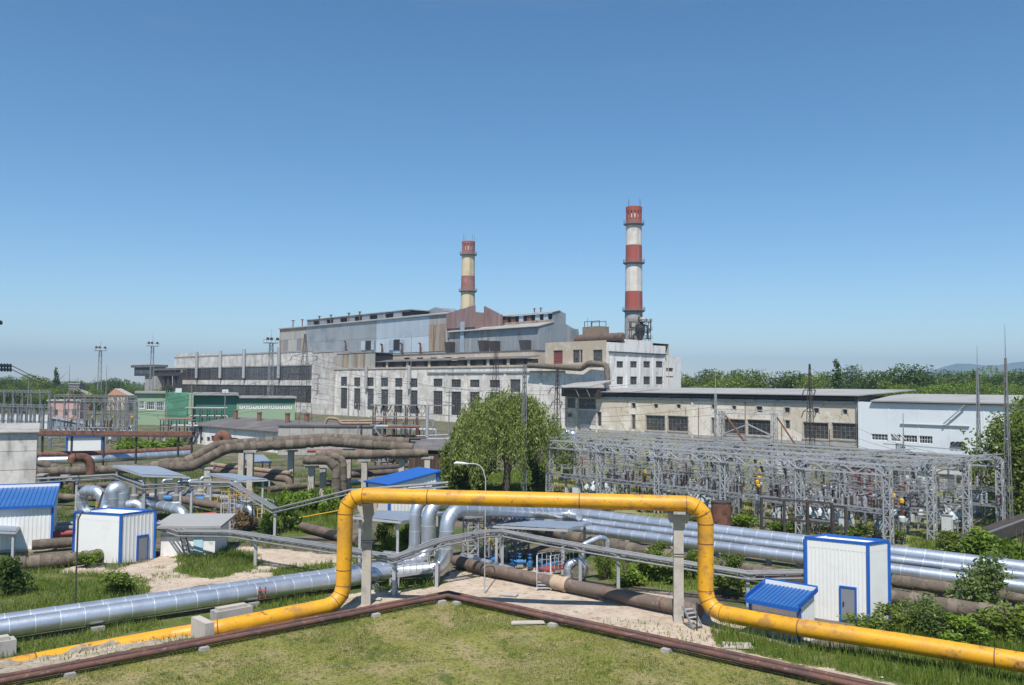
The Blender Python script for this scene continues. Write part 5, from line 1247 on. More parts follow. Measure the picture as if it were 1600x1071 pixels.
# bent lamp pole on the left
p = G(117, 962); r = thing('bent_lamp_pole', 'thin dark lamp pole with a hooked top in front of the left white hut', 'street lamp', p); zt = D(117, 812, p.y).z; tp = D(131, 800, p.y)
MB().tube(fillet([(0,0,-.2),(0,0,zt),((tp.x-p.x)*.5,.1,tp.z),(tp.x-p.x,.2,tp.z)], .4, 4), .055, 8).build('pole', K['steeldark'], r, True)
MB().tube([(tp.x-p.x-.15,.2,tp.z),(tp.x-p.x+.1,.2,tp.z+.08),(tp.x-p.x+.3,.2,tp.z)], [.06,.16,.06], 8).build('lamp_head', K['cabwhite'], r, True)
a = G(131, 866); b = D(161, 769, a.y+1.5); tag(MB().tube([a, b], .09, 8).build('leaning_pole', K['steeldark']), 'dark pole leaning over the roof of the left white hut', 'pole')
# silver post and steel gallery in front of the hall
p = D(667, 700, 150); tag(MB().tube([(p.x,p.y,0),(p.x,p.y,D(667,633,150).z)], .32, 12).build('silver_post', K['galvlight'], None, True), 'stout silver post in front of the turbine hall windows', 'post')
r = thing('steel_gallery', 'dark steel gallery frame with pipes at the foot of the turbine hall', 'frame', D(583, 640, 160)*1); r.location.z = 0; bx = r.location.x
zt = D(600,633,160).z; zm = D(600,651,160).z; L = 10.0
for x in np.linspace(0, L, 6): MB().box(x-.1,-.1,-.2,x+.1,.1,zt).build('post', K['steeldark'], r); MB().box(x-.1,2.4,-.2,x+.1,2.6,zt-.5).build('post', K['steeldark'], r)
for z in (zt, zm, zm-1.6): MB().box(-.5,-.12,z-.1,L+(5 if z == zt else 0),.12,z+.1).build('beam', K['steelgrey'], r)
m = MB()
for k in range(10): x = L*k/10; m.beam((x,0,zm),(x+L/10,0,zt),.06); m.beam((x+L/10,0,zm),(x,0,zt),.06)
m.build('bracing', K['steeldark'], r)
for x in np.linspace(.5, L-.5, 7): i = link('insulator_string', I_DARK, r, (x,-.2,zt), (R(180),R(random.uniform(-30,30)),0)); i.scale = (1.4,1.4,1.4)

# far left switchyards
for gi, (x0, x1, yt, Y, n, lab) in enumerate(((-20,78,611,215,8,'far left switchyard gantry under the trees'),(-20,80,633,190,9,'lower far left switchyard gantry with white cabinets'),(86,213,618,235,9,'thin lattice gantry between the pink house and the green office'),(122,214,626,205,8,'nearer thin lattice gantry left of the green office'))):
    a = D(x0, yt, Y); b = D(x1, yt, Y-6); r = thing('switchyard_gantry', lab, 'gantry', (a.x,a.y,0)); q = Vector((b.x-a.x, b.y-a.y, 0)); zt = a.z
    L_, B_ = lattice(zt, .42, .32, 7, .08, .035); lm = [l.mesh('leg', K['galv']) for l in L_]; bm = B_.mesh('bracing', K['galv'])
    for k in range(n):
        c = link('column', None, r, q*(k/(n-1)))
        for me in lm: link('leg', me, c)
        link('bracing', bm, c)
    m, br = truss(Vector((0,0,zt)), q+Vector((0,0,zt)), .45, .5, n*4, .09, .05); o = m.build('beam', K['galv'], r); br.build('bracing', K['galv'], o)
    m, br = truss(Vector((0,2,zt*.6)), q+Vector((0,2,zt*.6)), .3, .3, n*4, .06, .035); o = m.build('lower_beam', K['galv'], r); br.build('bracing', K['galv'], o)
    for k in range(n*3):
        i = link('insulator_string', I_HANG, r, q*((k+.5)/(n*3))+Vector((0,0,zt-.3)), (R(180+random.uniform(-55,55)),0,0)); i.scale = (.8,.8,1.1)
for k in range(11):
    p = D(3+k*7.0, 655, 250); o = copy_tree(EQ['control cabinet']); o.location = (p.x,p.y,0); o.rotation_euler = (0,0,0); o.scale = (.95,1.1,2.7); o['label'] = f'white switch cubicle in the far left row, {ORD[k]} from the left edge'; o['group'] = 'white cubicles at the far left'
for k in range(12):
    p = D(92+k*10.4, 655, 200+7*(k % 3)); o = copy_tree(EQ[('disconnector','circuit breaker','voltage transformer')[k % 3]]); o.location = (p.x,p.y,0); o.rotation_euler = (0,0,.3*(k % 2)); o.scale = (1.3,1.3,1.5)
    o['label'] = f'switchgear unit behind the blue grey shed, {ORD[k]} from the left'; o['group'] = 'switchgear behind the blue grey shed'
# overhead line entering at the left edge
def wire(a, b, sag, label, r=.035, grp='overhead wires'):
    pts = [a.lerp(b, t)-Vector((0,0,sag*4*t*(1-t))) for t in np.linspace(0, 1, 15)]
    tag(MB().tube(pts, r, 5).build('overhead_wire', K['cable']), label, 'wire', grp)
for k, (py, lab) in enumerate(((571,'upper'),(577,'lower'))):
    a = D(-14, py, 60); b = D(19, py+1.0, 61.5); r = thing('insulator_chain', f'{lab} black insulator chain hanging in at the left edge', 'insulator', a)
    v = b-a; n = 7
    for j in range(n): c = v*((j+.5)/n); o = MB().lathe([(.03,-.025),(.17,-.02),(.15,.012),(.03,.03)], 12).build('disc', K['insulblack'], r, True); o.location = c; o.rotation_euler = (0,R(85),0)
    MB().tube([(0,0,0), v], .025, 6).build('rod', K['steeldark'], r)
    wire(b, D(150,590+3*k,210), 2.0, f'{lab} wire running from the insulator chain at the left edge', .03)
a = D(-6,503,60); r = thing('insulator_chain', 'small black insulator at the upper left edge', 'insulator', a)
for j in range(3): o = MB().lathe([(.03,-.05),(.17,-.03),(.15,.05),(.03,.07)], 10).build('disc', K['insulblack'], r, True); o.location = (j*.16,0,-.03*j); o.rotation_euler = (0,R(80),0)
MB().tube([(-.3,0,.05),(.4,0,-.08)], .03, 6).build('rod', K['steeldark'], r)
tgt = [(557,-20),(557,20),(586,-24),(586,24),(611,-22),(611,22)]
for k, (py, dx) in enumerate(tgt):
    wire(D(477+dx, py+4, 262), D(1000+30*k, 600+9*k, 215), 5, f'wire strung from the dark pylon arms to the right, {ORD[k]} from the top', .04, 'wires from the dark pylon')
    wire(D(477+dx, py+4, 262), D(100+18*k, 640, 235), 4, f'wire strung from the dark pylon arms to the left, {ORD[k]} from the top', .04, 'wires from the dark pylon')

# kiosks and low walls behind the large switchyard and in front of the halls
for k, (px, Y, w, h, mk) in enumerate(((905,150,2.2,3.0,'pink'),(930,156,3.5,3.2,'concpale'),(985,165,4,3,'concrete'),(1030,160,3,2.8,'cabinet'),(1075,155,3,3.2,'concpale'),(1215,140,3.2,3.4,'cabwhite'),(1250,135,2.4,2.6,'concrete'),(1330,128,3,3,'redtrans'),(1375,126,3,2.8,'redtrans'),(1440,120,3.6,2.8,'cabinet'),(1490,118,3,2.6,'concrete'))):
    p = D(px, 700, Y); r = thing('equipment_kiosk', ['small pink kiosk at the left end of the large switchyard','pale kiosk next to the small pink one','grey kiosk below the first big windows of the cream hall','metal kiosk right of the grey one behind the switchyard','pale kiosk in line with the slim lattice mast','white kiosk behind the lattice portal','low grey kiosk right of the lattice portal','left dark red kiosk behind the switchyard','right dark red kiosk behind the switchyard','metal kiosk in front of the white hall','grey kiosk below the round vents of the white hall'][k], 'kiosk', (p.x,p.y,0), gang)
    MB().box(-w/2,-1,-.2,w/2,1,h).build('walls', K[mk], r); MB().slab((-w/2-.25,-1.3,h+.1),(w/2+.25,-1.3,h+.1),(w/2+.25,1.3,h+.35),(-w/2-.25,1.3,h+.35),.12).build('roof', K['roofgrey'], r); MB().box(-.45,-1.06,0,.45,-1.0,2.0).build('door', K['steelgrey'], r); MB().box(w/2-.9,-1.05,h-1.0,w/2-.3,-1.0,h-.5).build('louvre', K['steeldark'], r)
for k, (px, ptop, Y) in enumerate(((300,600,240),(352,612,215),(545,600,210),(596,612,190),(702,610,200),(735,622,190),(560,630,170),(262,610,230))):
    t = D(px, ptop, Y); r = thing('utility_pole', f'dark utility pole standing before the plant, {ORD[sorted([300,352,545,596,702,735,560,262]).index(px)]} from the left', 'pole', (t.x,t.y,0), .2*k, 'utility poles before the plant')
    MB().tube([(0,0,-.2),(0,0,t.z)], [.17,.1], 8).build('shaft', K['steelgrey'], r, True); MB().beam((-1.1,0,t.z-.5),(1.1,0,t.z-.5),.12).beam((-.8,0,t.z-1.3),(.8,0,t.z-1.3),.1).build('cross_arm', K['steeldark'], r)
    for x in (-1,0,1): i = link('insulator', I_POST, r, (x,0,t.z-.45)); i.scale = (.6,.6,.35)

# ================================================================ PIPEWORK
RINGS = {}
def ring_mesh(r, w, mk, n=20):
    key = (round(r,3), round(w,3), mk)
    if key not in RINGS: RINGS[key] = MB().lathe([(r*.97,-w/2),(r,-w/2),(r,w/2),(r*.97,w/2)], n, cap=False).mesh('band', K[mk], True)
    return RINGS[key]
def pipe(name, label, pts, r, mk, bend=None, seg=5, ring=None, n=18, cat='pipe', rough=0.0, group=None, jit=.12):
    """pts in world space; ring = (spacing, width, oversize, material, part name)"""
    pts = [Vector(p) for p in pts]
    if bend: pts = fillet(pts, bend, seg)
    path = pts
    if rough:
        path = resample(pts, .7); rr = [r*(1+random.uniform(-rough, rough)) for _ in path]
        o = MB().tube(path, rr, n).build(name, K[mk], None, True)
    elif mk == 'silver' and ring:                                # separate cladding sheets lapped along the pipe
        o = MB().tube(path, r*.965, n).build(name, K[mk], None, True); sp = ring[0]; acc = [0.0]
        for p, q in zip(path[:-1], path[1:]): acc.append(acc[-1]+(q-p).length)
        def at_s(x):
            for i in range(len(path)-1):
                if x <= acc[i+1] or i == len(path)-2: return path[i].lerp(path[i+1], max(0, min(1, (x-acc[i])/max(1e-6, acc[i+1]-acc[i]))))
        x0 = 0.0; first = sp*.5
        while x0 < acc[-1]-.02:
            x1 = min(acc[-1], first if x0 == 0 else x0+sp)
            seg_ = [at_s(x0)]+[path[i] for i in range(len(path)) if x0+.03 < acc[i] < x1-.03]+[at_s(x1)]
            MB().tube(seg_, r*random.uniform(.985, 1.0), n, False).build('cladding_sheet', K[mk], o, True); x0 = x1
    else: o = MB().tube(path, r, n).build(name, K[mk], None, True)
    tag(o, label, cat, group)
    if ring:
        sp, w, ov, rm, pn = ring
        for p, t in along(pts, sp, sp*.5):
            if rough: p = p+t*random.uniform(-jit, jit)*sp
            c = link(pn, ring_mesh(r*ov*(1+(random.choice([0,.02,.04]) if rough else 0)), w*(1+(random.choice([0,.5,1.]) if rough else 0)), rm), o, p, None); c.rotation_euler = t.to_track_quat('Z','Y').to_euler()
    return o
SEAM = (1.25, .035, 1.012, 'silverseam', 'seam_band'); SEAM2 = (1.6, .04, 1.012, 'silverseam', 'seam_band')
WRAP = (1.5, .45, 1.05, 'insulband', 'wrap_band'); WRAPB = (1.9, .5, 1.04, 'insulband', 'wrap_band')
WELD = (4.2, .09, 1.02, 'rust', 'weld_seam')
# --- the yellow gas main
r_y = .47
gl = G(535, 951, .4); gr = G(1102, 957, .75)
topL = D(560, 776, gl.y); topR = D(1080, 782, gr.y+.2)
LX = G(536, 944, .45); far_l = [G(-90, 1064, -.34), G(120, 1022, -.30), G(270, 994, -.12), G(345, 981, .22), G(515, 953, .5)]
TL = Vector((LX.x+.05, LX.y, 7.15)); TR = Vector((gr.x+.05, gr.y, 7.1))
ypts = far_l[:4]+[Vector((LX.x, LX.y, .5)), TL, TR, Vector((gr.x, gr.y, .85)), G(1250, 981, 1.05), G(1400, 1003, 1.05), G(1700, 1052, 1.05)]
ylow = fillet(ypts, 1.15, 3)
o = tag(MB().tube(ylow, r_y, 28).build('gas_main', K['yellow'], None, True), 'big yellow gas main rising into a gantry over the yard', 'pipe')
for p, t in along(ylow, 9.3, 4.0):
    c = link('weld_seam', ring_mesh(r_y*1.012, .06, 'rust', 28), o, p); c.rotation_euler = t.to_track_quat('Z','Y').to_euler()
for i, p in enumerate(ylow[:-1]):
    if 4 < i < len(ylow)-4:
        t = (ylow[i+1]-p)
        if p.z > .6 and t.normalized().angle((p-ylow[i-1]).normalized()) > R(10) and p.x < 14:
            tt = (ylow[i+1]-ylow[i-1]).normalized(); c = link('weld_seam', ring_mesh(r_y*1.045, .035, 'rust', 28), o, p); c.rotation_euler = tt.to_track_quat('Z','Y').to_euler()
for px, py, base, lab in ((573, 790, (572,944), 'left'), (1063, 797, (1060,972), 'right')):
    b = G(*base); zt = 6.62
    r = thing('pipe_pillar', f'{lab} pale concrete pillar with bracket carrying the yellow gas main', 'pillar', (b.x, b.y, 0), .06 if lab == 'left' else -.1)
    sy = (TL.y-b.y) if lab == 'left' else (TR.y-b.y)
    MB().box(-.29,-.26,-.3,.29,.26,zt-.55).build('shaft', K['concpale'], r)
    MB().prism([(-.32,zt-1.1),(.32,zt-1.1),(.62,zt-.5),(.62,zt-.12),(-.62,zt-.12),(-.62,zt-.5)], -.3, .3).build('bracket', K['concpale'], r)
    MB().box(-.35,min(sy,0)-.25,zt-.12,.35,max(sy,0)+.25,zt+.03).build('saddle_plate', K['concrete'], r)
    f = MB()
    for z in (3.9, 4.05): f.box(-.32,-.29,z,.32,-.262,z+.03)
    f.build('wire_tie', K['steeldark'], r)
for k, (px, py, w, h) in enumerate(((316,997,.9,.95),(362,966,2.3,.75),(2,1022,1.2,.9))):
    b = G(px, py); r = thing('concrete_saddle', ['concrete block straddling the half buried yellow main','long concrete sleeper under the front silver pipes','grey concrete block under the silver pipes at the left edge'][k], 'concrete block', b, [.75,.75,.7][k])
    if k == 0: MB().prism([(-.28,-.2),(.28,-.2),(.24,1.0),(-.24,1.0)], -.95, .95).build('block', K['concpale'], r)
    else:
        MB().box(-w/2,-.42,-.2,w/2,.42,h*.8).build('block', K['concrete'], r); MB().box(-w/2+.2,-.25,h*.8,w/2-.3,.25,h).build('top_course', K['concpale'], r)
# --- rusty pipes edging the lawn
cc = G(700, 929, .28); ll = G(0, 1062, .28); rr_ = G(1340, 1069, .28)
dl_ = (ll-cc).normalized(); dr_ = (rr_-cc).normalized(); bis = -(dl_+dr_).normalized()
for k in range(4):
    off = (-.36,-.02,.25,.50)[k]; sn = math.sin(dl_.angle(dr_)/2)
    c = cc+bis*(off/sn)+Vector((0,0,(.03,-.02,.05,.0)[k])); L = c+dl_*34; Rr = c+dr_*34
    lab = ['front','second','third','rear'][k]
    p_ = [L, c+dl_*18+Vector((0,0,-.03)), c, c+dr_*17+Vector((0,0,.02)), Rr]
    pipe('rusty_pipe', f'{lab} one of four rusty pipes bent along the edge of the lawn', p_, (.15,.10,.11,.10)[k], 'rustpipe', None, 1, None, 14, group='rusty pipes along the lawn')
for k, (s, t) in enumerate((('l',5.9),('l',16.5),('l',23),('r',1.3),('r',9.0),('r',16.5),('l',.9))):
    b = cc+(dl_ if s == 'l' else dr_)*t; b.z = 0
    ang = math.atan2((dl_ if s == 'l' else dr_).y, (dl_ if s == 'l' else dr_).x)
    r = thing('pipe_sleeper', f'low concrete sleeper under the rusty pipes, {ORD[[2,1,0,4,5,6,3][k]]} along the lawn from the left', 'concrete block', b, ang)
    MB().prism([(-.28,-.2),(.28,-.2),(.22,.13),(-.22,.13)], -.75, .75).build('block', K['concrete'], r)
# --- two silver mains in the left foreground
s0 = G(-60, 992, .75); s1 = G(615, 893, .75); dv = (s1-s0).normalized(); nv = Vector((-dv.y, dv.x, 0))
e1 = G(697, 889, .75)
up3 = Vector((e1.x, e1.y, 5.6)); rt3 = D(795, 793, e1.y+5)
pipe('silver_main', 'front silver clad main rising in a loop behind the yellow gantry', [s0-dv*6, s1, e1, Vector((e1.x,e1.y,5.05)), D(760,796,e1.y+3), D(885,803,79), D(905,805.5,78)], .52, 'silver', 1.3, 6, SEAM, 24)
b0 = s0+nv*1.32; b1 = s1+nv*1.32+dv*1.0; q1 = Vector((e1.x-1.6, e1.y+2.6, .8))
pipe('silver_main', 'rear silver clad main beside the front one, middle riser of three', [b0-dv*6, b1, q1, Vector((q1.x,q1.y,5.3)), D(750,791,q1.y+4), D(880,798,83), D(900,800,82)], .5, 'silver', 1.3, 6, SEAM, 24)
q2 = Vector((e1.x-2.8, e1.y+4.6, .5)); pipe('silver_main', 'leftmost silver riser of three behind the sloping cable tray', [q2+Vector((-2.5,1,0)), q2, Vector((q2.x,q2.y,5.3)), D(740,788,q2.y+4), D(870,793,86), D(895,796,85)], .46, 'silver', 1.2, 6, SEAM, 20)
for k, (t, off) in enumerate(((.25,0),(.60,0),(.93,0))):
    b = s0.lerp(s1, t)+nv*.66; b.z = 0
    r = thing('pipe_support', f'low concrete support hidden under the silver mains, {ORD[k]} from the left', 'concrete block', b, math.atan2(dv.y, dv.x)); MB().box(-.35,-1.2,-.2,.35,1.2,.18).build('block', K['concrete'], r)
f = G(362, 955, .2); r = thing('red_valve_pair', 'pair of small red drain valves on the front silver main', 'valve', s0.lerp(s1,.62)+Vector((.2,-.45,-.35)))
for x in (0,.35): MB().tube([(x,-.1,0),(x,-.15,.75)], .045, 8).lathe([(.03,.45),(.12,.48),(.12,.52),(.03,.55)], 8, (x,-.13,0)).build('drain_valve', K['redpaint'], r, True)
# --- silver long mains running off to the right
def run(a, b, r, z): return [G(a[0], a[1], z), G(b[0], b[1], z)]
l1 = run((880,800),(1640,893), .5, 2.2); l2 = run((880,811),(1640,905), .33, 1.9); l3 = run((800,812),(1640,923), .45, 1.55)
pipe('silver_main', 'uppermost of the long silver mains running off to the right', l1, .50, 'silver', None, 1, SEAM, 22)
pipe('silver_main', 'thinner middle one of the long silver mains running off to the right', l2, .34, 'silver', None, 1, SEAM, 18)
pipe('silver_main', 'lowest of the long silver mains running off to the right', l3, .45, 'silver', None, 1, SEAM, 22)
for k in range(9):
    t = .08+.11*k; a = l1[0].lerp(l1[1], t); b = l3[0].lerp(l3[1], t); r = thing('pipe_trestle', f'concrete trestle under the long silver mains, {ORD[k]} from the left', 'trestle', (b.x,b.y,0), 0, 'trestles under the long silver mains')
    q = Vector((a.x-b.x, a.y-b.y, 0)); MB().beam(Vector((0,0,1.0)), q+Vector((0,0,1.35)), .35, .25).build('cross_beam', K['concrete'], r)
    for t2 in (.1,.9): c = q*t2; MB().box(c.x-.18,c.y-.18,-.2,c.x+.18,c.y+.18,.95).build('leg', K['concrete'], r)
l4 = [G(770,806,1.2), G(885,838,1.1), G(1000,862,1.0), G(1225,902,.9), G(1300,915,.9)]
pipe('lagged_pipe', 'old brown lagged pipe lying in front of the long silver mains', l4, .55, 'insul', None, 1, WRAPB, 16, rough=.07)
l5 = [G(1360,928,1.0), G(1480,948,1.0), G(1680,978,.9)]
pipe('lagged_pipe', 'grey brown lagged pipe leaving the right side of the tall white hut', l5, .5, 'insul', None, 1, WRAPB, 16, rough=.05)
l6 = [G(1395,908,.9), G(1500,922,.9), G(1650,940,.9)]
pipe('lagged_pipe', 'second lagged pipe behind the tall white hut, partly hidden by bushes', l6, .42, 'insul', None, 1, WRAPB, 14, rough=.06)
# --- brown pipe on the sand
l7 = [G(712,876,.5), G(760,889,.5), G(872,911,.5), G(960,929,.5), G(1052,947,.5), G(1094,956,.5)]
o = pipe('brown_pipe', 'brown pipe lying across the sandy yard behind the yellow gantry', l7, .42, 'brownpipe', None, 1, WELD, 20)
p = G(877, 912, .5); c = link('torn_lagging', MB().lathe([(.45,-.7),(.5,-.5),(.48,.1),(.54,.4),(.46,.6)], 16, cap=False).mesh('torn_lagging', K['wool'], True), o, p); c.rotation_euler = (l7[3]-l7[2]).normalized().to_track_quat('Z','Y').to_euler()
l8 = [G(456,815,.45), G(470,822,.45), G(560,845,.45)]
o = pipe('brown_pipe', 'short brown pipe ending in weeds left of the yellow riser', l8, .42, 'brownpipe', None, 1, WELD, 16)
tag(MB().lathe([(.32,-.2),(.36,0),(.36,.55),(.2,.62)], 14, tuple(G(466,826))).build('pipe_cap_drum', K['galv'], None, True), 'small grey drum standing by the end of the short brown pipe', 'drum')
l9 = [G(22,882,.45), G(90,876,.5), G(158,868,.45)]
pipe('lagged_pipe', 'ragged lagged pipe lying in front of the left huts', l9, .48, 'insul', None, 1, (.9,.35,1.08,'insulband','wrap_band'), 16, rough=.12)
# silver U loop by the right stair
u0 = G(892, 905, .4); pipe('silver_loop', 'small silver loop of pipe beside the right metal stairs', [u0+Vector((-.2,0,0)), u0+Vector((-.25,0,1.1)), u0+Vector((.95,.25,1.25)), u0+Vector((.95,.3,.15)), u0+Vector((.9,1.6,.1))], .27, 'silver', .5, 5, (.5,.04,1.03,'silverseam','seam_band'), 16)
pipe('silver_loop', 'silver pipe hooping from the pump canopy over the brown pipe', [G(909,905,.3), G(909,903,.3)+Vector((0,0,2.3)), G(909,903,.3)+Vector((1.3,.7,2.75)), G(909,903,.3)+Vector((1.9,1.1,2.6)), G(909,903,.3)+Vector((1.95,1.1,1.5))], .2, 'silver', .6, 5, (.7,.05,1.03,'silverseam','seam_band'), 16)

# --- left middle pipework
def hz(pts, z): return [G(x, y, z) for x, y in pts]
pipe('silver_main', 'silver main lying behind the left canopies', hz([(60,720),(146,718),(298,709)], 1.6), .62, 'silver', None, 1, SEAM2, 18)
pipe('rusty_main', 'rust brown main behind the left silver main', hz([(55,711),(150,709),(300,702)], 2.2), .5, 'rust', None, 1, (1.6,.12,1.04,'insulband','wrap_band'), 16)
pipe('lagged_pipe', 'lagged main passing under the brown elbow on the left', hz([(55,738),(180,734),(262,730)], 1.6), .6, 'insul', None, 1, WRAP, 16, rough=.05)
e = G(112,715,4.0); Y_ = e.y
pipe('brown_elbow', 'dark brown hooked pipe standing up in the left yard', [D(112,722,94), D(113,715,94), D(140,715,95), D(142,741,95)], .48, 'rust', .9, 5, None, 16)
pipe('lagged_pipe', 'ragged lagged pipe hump beside the concrete building', [G(58,722,1.2), G(85,730,1.2), G(110,738,1.0)], .55, 'insul', None, 1, WRAP, 14, rough=.1)
# silver S bends
Y_ = 84
pipe('silver_bend', 'silver C shaped bend above the left white hut', [D(148,805,Y_), D(128,798,Y_), D(128,766,Y_), D(157,768,Y_-1), D(163,796,Y_-1), D(178,806,Y_-1.5)], .52, 'silver', .9, 6, (.8,.05,1.025,'silverseam','seam_band'), 18)
pipe('silver_bend', 'silver upright dome bend right of the C shaped one', [D(176,815,Y_+1), D(176,764,Y_+1), D(190,764,Y_+1.5), D(192,806,Y_+1.5)], .72, 'silver', .9, 6, (.9,.05,1.02,'silverseam','seam_band'), 20)
pipe('silver_bend', 'short silver bend dropping behind the left white hut', [D(200,790,Y_), D(216,786,Y_), D(228,806,Y_)], .48, 'silver', .8, 5, (.8,.05,1.02,'silverseam','seam_band'), 16)
pipe('silver_bend', 'slanting silver pipe with elbow right of the left white hut', [D(226,783,Y_+1), D(285,799,Y_-3), D(292,822,Y_-3)], .5, 'silver', .9, 6, (1.2,.06,1.02,'silverseam','seam_band'), 18)
pipe('silver_bend', 'small silver elbow beside the ladder platform', [D(372,792,92), D(392,794,91), D(396,820,91)], .34, 'silver', .7, 5, (.8,.05,1.02,'silverseam','seam_band'), 14)
pipe('brown_pipe', 'brown pipe under the left canopies', [D(285,781,96), D(338,790,94), D(372,799,92), D(373,812,92)], .42, 'brownpipe', .6, 4, WELD, 14)
pipe('red_pipe', 'thin red pipe near the ladder platform', [D(296,806,88), D(338,803,89)], .2, 'redpaint', None, 1, None, 10)
# big lagged mains on stilts
Z4 = 4.3
def lag(pts, Y, lab, r=.62, mk='insul', w=WRAP, bend=2): return pipe('lagged_main', lab, [D(x, y, Y+(dy if 1 else 0)) for x, y, dy in pts], r, mk, bend, 4, w, 16, rough=.09)
lag([(235,729,-2),(300,729,-2),(352,702,0),(398,698,2),(470,694,4),(512,690,5),(600,697,4),(645,700,4)], 108, 'large front lagged main bending up and over the left yard', .60)
lag([(250,724,2),(290,722,2),(338,696,4),(398,691,6),(512,684,9),(640,691,8)], 110, 'large rear lagged main bending up beside the front one', .58)
lag([(474,719,0),(513,719,0),(525,732,0),(525,778,0)], 106, 'lagged pipe turning down like a hook behind the yellow riser', .52, bend=1.2)
lag([(494,711,3),(560,711,3),(668,708,5)], 107, 'straight lagged main ending left of the willow', .55)
lag([(515,712,2),(536,716,2),(537,778,2)], 107, 'second lagged down pipe beside the hooked one', .45, bend=1.0)
pipe('pale_pipe', 'thin pale plaster covered pipe among the lagged mains', [D(331,726,118), D(455,740,112)], .3, 'peach', None, 1, None, 10)
pipe('brown_pipe', 'dark brown pipe below the pale thin pipe', [D(326,734,118), D(452,749,112), D(456,780,112)], .46, 'brownpipe', .7, 4, WELD, 14)
pipe('brown_pipe', 'dark pipe crossing low behind the blue roofed hut', [D(540,735,128), D(660,727,126)], .42, 'steeldark', None, 1, None, 12)
for k, (x, y0, Y) in enumerate(((392,704,109),(378,703,113),(455,703,113),(487,728,107),(505,728,108),(545,702,113),(570,718,110),(628,716,112),(325,730,107),(668,714,112))):
    t = D(x, y0, Y); r = thing('pipe_stilt', f'concrete stilt under the large lagged mains, {ORD[k]} one set', 'pillar', (t.x,t.y,0), 0, 'stilts of the lagged mains')
    r['label'] = f'concrete stilt under the large lagged mains near the {["bend","rear bend","middle","hook","hook foot","long straight","blue roof","right end","left foot","far right end"][k]}'
    MB().box(-.35,-.35,-.2,.35,.35,t.z-.25).build('shaft', K['concpale'], r); MB().box(-.8,-.45,t.z-.25,.8,.45,t.z).build('cap', K['concrete'], r)
# brown U hook by the workshop
pipe('brown_elbow', 'rusty hoop pipe in front of the white workshop', [D(341,692,150), D(342,680,150), D(354,680,150), D(356,694,150)], .8, 'rust', 1.0, 5, None, 14)
# peach pipes at the hall foot
for k, (pts, r, Y) in enumerate((([(508,662),(512,653),(528,655),(532,662),(584,662)], .55, 165),([(530,658),(668,657)], .45, 175),([(585,655),(660,654),(676,660)], .42, 180),([(584,668),(600,690),(680,690)], .3, 155),([(645,682),(700,680)], .35, 160))):
    pipe('peach_pipe', ['peach coloured hoop pipe on the grey block building','long peach pipe at the foot of the turbine hall','upper peach pipe with bent end by the hall','thin grey bent pipe below the steel gallery','short pale pipe below the steel gallery'][k], [D(x,y,Y) for x,y in pts], r*.5, 'peach' if k < 3 else 'galv', .8, 4, None, 12)
pipe('silver_bend', 'silver pipe end reaching the willow from the left', [D(690,703,138), D(705,699,138), D(722,690,140)], .55, 'silver', .8, 4, SEAM2, 14)
pipe('silver_bend', 'silver hoop pair left end of the large switchyard', [D(884,700,130), D(884,676,130), D(889,676,130), D(889,690,130)], .45, 'silver', .5, 5, None, 12)
pipe('silver_bend', 'silver hoop next to the first one at the switchyard left end', [D(893,700,131), D(893,678,131), D(897,678,131), D(897,690,131)], .45, 'silver', .5, 5, None, 12)
# pipe clutter in front of the hall
for k, (px, w, zz_) in enumerate(((596,1,2),(606,1.4,3.2),(622,.8,2.6),(634,1.6,3.6),(648,1.1,2.4),(590,.9,4.4),(655,.9,4.6))):
    p = D(px, 680, 150+2*k); r = thing('pipe_manifold', f'dark pipe manifold in front of the turbine hall, {ORD[sorted([596,606,622,634,648,590,655]).index(px)]} from the left', 'pipework', (p.x,p.y,0), 0, 'manifolds before the turbine hall')
    MB().tube(fillet([(-w,0,0),(-w,0,zz_),(w*1.4,.3,zz_),(w*1.4,.3,zz_*.5),(w*2,.3,zz_*.5)], .4, 3), .18, 8).tube([(0,.5,0),(0,.5,zz_+1)], .12, 8).build('pipe_run', K[('steeldark','galv','rust')[k % 3]], r, True); MB().box(-w,-.3,zz_*.4,w,-.1,zz_*.4+.15).build('bracket', K['steelgrey'], r)

# ================================================================ CABLE TRAYS
def tray(pts, label, posts, w=.9, lift=0.0):
    """pts: (px, py, Y) of the tray axis; rails, rungs and posts"""
    P3 = [D(x, y, Y) for x, y, Y in pts]; r = thing('cable_tray', label, 'cable tray', (P3[0].x, P3[0].y, 0)); o0 = Vector((P3[0].x, P3[0].y, 0))
    L = [p-o0 for p in P3]; 
    side = []
    for i, p in enumerate(L):
        a = (L[i]-L[i-1]) if i else (L[1]-L[0]); b = (L[i+1]-L[i]) if i < len(L)-1 else a
        d = (a.normalized()+b.normalized()); d.z = 0; d.normalize(); side.append(Vector((-d.y, d.x, 0)))
    for k, (s, z, rad) in enumerate(((-.5,.16,.075),(-.17,.1,.06),(.17,.12,.07),(.5,.16,.075),(-.5,-.18,.06),(.5,-.18,.06))):
        MB().tube([p+sd*(s*w)+Vector((0,0,z)) for p, sd in zip(L, side)], rad, 8).build('rail', K['traygrey'], r, True)
    m = MB()
    for p, t in along(L, 1.5, .3):
        s = Vector((-t.y, t.x, 0)).normalized(); m.beam(p-s*(w*.55), p+s*(w*.55), .06, .05)
    m.build('rungs', K['galv'], r)
    for (i, f) in posts:
        p = L[i].lerp(L[i+1], f) if f else L[i]
        MB().box(p.x-.11,p.y-.11,-.2,p.x+.11,p.y+.11,p.z-.1).build('post', K['galvlight'], r); MB().box(p.x-.5,p.y-.06,p.z-.16,p.x+.5,p.y+.06,p.z-.02).build('bracket', K['galv'], r)
    return r
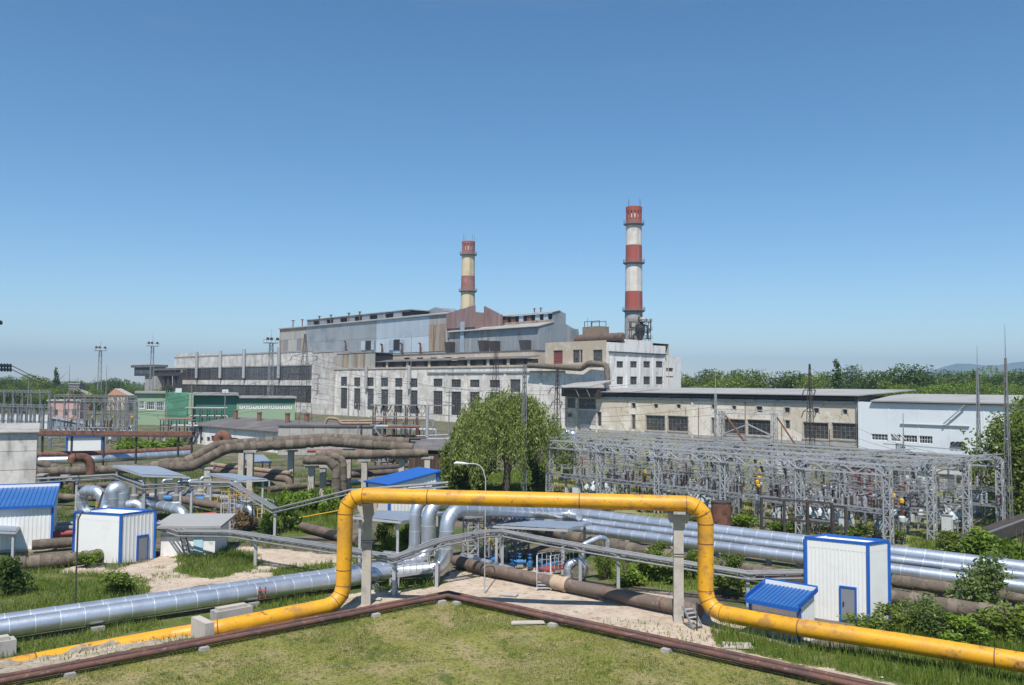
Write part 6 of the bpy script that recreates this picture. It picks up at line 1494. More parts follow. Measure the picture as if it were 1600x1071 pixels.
tray([(240,818,73),(284,833,70),(362,834,69.5),(520,858,62.5),(616,874,58.5),(683,849,61),(757,834,64),(785,833,65),(850,846,63),(966,866,60),(1168,899,56.5),(1275,897,57)], 'long grey cable tray crossing the yard and dipping behind the yellow gantry',
     [(2,.26),(4,0),(5,0),(7,0),(8,.5),(9,0),(10,0),(3,.6),(10,.9)], .85)
tray([(58,751,88),(182,744,90),(226,761,82),(300,756,84),(362,757,84),(430,798,78),(545,769,76),(700,757,76)], 'upper grey cable tray running behind the left canopies and down to a low post', [(0,.5),(1,0),(2,0),(3,0),(4,0),(5,0),(6,.2),(6,.9)], .7)

# ================================================================ CANOPIES
def canopy(fl, fr, bl, br_, Yf, Yb, label, posts=None, n=22):
    a, b, c, d = D(*fl, Yf[0]), D(*fr, Yf[1]), D(*br_, Yb[1]), D(*bl, Yb[0]); o0 = Vector((a.x, a.y, 0)); r = thing('canopy', label, 'canopy', o0)
    a, b, c, d = a-o0, b-o0, c-o0, d-o0
    m = MB(); nn = (b-a).cross(d-a).normalized(); nn = nn if nn.z > 0 else -nn
    V = []
    for k in range(2*n+1):
        t = k/(2*n); h = nn*(.05 if k % 2 else 0); V.append((a.lerp(b,t)+h, d.lerp(c,t)+h))
    for (p, q), (p2, q2) in zip(V[:-1], V[1:]): m.poly(p, p2, q2, q)
    m.build('roof_sheet', K['canopy'], r)
    f = MB()
    for p, q in ((a,b),(b,c),(c,d),(d,a),(a.lerp(d,.5),b.lerp(c,.5))): f.beam(p-nn*.12, q-nn*.12, .1, .16)
    f.build('purlins', K['galvlight'], r)
    for p in (a.lerp(c,.07), b.lerp(d,.07), c.lerp(a,.07), d.lerp(b,.07)): MB().box(p.x-.1,p.y-.1,-.2,p.x+.1,p.y+.1,p.z-.18).build('post', K['galvlight'], r)
    return r
canopy((223,742),(292,744),(176,727),(246,729),(82,83),(90,91),'grey corrugated canopy over valves on the left')
canopy((380,751),(418,749),(324,740),(362,740.5),(90,90),(97,98),'small grey canopy between the lagged mains and the weeds')
canopy((552,807),(626,814.5),(572,798),(696,800.5),(69,68),(75,75),'grey canopy behind the left concrete pillar', n=26)
canopy((764,820.5),(886,827),(800,812.5),(924,816.5),(67,65),(73,72),'grey canopy over the blue pumps in the middle', n=28)
canopy((-20,829),(24,831),(-8,815),(32,821),(70,69),(74,74),'low grey canopy in front of the left edge hut', n=12)
canopy((388,722),(425,722),(380,711),(412,711),(118,118),(124,124),'far small canopy behind the lagged mains', n=8)

# ================================================================ PUMPS, STAIRS, PLATFORMS
def valve(p, rz, label, mk='bluepipe', s=1.0):
    r = thing('pump_valve', label, 'valve', p, rz, 'blue valves and pumps'); r.scale = (s,)*3
    MB().tube([(-.7,0,.45),(-.45,0,.45),(-.4,0,.45),(.4,0,.45),(.45,0,.45),(.7,0,.45)], [.22,.22,.32,.32,.22,.22], 12).build('body', K[mk], r, True)
    for x in (-.7,.7): MB().tube([(x-.05,0,.45),(x+.05,0,.45)], .33, 14).build('flange', K[mk], r, True)
    MB().lathe([(.16,.6),(.16,1.05),(.28,1.05),(.28,1.15),(.06,1.2),(.05,1.5)], 10).build('bonnet', K[mk], r, True)
    m = MB(); pts = [(math.cos(a)*.28, math.sin(a)*.28, 1.5) for a in np.linspace(0, 2*math.pi, 13)]; m.tube(pts, .03, 6); m.beam((-.28,0,1.5),(.28,0,1.5),.03); m.build('handwheel', K[mk], r)
    MB().box(-.4,-.25,-.2,.4,.25,.16).build('base', K['concrete'], r)
    return r
VB = None
for k, (px, py, z) in enumerate(((628,884,.3),(640,888,.3),(652,886,.3),(662,889,.3),(800,889,.2),(812,884,.2),(845,893,.2),(858,889,.2),(870,892,.2),(828,886,.2),(770,880,.2))):
    p = G(px, py, z); lb = f'blue valve under the {"left" if k < 4 else "middle"} canopy, {ORD[k if k < 4 else sorted([800,812,845,858,870,828,770]).index(px)]} from the left'
    if VB is None: VB = valve(p, .5, lb, s=.62)
    else:
        o = copy_tree(VB); o.location = p; o.rotation_euler = (0,0,random.uniform(0,1.5)); o['label'] = lb
for k, (px, py) in enumerate(((195,790),(240,786),(262,790),(280,787),(312,792),(350,790),(300,781),(268,783))):
    p = G(px, py); r = thing('pump_set', f'dark blue pump set under the left canopies, {ORD[sorted([195,240,262,280,312,350,300,268]).index(px)]} from the left', 'pump', p, .4, 'pump sets under the left canopies')
    MB().tube([(-.5,0,.8),(.4,0,.8)], .4, 14).build('motor', K['galv' if k % 2 else 'bluepipe'], r, True); MB().lathe([(.5,.3),(.55,.5),(.55,1.1),(.3,1.3),(.22,2.2)], 14, (.95,0,0)).build('pump_casing', K['steelgrey'], r, True); MB().box(-.7,-.4,-.2,1.5,.4,.3).build('base', K['concrete'], r)
    MB().tube(fillet([(.95,0,2.0),(.95,0,2.6),(2.0,.3,2.6)], .3, 4), .18, 10).build('delivery_pipe', K['silver'], r, True)
def ladder(r, p, q, w, n, side):
    f = MB(); f.beam(p-side*w/2, q-side*w/2, .06); f.beam(p+side*w/2, q+side*w/2, .06)
    for k in range(n): c = p.lerp(q, (k+.5)/n); f.beam(c-side*w/2, c+side*w/2, .045)
    return f.build('ladder', K['galvlight'], r)
def rail(r, a, b, n, h=1.0, mk='galvlight', nm='handrail'):
    f = MB()
    for k in range(n+1): c = a.lerp(b, k/n); f.beam(c, c+Vector((0,0,h)), .05)
    for z in (h*.5, h): f.beam(a+Vector((0,0,z)), b+Vector((0,0,z)), .05)
    f.build(nm, K[mk], r)
# front walkway below the dipping tray
a = G(620, 918); zd = D(620, 899, a.y).z; b = G(680, 911); r = thing('walkway', 'short grey walkway with handrail and ladder below the dipping cable tray', 'walkway', (a.x,a.y,0)); q = Vector((b.x-a.x,b.y-a.y,0)); zd = max(zd,.85)
s = Vector((-q.y,q.x,0)).normalized(); MB().slab(Vector((0,0,zd)), q+Vector((0,0,zd+.12)), q+s*1.3+Vector((0,0,zd+.12)), s*1.3+Vector((0,0,zd)), .2).build('deck', K['galvlight'], r)
rail(r, Vector((0,0,zd)), q+Vector((0,0,zd+.12)), 6); rail(r, s*1.3+Vector((0,0,zd)), q+s*1.3+Vector((0,0,zd+.12)), 6)
ladder(r, q+Vector((.12,-.3,-.05)), q+Vector((.12,0,2.3)), .4, 8, Vector((1,0,0)))
for c in (Vector((.1,.1,0)), q, q+s*1.2, s*1.2): MB().box(c.x-.06,c.y-.06,-.2,c.x+.06,c.y+.06,zd-.2).build('leg', K['galvlight'], r)
p = G(616, 927); r = thing('flanged_riser', 'small white flanged riser post at the low point of the tray', 'pipe', p)
MB().tube([(0,0,0),(0,0,2.4)], .16, 12).build('pipe_body', K['galvlight'], r, True)
for z in (.15,.75,.95,1.4): MB().tube([(0,0,z),(0,0,z+.07)], .26, 12).build('flange', K['galvlight'], r, True)
MB().box(-.4,-.4,-.2,.4,.4,.08).build('footing', K['concpale'], r)
# right stairs
a = G(850, 922); b = G(885, 901); r = thing('metal_stairs', 'small grey metal stair and platform in front of the middle canopy', 'stairs', (a.x,a.y,0)); q = Vector((b.x-a.x,b.y-a.y,0))
MB().slab(Vector((.2,1.2,1.1)), Vector((2.2,2.6,1.1)), Vector((1.6,3.4,1.1)), Vector((-.4,2.0,1.1)), .12).build('platform', K['redpaint'], r)
f = MB()
for k in range(6): f.box(-.45,.2*k,.16*k+.08,.45,.2*k+.22,.16*k+.14)
f.build('treads', K['galvlight'], r); f = MB(); f.beam((-.48,-.1,0),(-.48,1.2,1.1),.06,.16); f.beam((.48,-.1,0),(.48,1.2,1.1),.06,.16); f.build('stringers', K['galvlight'], r)
for x in (-.48,.48):
    f = MB()
    for k in range(4): f.beam((x,.4*k,.35*k),(x,.4*k,.35*k+1.05),.05)
    for z in (.5,1.05): f.beam((x,0,z),(x,1.2,z+1.05),.05)
    f.build('handrail', K['galvlight'], r)
rail(r, Vector((.5,1.2,1.1)), Vector((2.2,2.6,1.1)), 6); rail(r, Vector((-.4,2.0,1.1)), Vector((1.6,3.4,1.1)), 6)
for c in ((2.1,2.6),(1.6,3.3),(-.3,2)): MB().box(c[0]-.05,c[1]-.05,-.2,c[0]+.05,c[1]+.05,1.0).build('leg', K['galvlight'], r)
# steps under the right riser
p = G(1090, 982); r = thing('step_frame', 'little steel steps beneath the right riser of the yellow main', 'steps', p, .5)
f = MB(); f.beam((-.35,0,0),(-.35,.9,1.1),.05,.14); f.beam((.35,0,0),(.35,.9,1.1),.05,.14); f.build('stringers', K['galv'], r)
for k in range(5): MB().box(-.35,.18*k,.2*k+.1,.35,.18*k+.2,.2*k+.14).build('tread', K['galvlight'], r)
p = G(1089, 985); tag(MB().tube([p, p+Vector((.02,0,1.6))], .04, 8).build('marker_post', K['steeldark']), 'thin dark marker post by the right riser of the yellow main', 'post')
# ladder platform left
p = G(345, 828); r = thing('ladder_platform', 'small grey platform with ladder and yellow posts by the dry bush', 'platform', p); h = D(345, 786, p.y).z
MB().box(0,0,h-.1,2.4,2.0,h).build('deck', K['galvlight'], r)
for x in (0,2.4):
    for y in (0,2.0): MB().box(x-.06,y-.06,-.2,x+.06,y+.06,h-.1).build('leg', K['galvlight'], r)
rail(r, Vector((0,0,h)), Vector((2.4,0,h)), 3, 1.1, 'amber'); rail(r, Vector((0,2,h)), Vector((2.4,2,h)), 3, 1.1, 'amber'); ladder(r, Vector((.5,-.35,0)), Vector((.5,-.02,h+.9)), .45, 9, Vector((1,0,0))); ladder(r, Vector((1.1,-.35,0)), Vector((1.1,-.02,h+.9)), .4, 9, Vector((1,0,0)))
for k, (px, py, n, w) in enumerate(((150,800,3,1.6),(215,803,2,1.4),(302,792,3,2.6),(270,783,5,3.5),(402,812,3,2.0))):
    p = G(px, py); r = thing('yellow_railing', f'short yellow safety railing among the left pipework, {ORD[sorted([150,215,302,270,402,462]).index(px)]} from the left', 'railing', (p.x,p.y,0), .1*k, 'yellow safety railings')
    f = MB()
    for j in range(n+1): f.beam((w*j/n,0,-.2),(w*j/n,0,1.1),.08)
    for z in (1.1, .6): f.beam((0,0,z),(w,0,z),.06)
    f.build('frame', K['amber'], r)
# steel trestle jungle under the central silver pipes
for k, (px, py) in enumerate(((735,880),(752,872),(770,868),(795,872),(815,868))):
    p = G(px, py); L_, B_ = lattice(3.6, .9, .9, 5, .09, .06); r = thing('lattice_trestle', f'pale lattice trestle under the central silver pipes, {ORD[k]} from the left', 'trestle', p, .5, 'trestles under the central silver pipes')
    for l in L_: l.build('leg', K['galvlight'], r)
    B_.build('bracing', K['galvlight'], r); MB().box(-.8,-.7,3.6,.8,.7,3.75).build('cap_beam', K['galv'], r)
p0 = G(728,884,.3); pipe('silver_bend', 'pair of thin silver pipes on the ground, front one', [G(718,873,.45), G(800,896,.4)], .22, 'silver', None, 1, (.8,.05,1.03,'silverseam','seam_band'), 14); pipe('silver_bend', 'pair of thin silver pipes on the ground, rear one', [G(722,868,.5), G(800,890,.5)], .22, 'silver', None, 1, (.8,.05,1.03,'silverseam','seam_band'), 14)
p = G(776,880); tag(MB().beam(p+Vector((-.9,0,2.8)), p+Vector((.1,-.2,.2)), .12).build('yellow_strut', K['amber']), 'slanting yellow strut among the trestles', 'strut')
for k, (px, py, sx, sy) in enumerate(((825,974,1.0,.28),(1408,1000,.9,.5),(590,937,.25,.25),(1152,1010,.8,.5),(795,930,.6,.35),(735,935,.3,.3))):
    p = G(px, py); r = thing('loose_board', ['pale plank lying on the edge of the lawn','pale slab beside the weeds','short pipe offcut lying near the left pillar','broken slab near the low blue hut','flat pale sheet behind the rusty pipes','small pale stone by the lamp foot'][k], 'debris', p, random.uniform(-.8,.3))
    MB().prism([(-sx,0),(sx,.02),(sx*.95,.09),(-sx*.9,.08)], -sy, sy).build('slab', K['concpale'], r)

# racks of thin pipes and steelwork at the foot of the turbine hall
for k, (px0, px1, Y, zt) in enumerate(((585,640,158,6.2),(612,676,172,7.0),(640,716,148,4.6),(440,520,178,5.0),(250,300,200,5.6),(300,345,225,7.5))):
    a = D(px0, 690, Y); b = D(px1, 690, Y); r = thing('pipe_rack', ['left dense pipe rack at the foot of the turbine hall','rear tall pipe rack at the foot of the turbine hall','low pipe rack left of the willow','pipe rack behind the grey block building','dark pipe rack in front of the green stair block','tall thin pipe rack in front of the teal wall'][k], 'pipe rack', (a.x, a.y, 0)); L = (b-a).length; rk = random.Random(k)
    for x in np.linspace(0, L, 5):
        for y in (0, 1.8): MB().box(x-.09,y-.09,-.2,x+.09,y+.09,zt).build('post', K['steeldark' if k != 1 else 'steelgrey'], r)
    for z in (zt*.45, zt*.72, zt):
        for y in (0, 1.8): MB().box(-.3,y-.08,z-.1,L+.3,y+.08,z+.06).build('beam', K['steelgrey'], r)
    for j in range(9):
        z = zt*rk.choice((.2,.45,.72,1.0))+.25; y = rk.uniform(0,1.8); x0 = rk.uniform(-2, L*.4); x1 = rk.uniform(L*.6, L+2); rd = rk.choice((.12,.16,.22,.28))
        pts = [(x0,y,z-rk.choice((.3,1.2,-.9))),(x0,y,z),(x1,y,z),(x1,y+.3,z-rk.choice((.1,1.4,z-.2)))]
        MB().tube(fillet(pts, .35, 3), rd, 8).build('pipe_run', K[rk.choice(('peach','galvlight','steeldark','galv','rust','insul'))], r, True)
    for j in range(5):
        x = rk.uniform(0,L); MB().lathe([(.2,0),(.45,.2),(.45,1.0),(.2,1.3),(.1,1.9)], 10, (x, rk.uniform(-.6,.4), 0)).build('valve_body', K[rk.choice(('steeldark','steelgrey'))], r, True)
# pipes crossing between the two left huts
for k, (ya, yb, z, rd, mk, lab) in enumerate(((822,817,1.4,.16,'galv','thin grey pipe crossing between the left huts'),(829,824,1.2,.22,'steelgrey','grey pipe just below the thin one between the left huts'),(838,832,1.0,.26,'redpaint','dull red pipe crossing between the left huts'),(852,846,.6,.42,'insul','dark lagged pipe low between the left huts'))):
    pipe('crossing_pipe', lab, [G(50, ya, z), G(128, yb, z)], rd, mk, None, 1, WRAP if mk == 'insul' else None, 12)
for k, (px, py, h) in enumerate(((84,775,4.2),(100,772,4.2),(112,776,3.8),(66,772,4.5))):
    p = G(px, py); r = thing('dark_stilt', f'dark stained pillar in the shade behind the left huts, {ORD[[1,2,3,0][k]]} from the left', 'pillar', p); MB().box(-.35,-.35,-.2,.35,.35,h*.5).build('shaft', K['brownpipe'], r); MB().box(-.6,-.45,h*.5,.6,.45,h*.5+.25).build('cap', K['concrete'], r)

# further runs of pipe in the left and middle yard
more = [('silver_main','thin silver pipe running low past the dry bush',[(300,772),(420,783),(455,790)],.7,.24,'silver',SEAM2),('brown_pipe','brown pipe low behind the left canopies',[(205,772),(345,768)],.8,.3,'brownpipe',WELD),('lagged_pipe','lagged pipe low behind the bright shrubs',[(420,765),(545,752)],.9,.38,'insul',WRAP),
        ('gas_line','thin yellow gas line left of the yellow riser',[(455,812),(530,798)],1.0,.07,'amber',None),('lagged_pipe','lagged pipe in the shade under the rear mains',[(540,742),(690,733)],1.6,.4,'insul',WRAP),('silver_main','silver pipe passing behind the blue roofed hut',[(540,755),(600,750)],1.0,.28,'silver',SEAM2),
        ('rusty_main','rust red pipe far behind the lagged mains',[(480,705),(700,704)],1.2,.3,'redtrans',None),('brown_pipe','brown pipe lying behind the left canopy posts',[(60,765),(170,758)],1.0,.35,'brownpipe',WELD),('lagged_pipe','lagged pipe running behind the left hut roofs',[(60,775),(190,780)],1.0,.35,'insul',WRAP),
        ('silver_main','silver pipe along the ground under the left canopy',[(185,792),(300,786),(340,795)],.6,.26,'silver',SEAM2)]
for nm, lab, pp, z, rd, mk, rg_ in more: pipe(nm, lab, [G(x, y, z) for x, y in pp], rd, mk, .8, 4, rg_, 14, rough=.05 if mk == 'insul' else 0)

# ================================================================ VEGETATION
def leaves(centres, size, rg, droop=0.0, aspect=.6):
    """one bent leaf card per centre -> vertex and quad arrays"""
    n = len(centres); a = rg.normal(size=(n,3)); a /= np.linalg.norm(a, axis=1)[:,None]
    if droop: a[:,2] = -np.abs(a[:,2])-droop; a /= np.linalg.norm(a, axis=1)[:,None]
    b = rg.normal(size=(n,3)); b -= a*np.sum(a*b, 1)[:,None]; b /= np.linalg.norm(b, axis=1)[:,None]
    s = size*rg.uniform(.6, 1.35, n)[:,None]; a = a*s; b = b*s*aspect
    v = np.stack([centres-a, centres+b*.9, centres+a, centres-b*.9], 1).reshape(-1,3)
    f = np.arange(4*n).reshape(-1,4); return v, f
def np_mesh(name, v, f, m):
    me = bpy.data.meshes.new(name); nv, nf = len(v), len(f); k = f.shape[1]
    me.vertices.add(nv); me.vertices.foreach_set('co', np.asarray(v, np.float32).ravel())
    me.loops.add(nf*k); me.loops.foreach_set('vertex_index', np.asarray(f, np.int32).ravel())
    me.polygons.add(nf); me.polygons.foreach_set('loop_start', np.arange(0, nf*k, k, dtype=np.int32)); 
    me.update(calc_edges=True); me.materials.append(m); return me
def blob_points(blobs, n, rg, shell=.55):
    w = np.array([b[3]*b[4]*b[5] for b in blobs])**(2/3); w /= w.sum(); out = []
    for b, k in zip(blobs, rg.multinomial(n, w)):
        d = rg.normal(size=(k,3)); d /= np.linalg.norm(d, axis=1)[:,None]
        lump = 1+.22*np.sin(d[:,0]*5+b[0]*3)*np.cos(d[:,1]*6+b[1])+.15*np.sin(d[:,2]*9+b[2])
        rad = (shell+(1-shell)*rg.random(k)**.6)*lump; out.append(np.array(b[:3])+d*rad[:,None]*np.array(b[3:6]))
    return np.concatenate(out)
def crown(name, seed, h, w, nb, n, size, mk, base=.25, tall=False):
    rg = np.random.default_rng(seed); bl = []
    for k in range(nb):
        t = rg.uniform(base, .92) if not tall else base+(.95-base)*(k+.5)/nb
        prof = math.sin(math.pi*min(1, max(.08, (t-base*.6)/(1.12-base*.6))))**.7
        a = rg.uniform(0, 6.28); rr = rg.uniform(.15, .62)*w/2*prof; s = rg.uniform(.20,.34)*w*(.6+.4*prof)
        if tall: prof = max(.05, (1.0-t)**.75*1.25); s = w*.27*prof+.010; rr = rg.uniform(.1,.5)*w/2*prof
        bl.append((rr*math.cos(a), rr*math.sin(a), t*h, s, s, s*(1.6 if tall else .78)))
    v, f = leaves(blob_points(bl, n, rg), size, rg); return np_mesh(name, v, f, K[mk])
def trunk_mesh(h, r, seed, limbs=5, bare=.3):
    rg = random.Random(seed); m = MB(); m.tube([(0,0,-.3),(rg.uniform(-.1,.1)*h*.2,0,h*.35),(rg.uniform(-.1,.1)*h*.3,rg.uniform(-.1,.1)*h*.2,h*.8)], [r,r*.7,r*.15], 8)
    for k in range(limbs):
        t = bare+.45*k/limbs; a = rg.uniform(0,6.28); L = h*.3
        m.tube([(0,0,h*t),(math.cos(a)*L*.5,math.sin(a)*L*.5,h*t+L*.35),(math.cos(a)*L,math.sin(a)*L,h*t+L*.8)], [r*.4,r*.25,r*.06], 6)
    return m.mesh('trunk', K['bark'], True)
FAR = [(crown('crown', 10+k, 1.0, .85, 13, 5000, .019, ('leafmid','leafdark','leafdark','leafmid','leafbright')[k], .16), trunk_mesh(1.0, .025, k)) for k in range(5)]
POP = [(crown('crown', 40+k, 1.0, .26, 22, 2200, .022, 'leafdark', .08, True), trunk_mesh(1.0, .02, 30+k, 3)) for k in range(2)]
def tree(proto, x, y, h, wscale, label, name='broadleaf_tree', group=None, rz=None, z=0):
    r = thing(name, label, 'tree', (x, y, z), rz if rz is not None else random.uniform(0, 6.28), group); r.scale = (h*wscale, h*wscale, h)
    link('crown', proto[0], r); link('trunk', proto[1], r); return r
# belt behind the right-hand halls
rgd = random.Random(5); tops = [(1070,590),(1085,588),(1100,586),(1118,587),(1134,588),(1150,590),(1166,588),(1176,592),(1222,592),(1234,588),(1248,587),(1262,590),(1278,586),(1292,584),(1326,585),(1340,588),(1352,586),(1364,581),(1380,580),(1396,584),(1410,581),(1424,580),(1440,586),(1455,588),(1468,586),(1482,583),(1498,585),(1512,588),(1526,582),(1540,585),(1556,586),(1570,590),(1586,588),(1600,584),(1616,586)]
for k, (px, py) in enumerate(tops):
    Y = 340+rgd.uniform(-30, 60); t = D(px, py+rgd.uniform(-2,2), Y); side = 'small clump right of the white end wall' if px < 1200 else 'belt behind the right halls'
    tree(FAR[k % 4], t.x, t.y, t.z*rgd.uniform(.93,1.13), rgd.uniform(.75, 1.35), f'{ORD[k]} green tree from the left in the small clump right of the white end wall' if k < 8 else (f'{ORD[k-8]} green tree from the left in the belt behind the right halls' if k < 22 else f'{ORD[34-k]} green tree from the right end of the belt behind the right halls'), group='tree belt on the right')
for k in range(16):
    px = 1395+k*14; Y = 285+rgd.uniform(-15, 15); t = D(px, 597+rgd.uniform(-3,8), Y)
    tree(FAR[(k % 2)*4 if k % 3 else 0], t.x, t.y, t.z, 1.1, f'lighter low tree above the white hall roof, {ORD[k]} from the left', group='lower trees above the white hall')
for k, (px, py, lab, Y) in enumerate(((1307,557,'tall dark poplar rising above the right tree belt',340),(1257,581,'slim poplar tip beside the dark pylon on the right',370),(1424,576,'small poplar tip above the right tree belt, left of the hills',360),(1522,576,'poplar tip beside the thinner lattice mast',360),(1342,581,'small poplar pair tip right of the tall poplar',370),(88,572,'single poplar standing over the left tree line',520),(128,593,'short dark poplar right of the grey flat block',560))):
    t = D(px, py, Y); tree(POP[k % 2], t.x, t.y, t.z, 1.25 if k in (0,5) else .9, lab, 'poplar_tree')
# left tree line
lt = [(4,588,520),(16,592,450),(28,598,430),(42,592,500),(52,586,540),(64,592,520),(74,600,420),(100,597,600),(112,600,480),(134,598,560),(146,600,620),(160,596,560),(176,592,540),(188,598,600),(200,600,640),(150,606,380),(120,610,370),(30,606,360),(8,604,350),(60,606,360),(90,604,370),(262,604,520),(254,600,560),(228,604,600),(216,602,640),(245,608,500)]
for k, (px, py, Y) in enumerate(lt):
    t = D(px, py, Y); o = tree(FAR[k % 5], t.x, t.y, t.z, rgd.uniform(1.0, 1.35), f'green tree in the left tree line, number {k+1} counting around it', group='tree line on the left')
    o['label'] = f'tree of the left tree line {["furthest back","midway back","at its front"][0 if Y > 530 else (1 if Y > 400 else 2)]}, {ORD[sorted([q[0] for q in lt if (0 if q[2] > 530 else (1 if q[2] > 400 else 2)) == (0 if Y > 530 else (1 if Y > 400 else 2))]).index(px)]} from the left'
# distant wood closing the horizon
rg = np.random.default_rng(77); N = 900; cs = []
for k in range(N):
    x = rg.uniform(-900, 900); y = rg.uniform(760, 980); s = rg.uniform(4, 8); cs.append((x, y, rg.uniform(5, 11), s, s, s))
v, f = leaves(blob_points(cs, 60000, rg, .6), 1.0, rg); kind(link('distant_wood', np_mesh('distant_wood', v, f, K['leafdark'])), 'stuff')
# willow
def willow(seed, h, w):
    rg = np.random.default_rng(seed); C = []
    hubs = []
    for k in range(80):
        a = rg.uniform(0, 6.28); q = rg.random()**.7*.92; hubs.append((a, q*(1+.2*math.sin(3*a+1)+.14*math.sin(5*a)), rg.uniform(.86, 1.02)))
    for k in range(900):
        a, q, hs_ = hubs[rg.integers(len(hubs))]; x = w/2*q*math.cos(a)+rg.normal(0, .75); y = w/2*q*math.sin(a)+rg.normal(0, .75); rr = min(1.15, math.hypot(x, y)/(w/2))
        top = h*(1-.38*rr**2.4)*hs_*rg.uniform(.80, 1.0); L = rg.uniform(.14, .46)*h; n = int(L/.16); ox, oy = rg.normal(0, .05, 2); an = math.atan2(y, x)
        for j in range(n):
            t = j*.16; C.append((x+ox*t*2+math.cos(an)*.35*math.sqrt(t)+rg.normal(0,.12), y+oy*t*2+math.sin(an)*.35*math.sqrt(t)+rg.normal(0,.12), max(.5, top-t+rg.normal(0,.1))))
            C.append((x+rg.normal(0,.22), y+rg.normal(0,.22), max(.6, top-t*.8+rg.normal(0,.2))))
    C = np.array(C); v, f = leaves(C, .22, rg, .7, .34); return np_mesh('crown', v, f, K['leafwillow'])
p = D(790, 765, 113); t = D(790, 610, 113); r = thing('willow_tree', 'large drooping willow in the middle of the yard', 'tree', (p.x, p.y, 0))
link('crown', willow(3, t.z*1.04, 16.5), r); m = MB(); m.tube([(0,0,-.3),(.2,0,3),(0,0,6.5),(.4,0,10)], [.55,.42,.3,.08], 10)
for k in range(9): a = k*.75; m.tube([(0,0,2.5+k*.5),(math.cos(a)*2,math.sin(a)*2,5.2+k*.5),(math.cos(a)*4.4,math.sin(a)*4.4,7+k*.4)], [.25,.16,.05], 6)
m.build('trunk', K['bark'], r, True)
# willow skirts and shrubs: (px, py base, width px, height px, kind)
def shrub_mesh(seed, mk, n=1500, size=.05, nb=9, up=False):
    rg = np.random.default_rng(seed); bl = []
    for k in range(nb):
        a = rg.uniform(0,6.28); rr = rg.uniform(0,.33); z = rg.uniform(.15,.72)*(1-.5*rr); s = rg.uniform(.14,.24); bl.append((rr*math.cos(a), rr*math.sin(a), z, s, s, s*(1.5 if up else 1)))
    v, f = leaves(blob_points(bl, n, rg, .35), size, rg, 0, .5); return np_mesh('foliage', v, f, K[mk])
SH = {'mid':[shrub_mesh(60+k,'leafmid') for k in range(2)], 'bright':[shrub_mesh(70+k,'leafbright') for k in range(3)], 'dark':[shrub_mesh(80+k,'leafdark') for k in range(2)], 'dry':[shrub_mesh(90,'dryleaf',1800,.035)], 'feather':[shrub_mesh(95+k,'leaffeather',3200,.032,14,True) for k in range(2)]}
def stem_mesh(seed):
    rg = random.Random(seed); m = MB()
    for k in range(6): a = rg.uniform(0,6.28); q = rg.uniform(.12,.3); m.tube([(0,0,-.05),(math.cos(a)*q*.5,math.sin(a)*q*.5,.35),(math.cos(a)*q,math.sin(a)*q,.72)], [.014,.01,.004], 5)
    return m.mesh('stems', K['bark'])
STEM = [stem_mesh(k) for k in range(3)]
shr = [(705,768,70,80,'mid','leafy shrub at the left foot of the willow'),(745,768,80,60,'mid','green shrub under the willow'),(840,762,60,60,'mid','green shrub under the right side of the willow'),(880,750,40,70,'dark','dark shrub between the willow and the switchyard'),
 (425,832,60,58,'bright','bright shrub beside the low tray post'),(447,830,55,75,'bright','taller bright shrub behind the low tray post'),(490,800,60,58,'bright','bright shrub left of the yellow riser'),(515,805,40,48,'bright','narrow bright shrub touching the yellow riser'),
 (378,829,64,32,'dry','dry tan bush by the ladder platform'),(230,703,100,26,'bright','bright shrub row in front of the green office'),(200,702,50,22,'bright','low bright shrub left of the bright row'),(270,704,50,22,'bright','low bright shrub right of the bright row'),
 (980,915,60,45,'bright','leafy shrub right of the silver loop'),(1020,905,60,52,'mid','shrub under the cable tray left of the right pillar'),(1045,912,50,50,'mid','shrub behind the right pillar'),(1130,930,80,52,'mid','leafy shrub behind the right riser'),(1080,905,40,50,'bright','bright shrub between the right pillar and riser'),(945,905,30,40,'mid','small shrub at the silver loop'),
 (1028,869,28,22,'mid','small plant growing on the lagged pipe'),(1145,893,30,28,'mid','plant growing on the lagged pipe right of the riser'),
 (1530,880,90,60,'bright','bright shrub below the black trough'),(1590,890,90,75,'bright','large bright shrub at the right edge below the trough'),(1480,870,60,40,'mid','shrub at the foot of the black trough'),
 (1535,965,115,100,'feather','feathery tamarisk bush at the right'),(1440,985,85,60,'feather','feathery low bush right of the tall hut'),(1475,1000,90,48,'feather','feathery bush in front of the yellow main right end'),(1400,985,60,40,'mid','leafy weed clump at the tall hut corner'),(1580,1000,110,60,'mid','weed clump behind the yellow main at the right edge'),(1510,1010,90,50,'bright','bright weed clump behind the yellow main'),
 (1350,990,60,34,'mid','weed clump in front of the tall hut door'),(610,870,60,50,'bright','bright shrub behind the left pillar'),(640,860,60,46,'bright','bright shrub under the left canopy'),(600,845,40,40,'mid','shrub behind the canopy by the left pillar'),
 (10,930,70,60,'dark','dark weed bush at the left edge'),(185,925,75,36,'mid','round weed bush in front of the left hut'),(135,886,50,26,'bright','bright weeds beside the ragged pipe'),(40,790,40,30,'dark','shrub behind the left edge hut'),(90,785,40,26,'mid','shrub between the left huts'),
 (730,812,60,26,'bright','low bush behind the horizontal yellow pipe'),(1020,800,50,20,'bright','low bush left of the rusty drum'),(960,795,60,20,'mid','low bush in front of the switchyard'),(1160,822,60,20,'bright','low bush beside the rusty drum'),(1230,830,60,22,'bright','low bush behind the silver mains at the post frame'),(1330,842,60,24,'mid','low bush behind the tall hut'),(1395,848,50,26,'bright','low bush at the front gantry foot'),
 (1090,815,40,18,'mid','small bush behind the right riser'),(660,760,60,24,'mid','bush right of the blue roof'),(560,745,60,20,'bright','grass bush left of the blue roof'),(1190,935,50,30,'mid','weeds behind the low blue hut')]
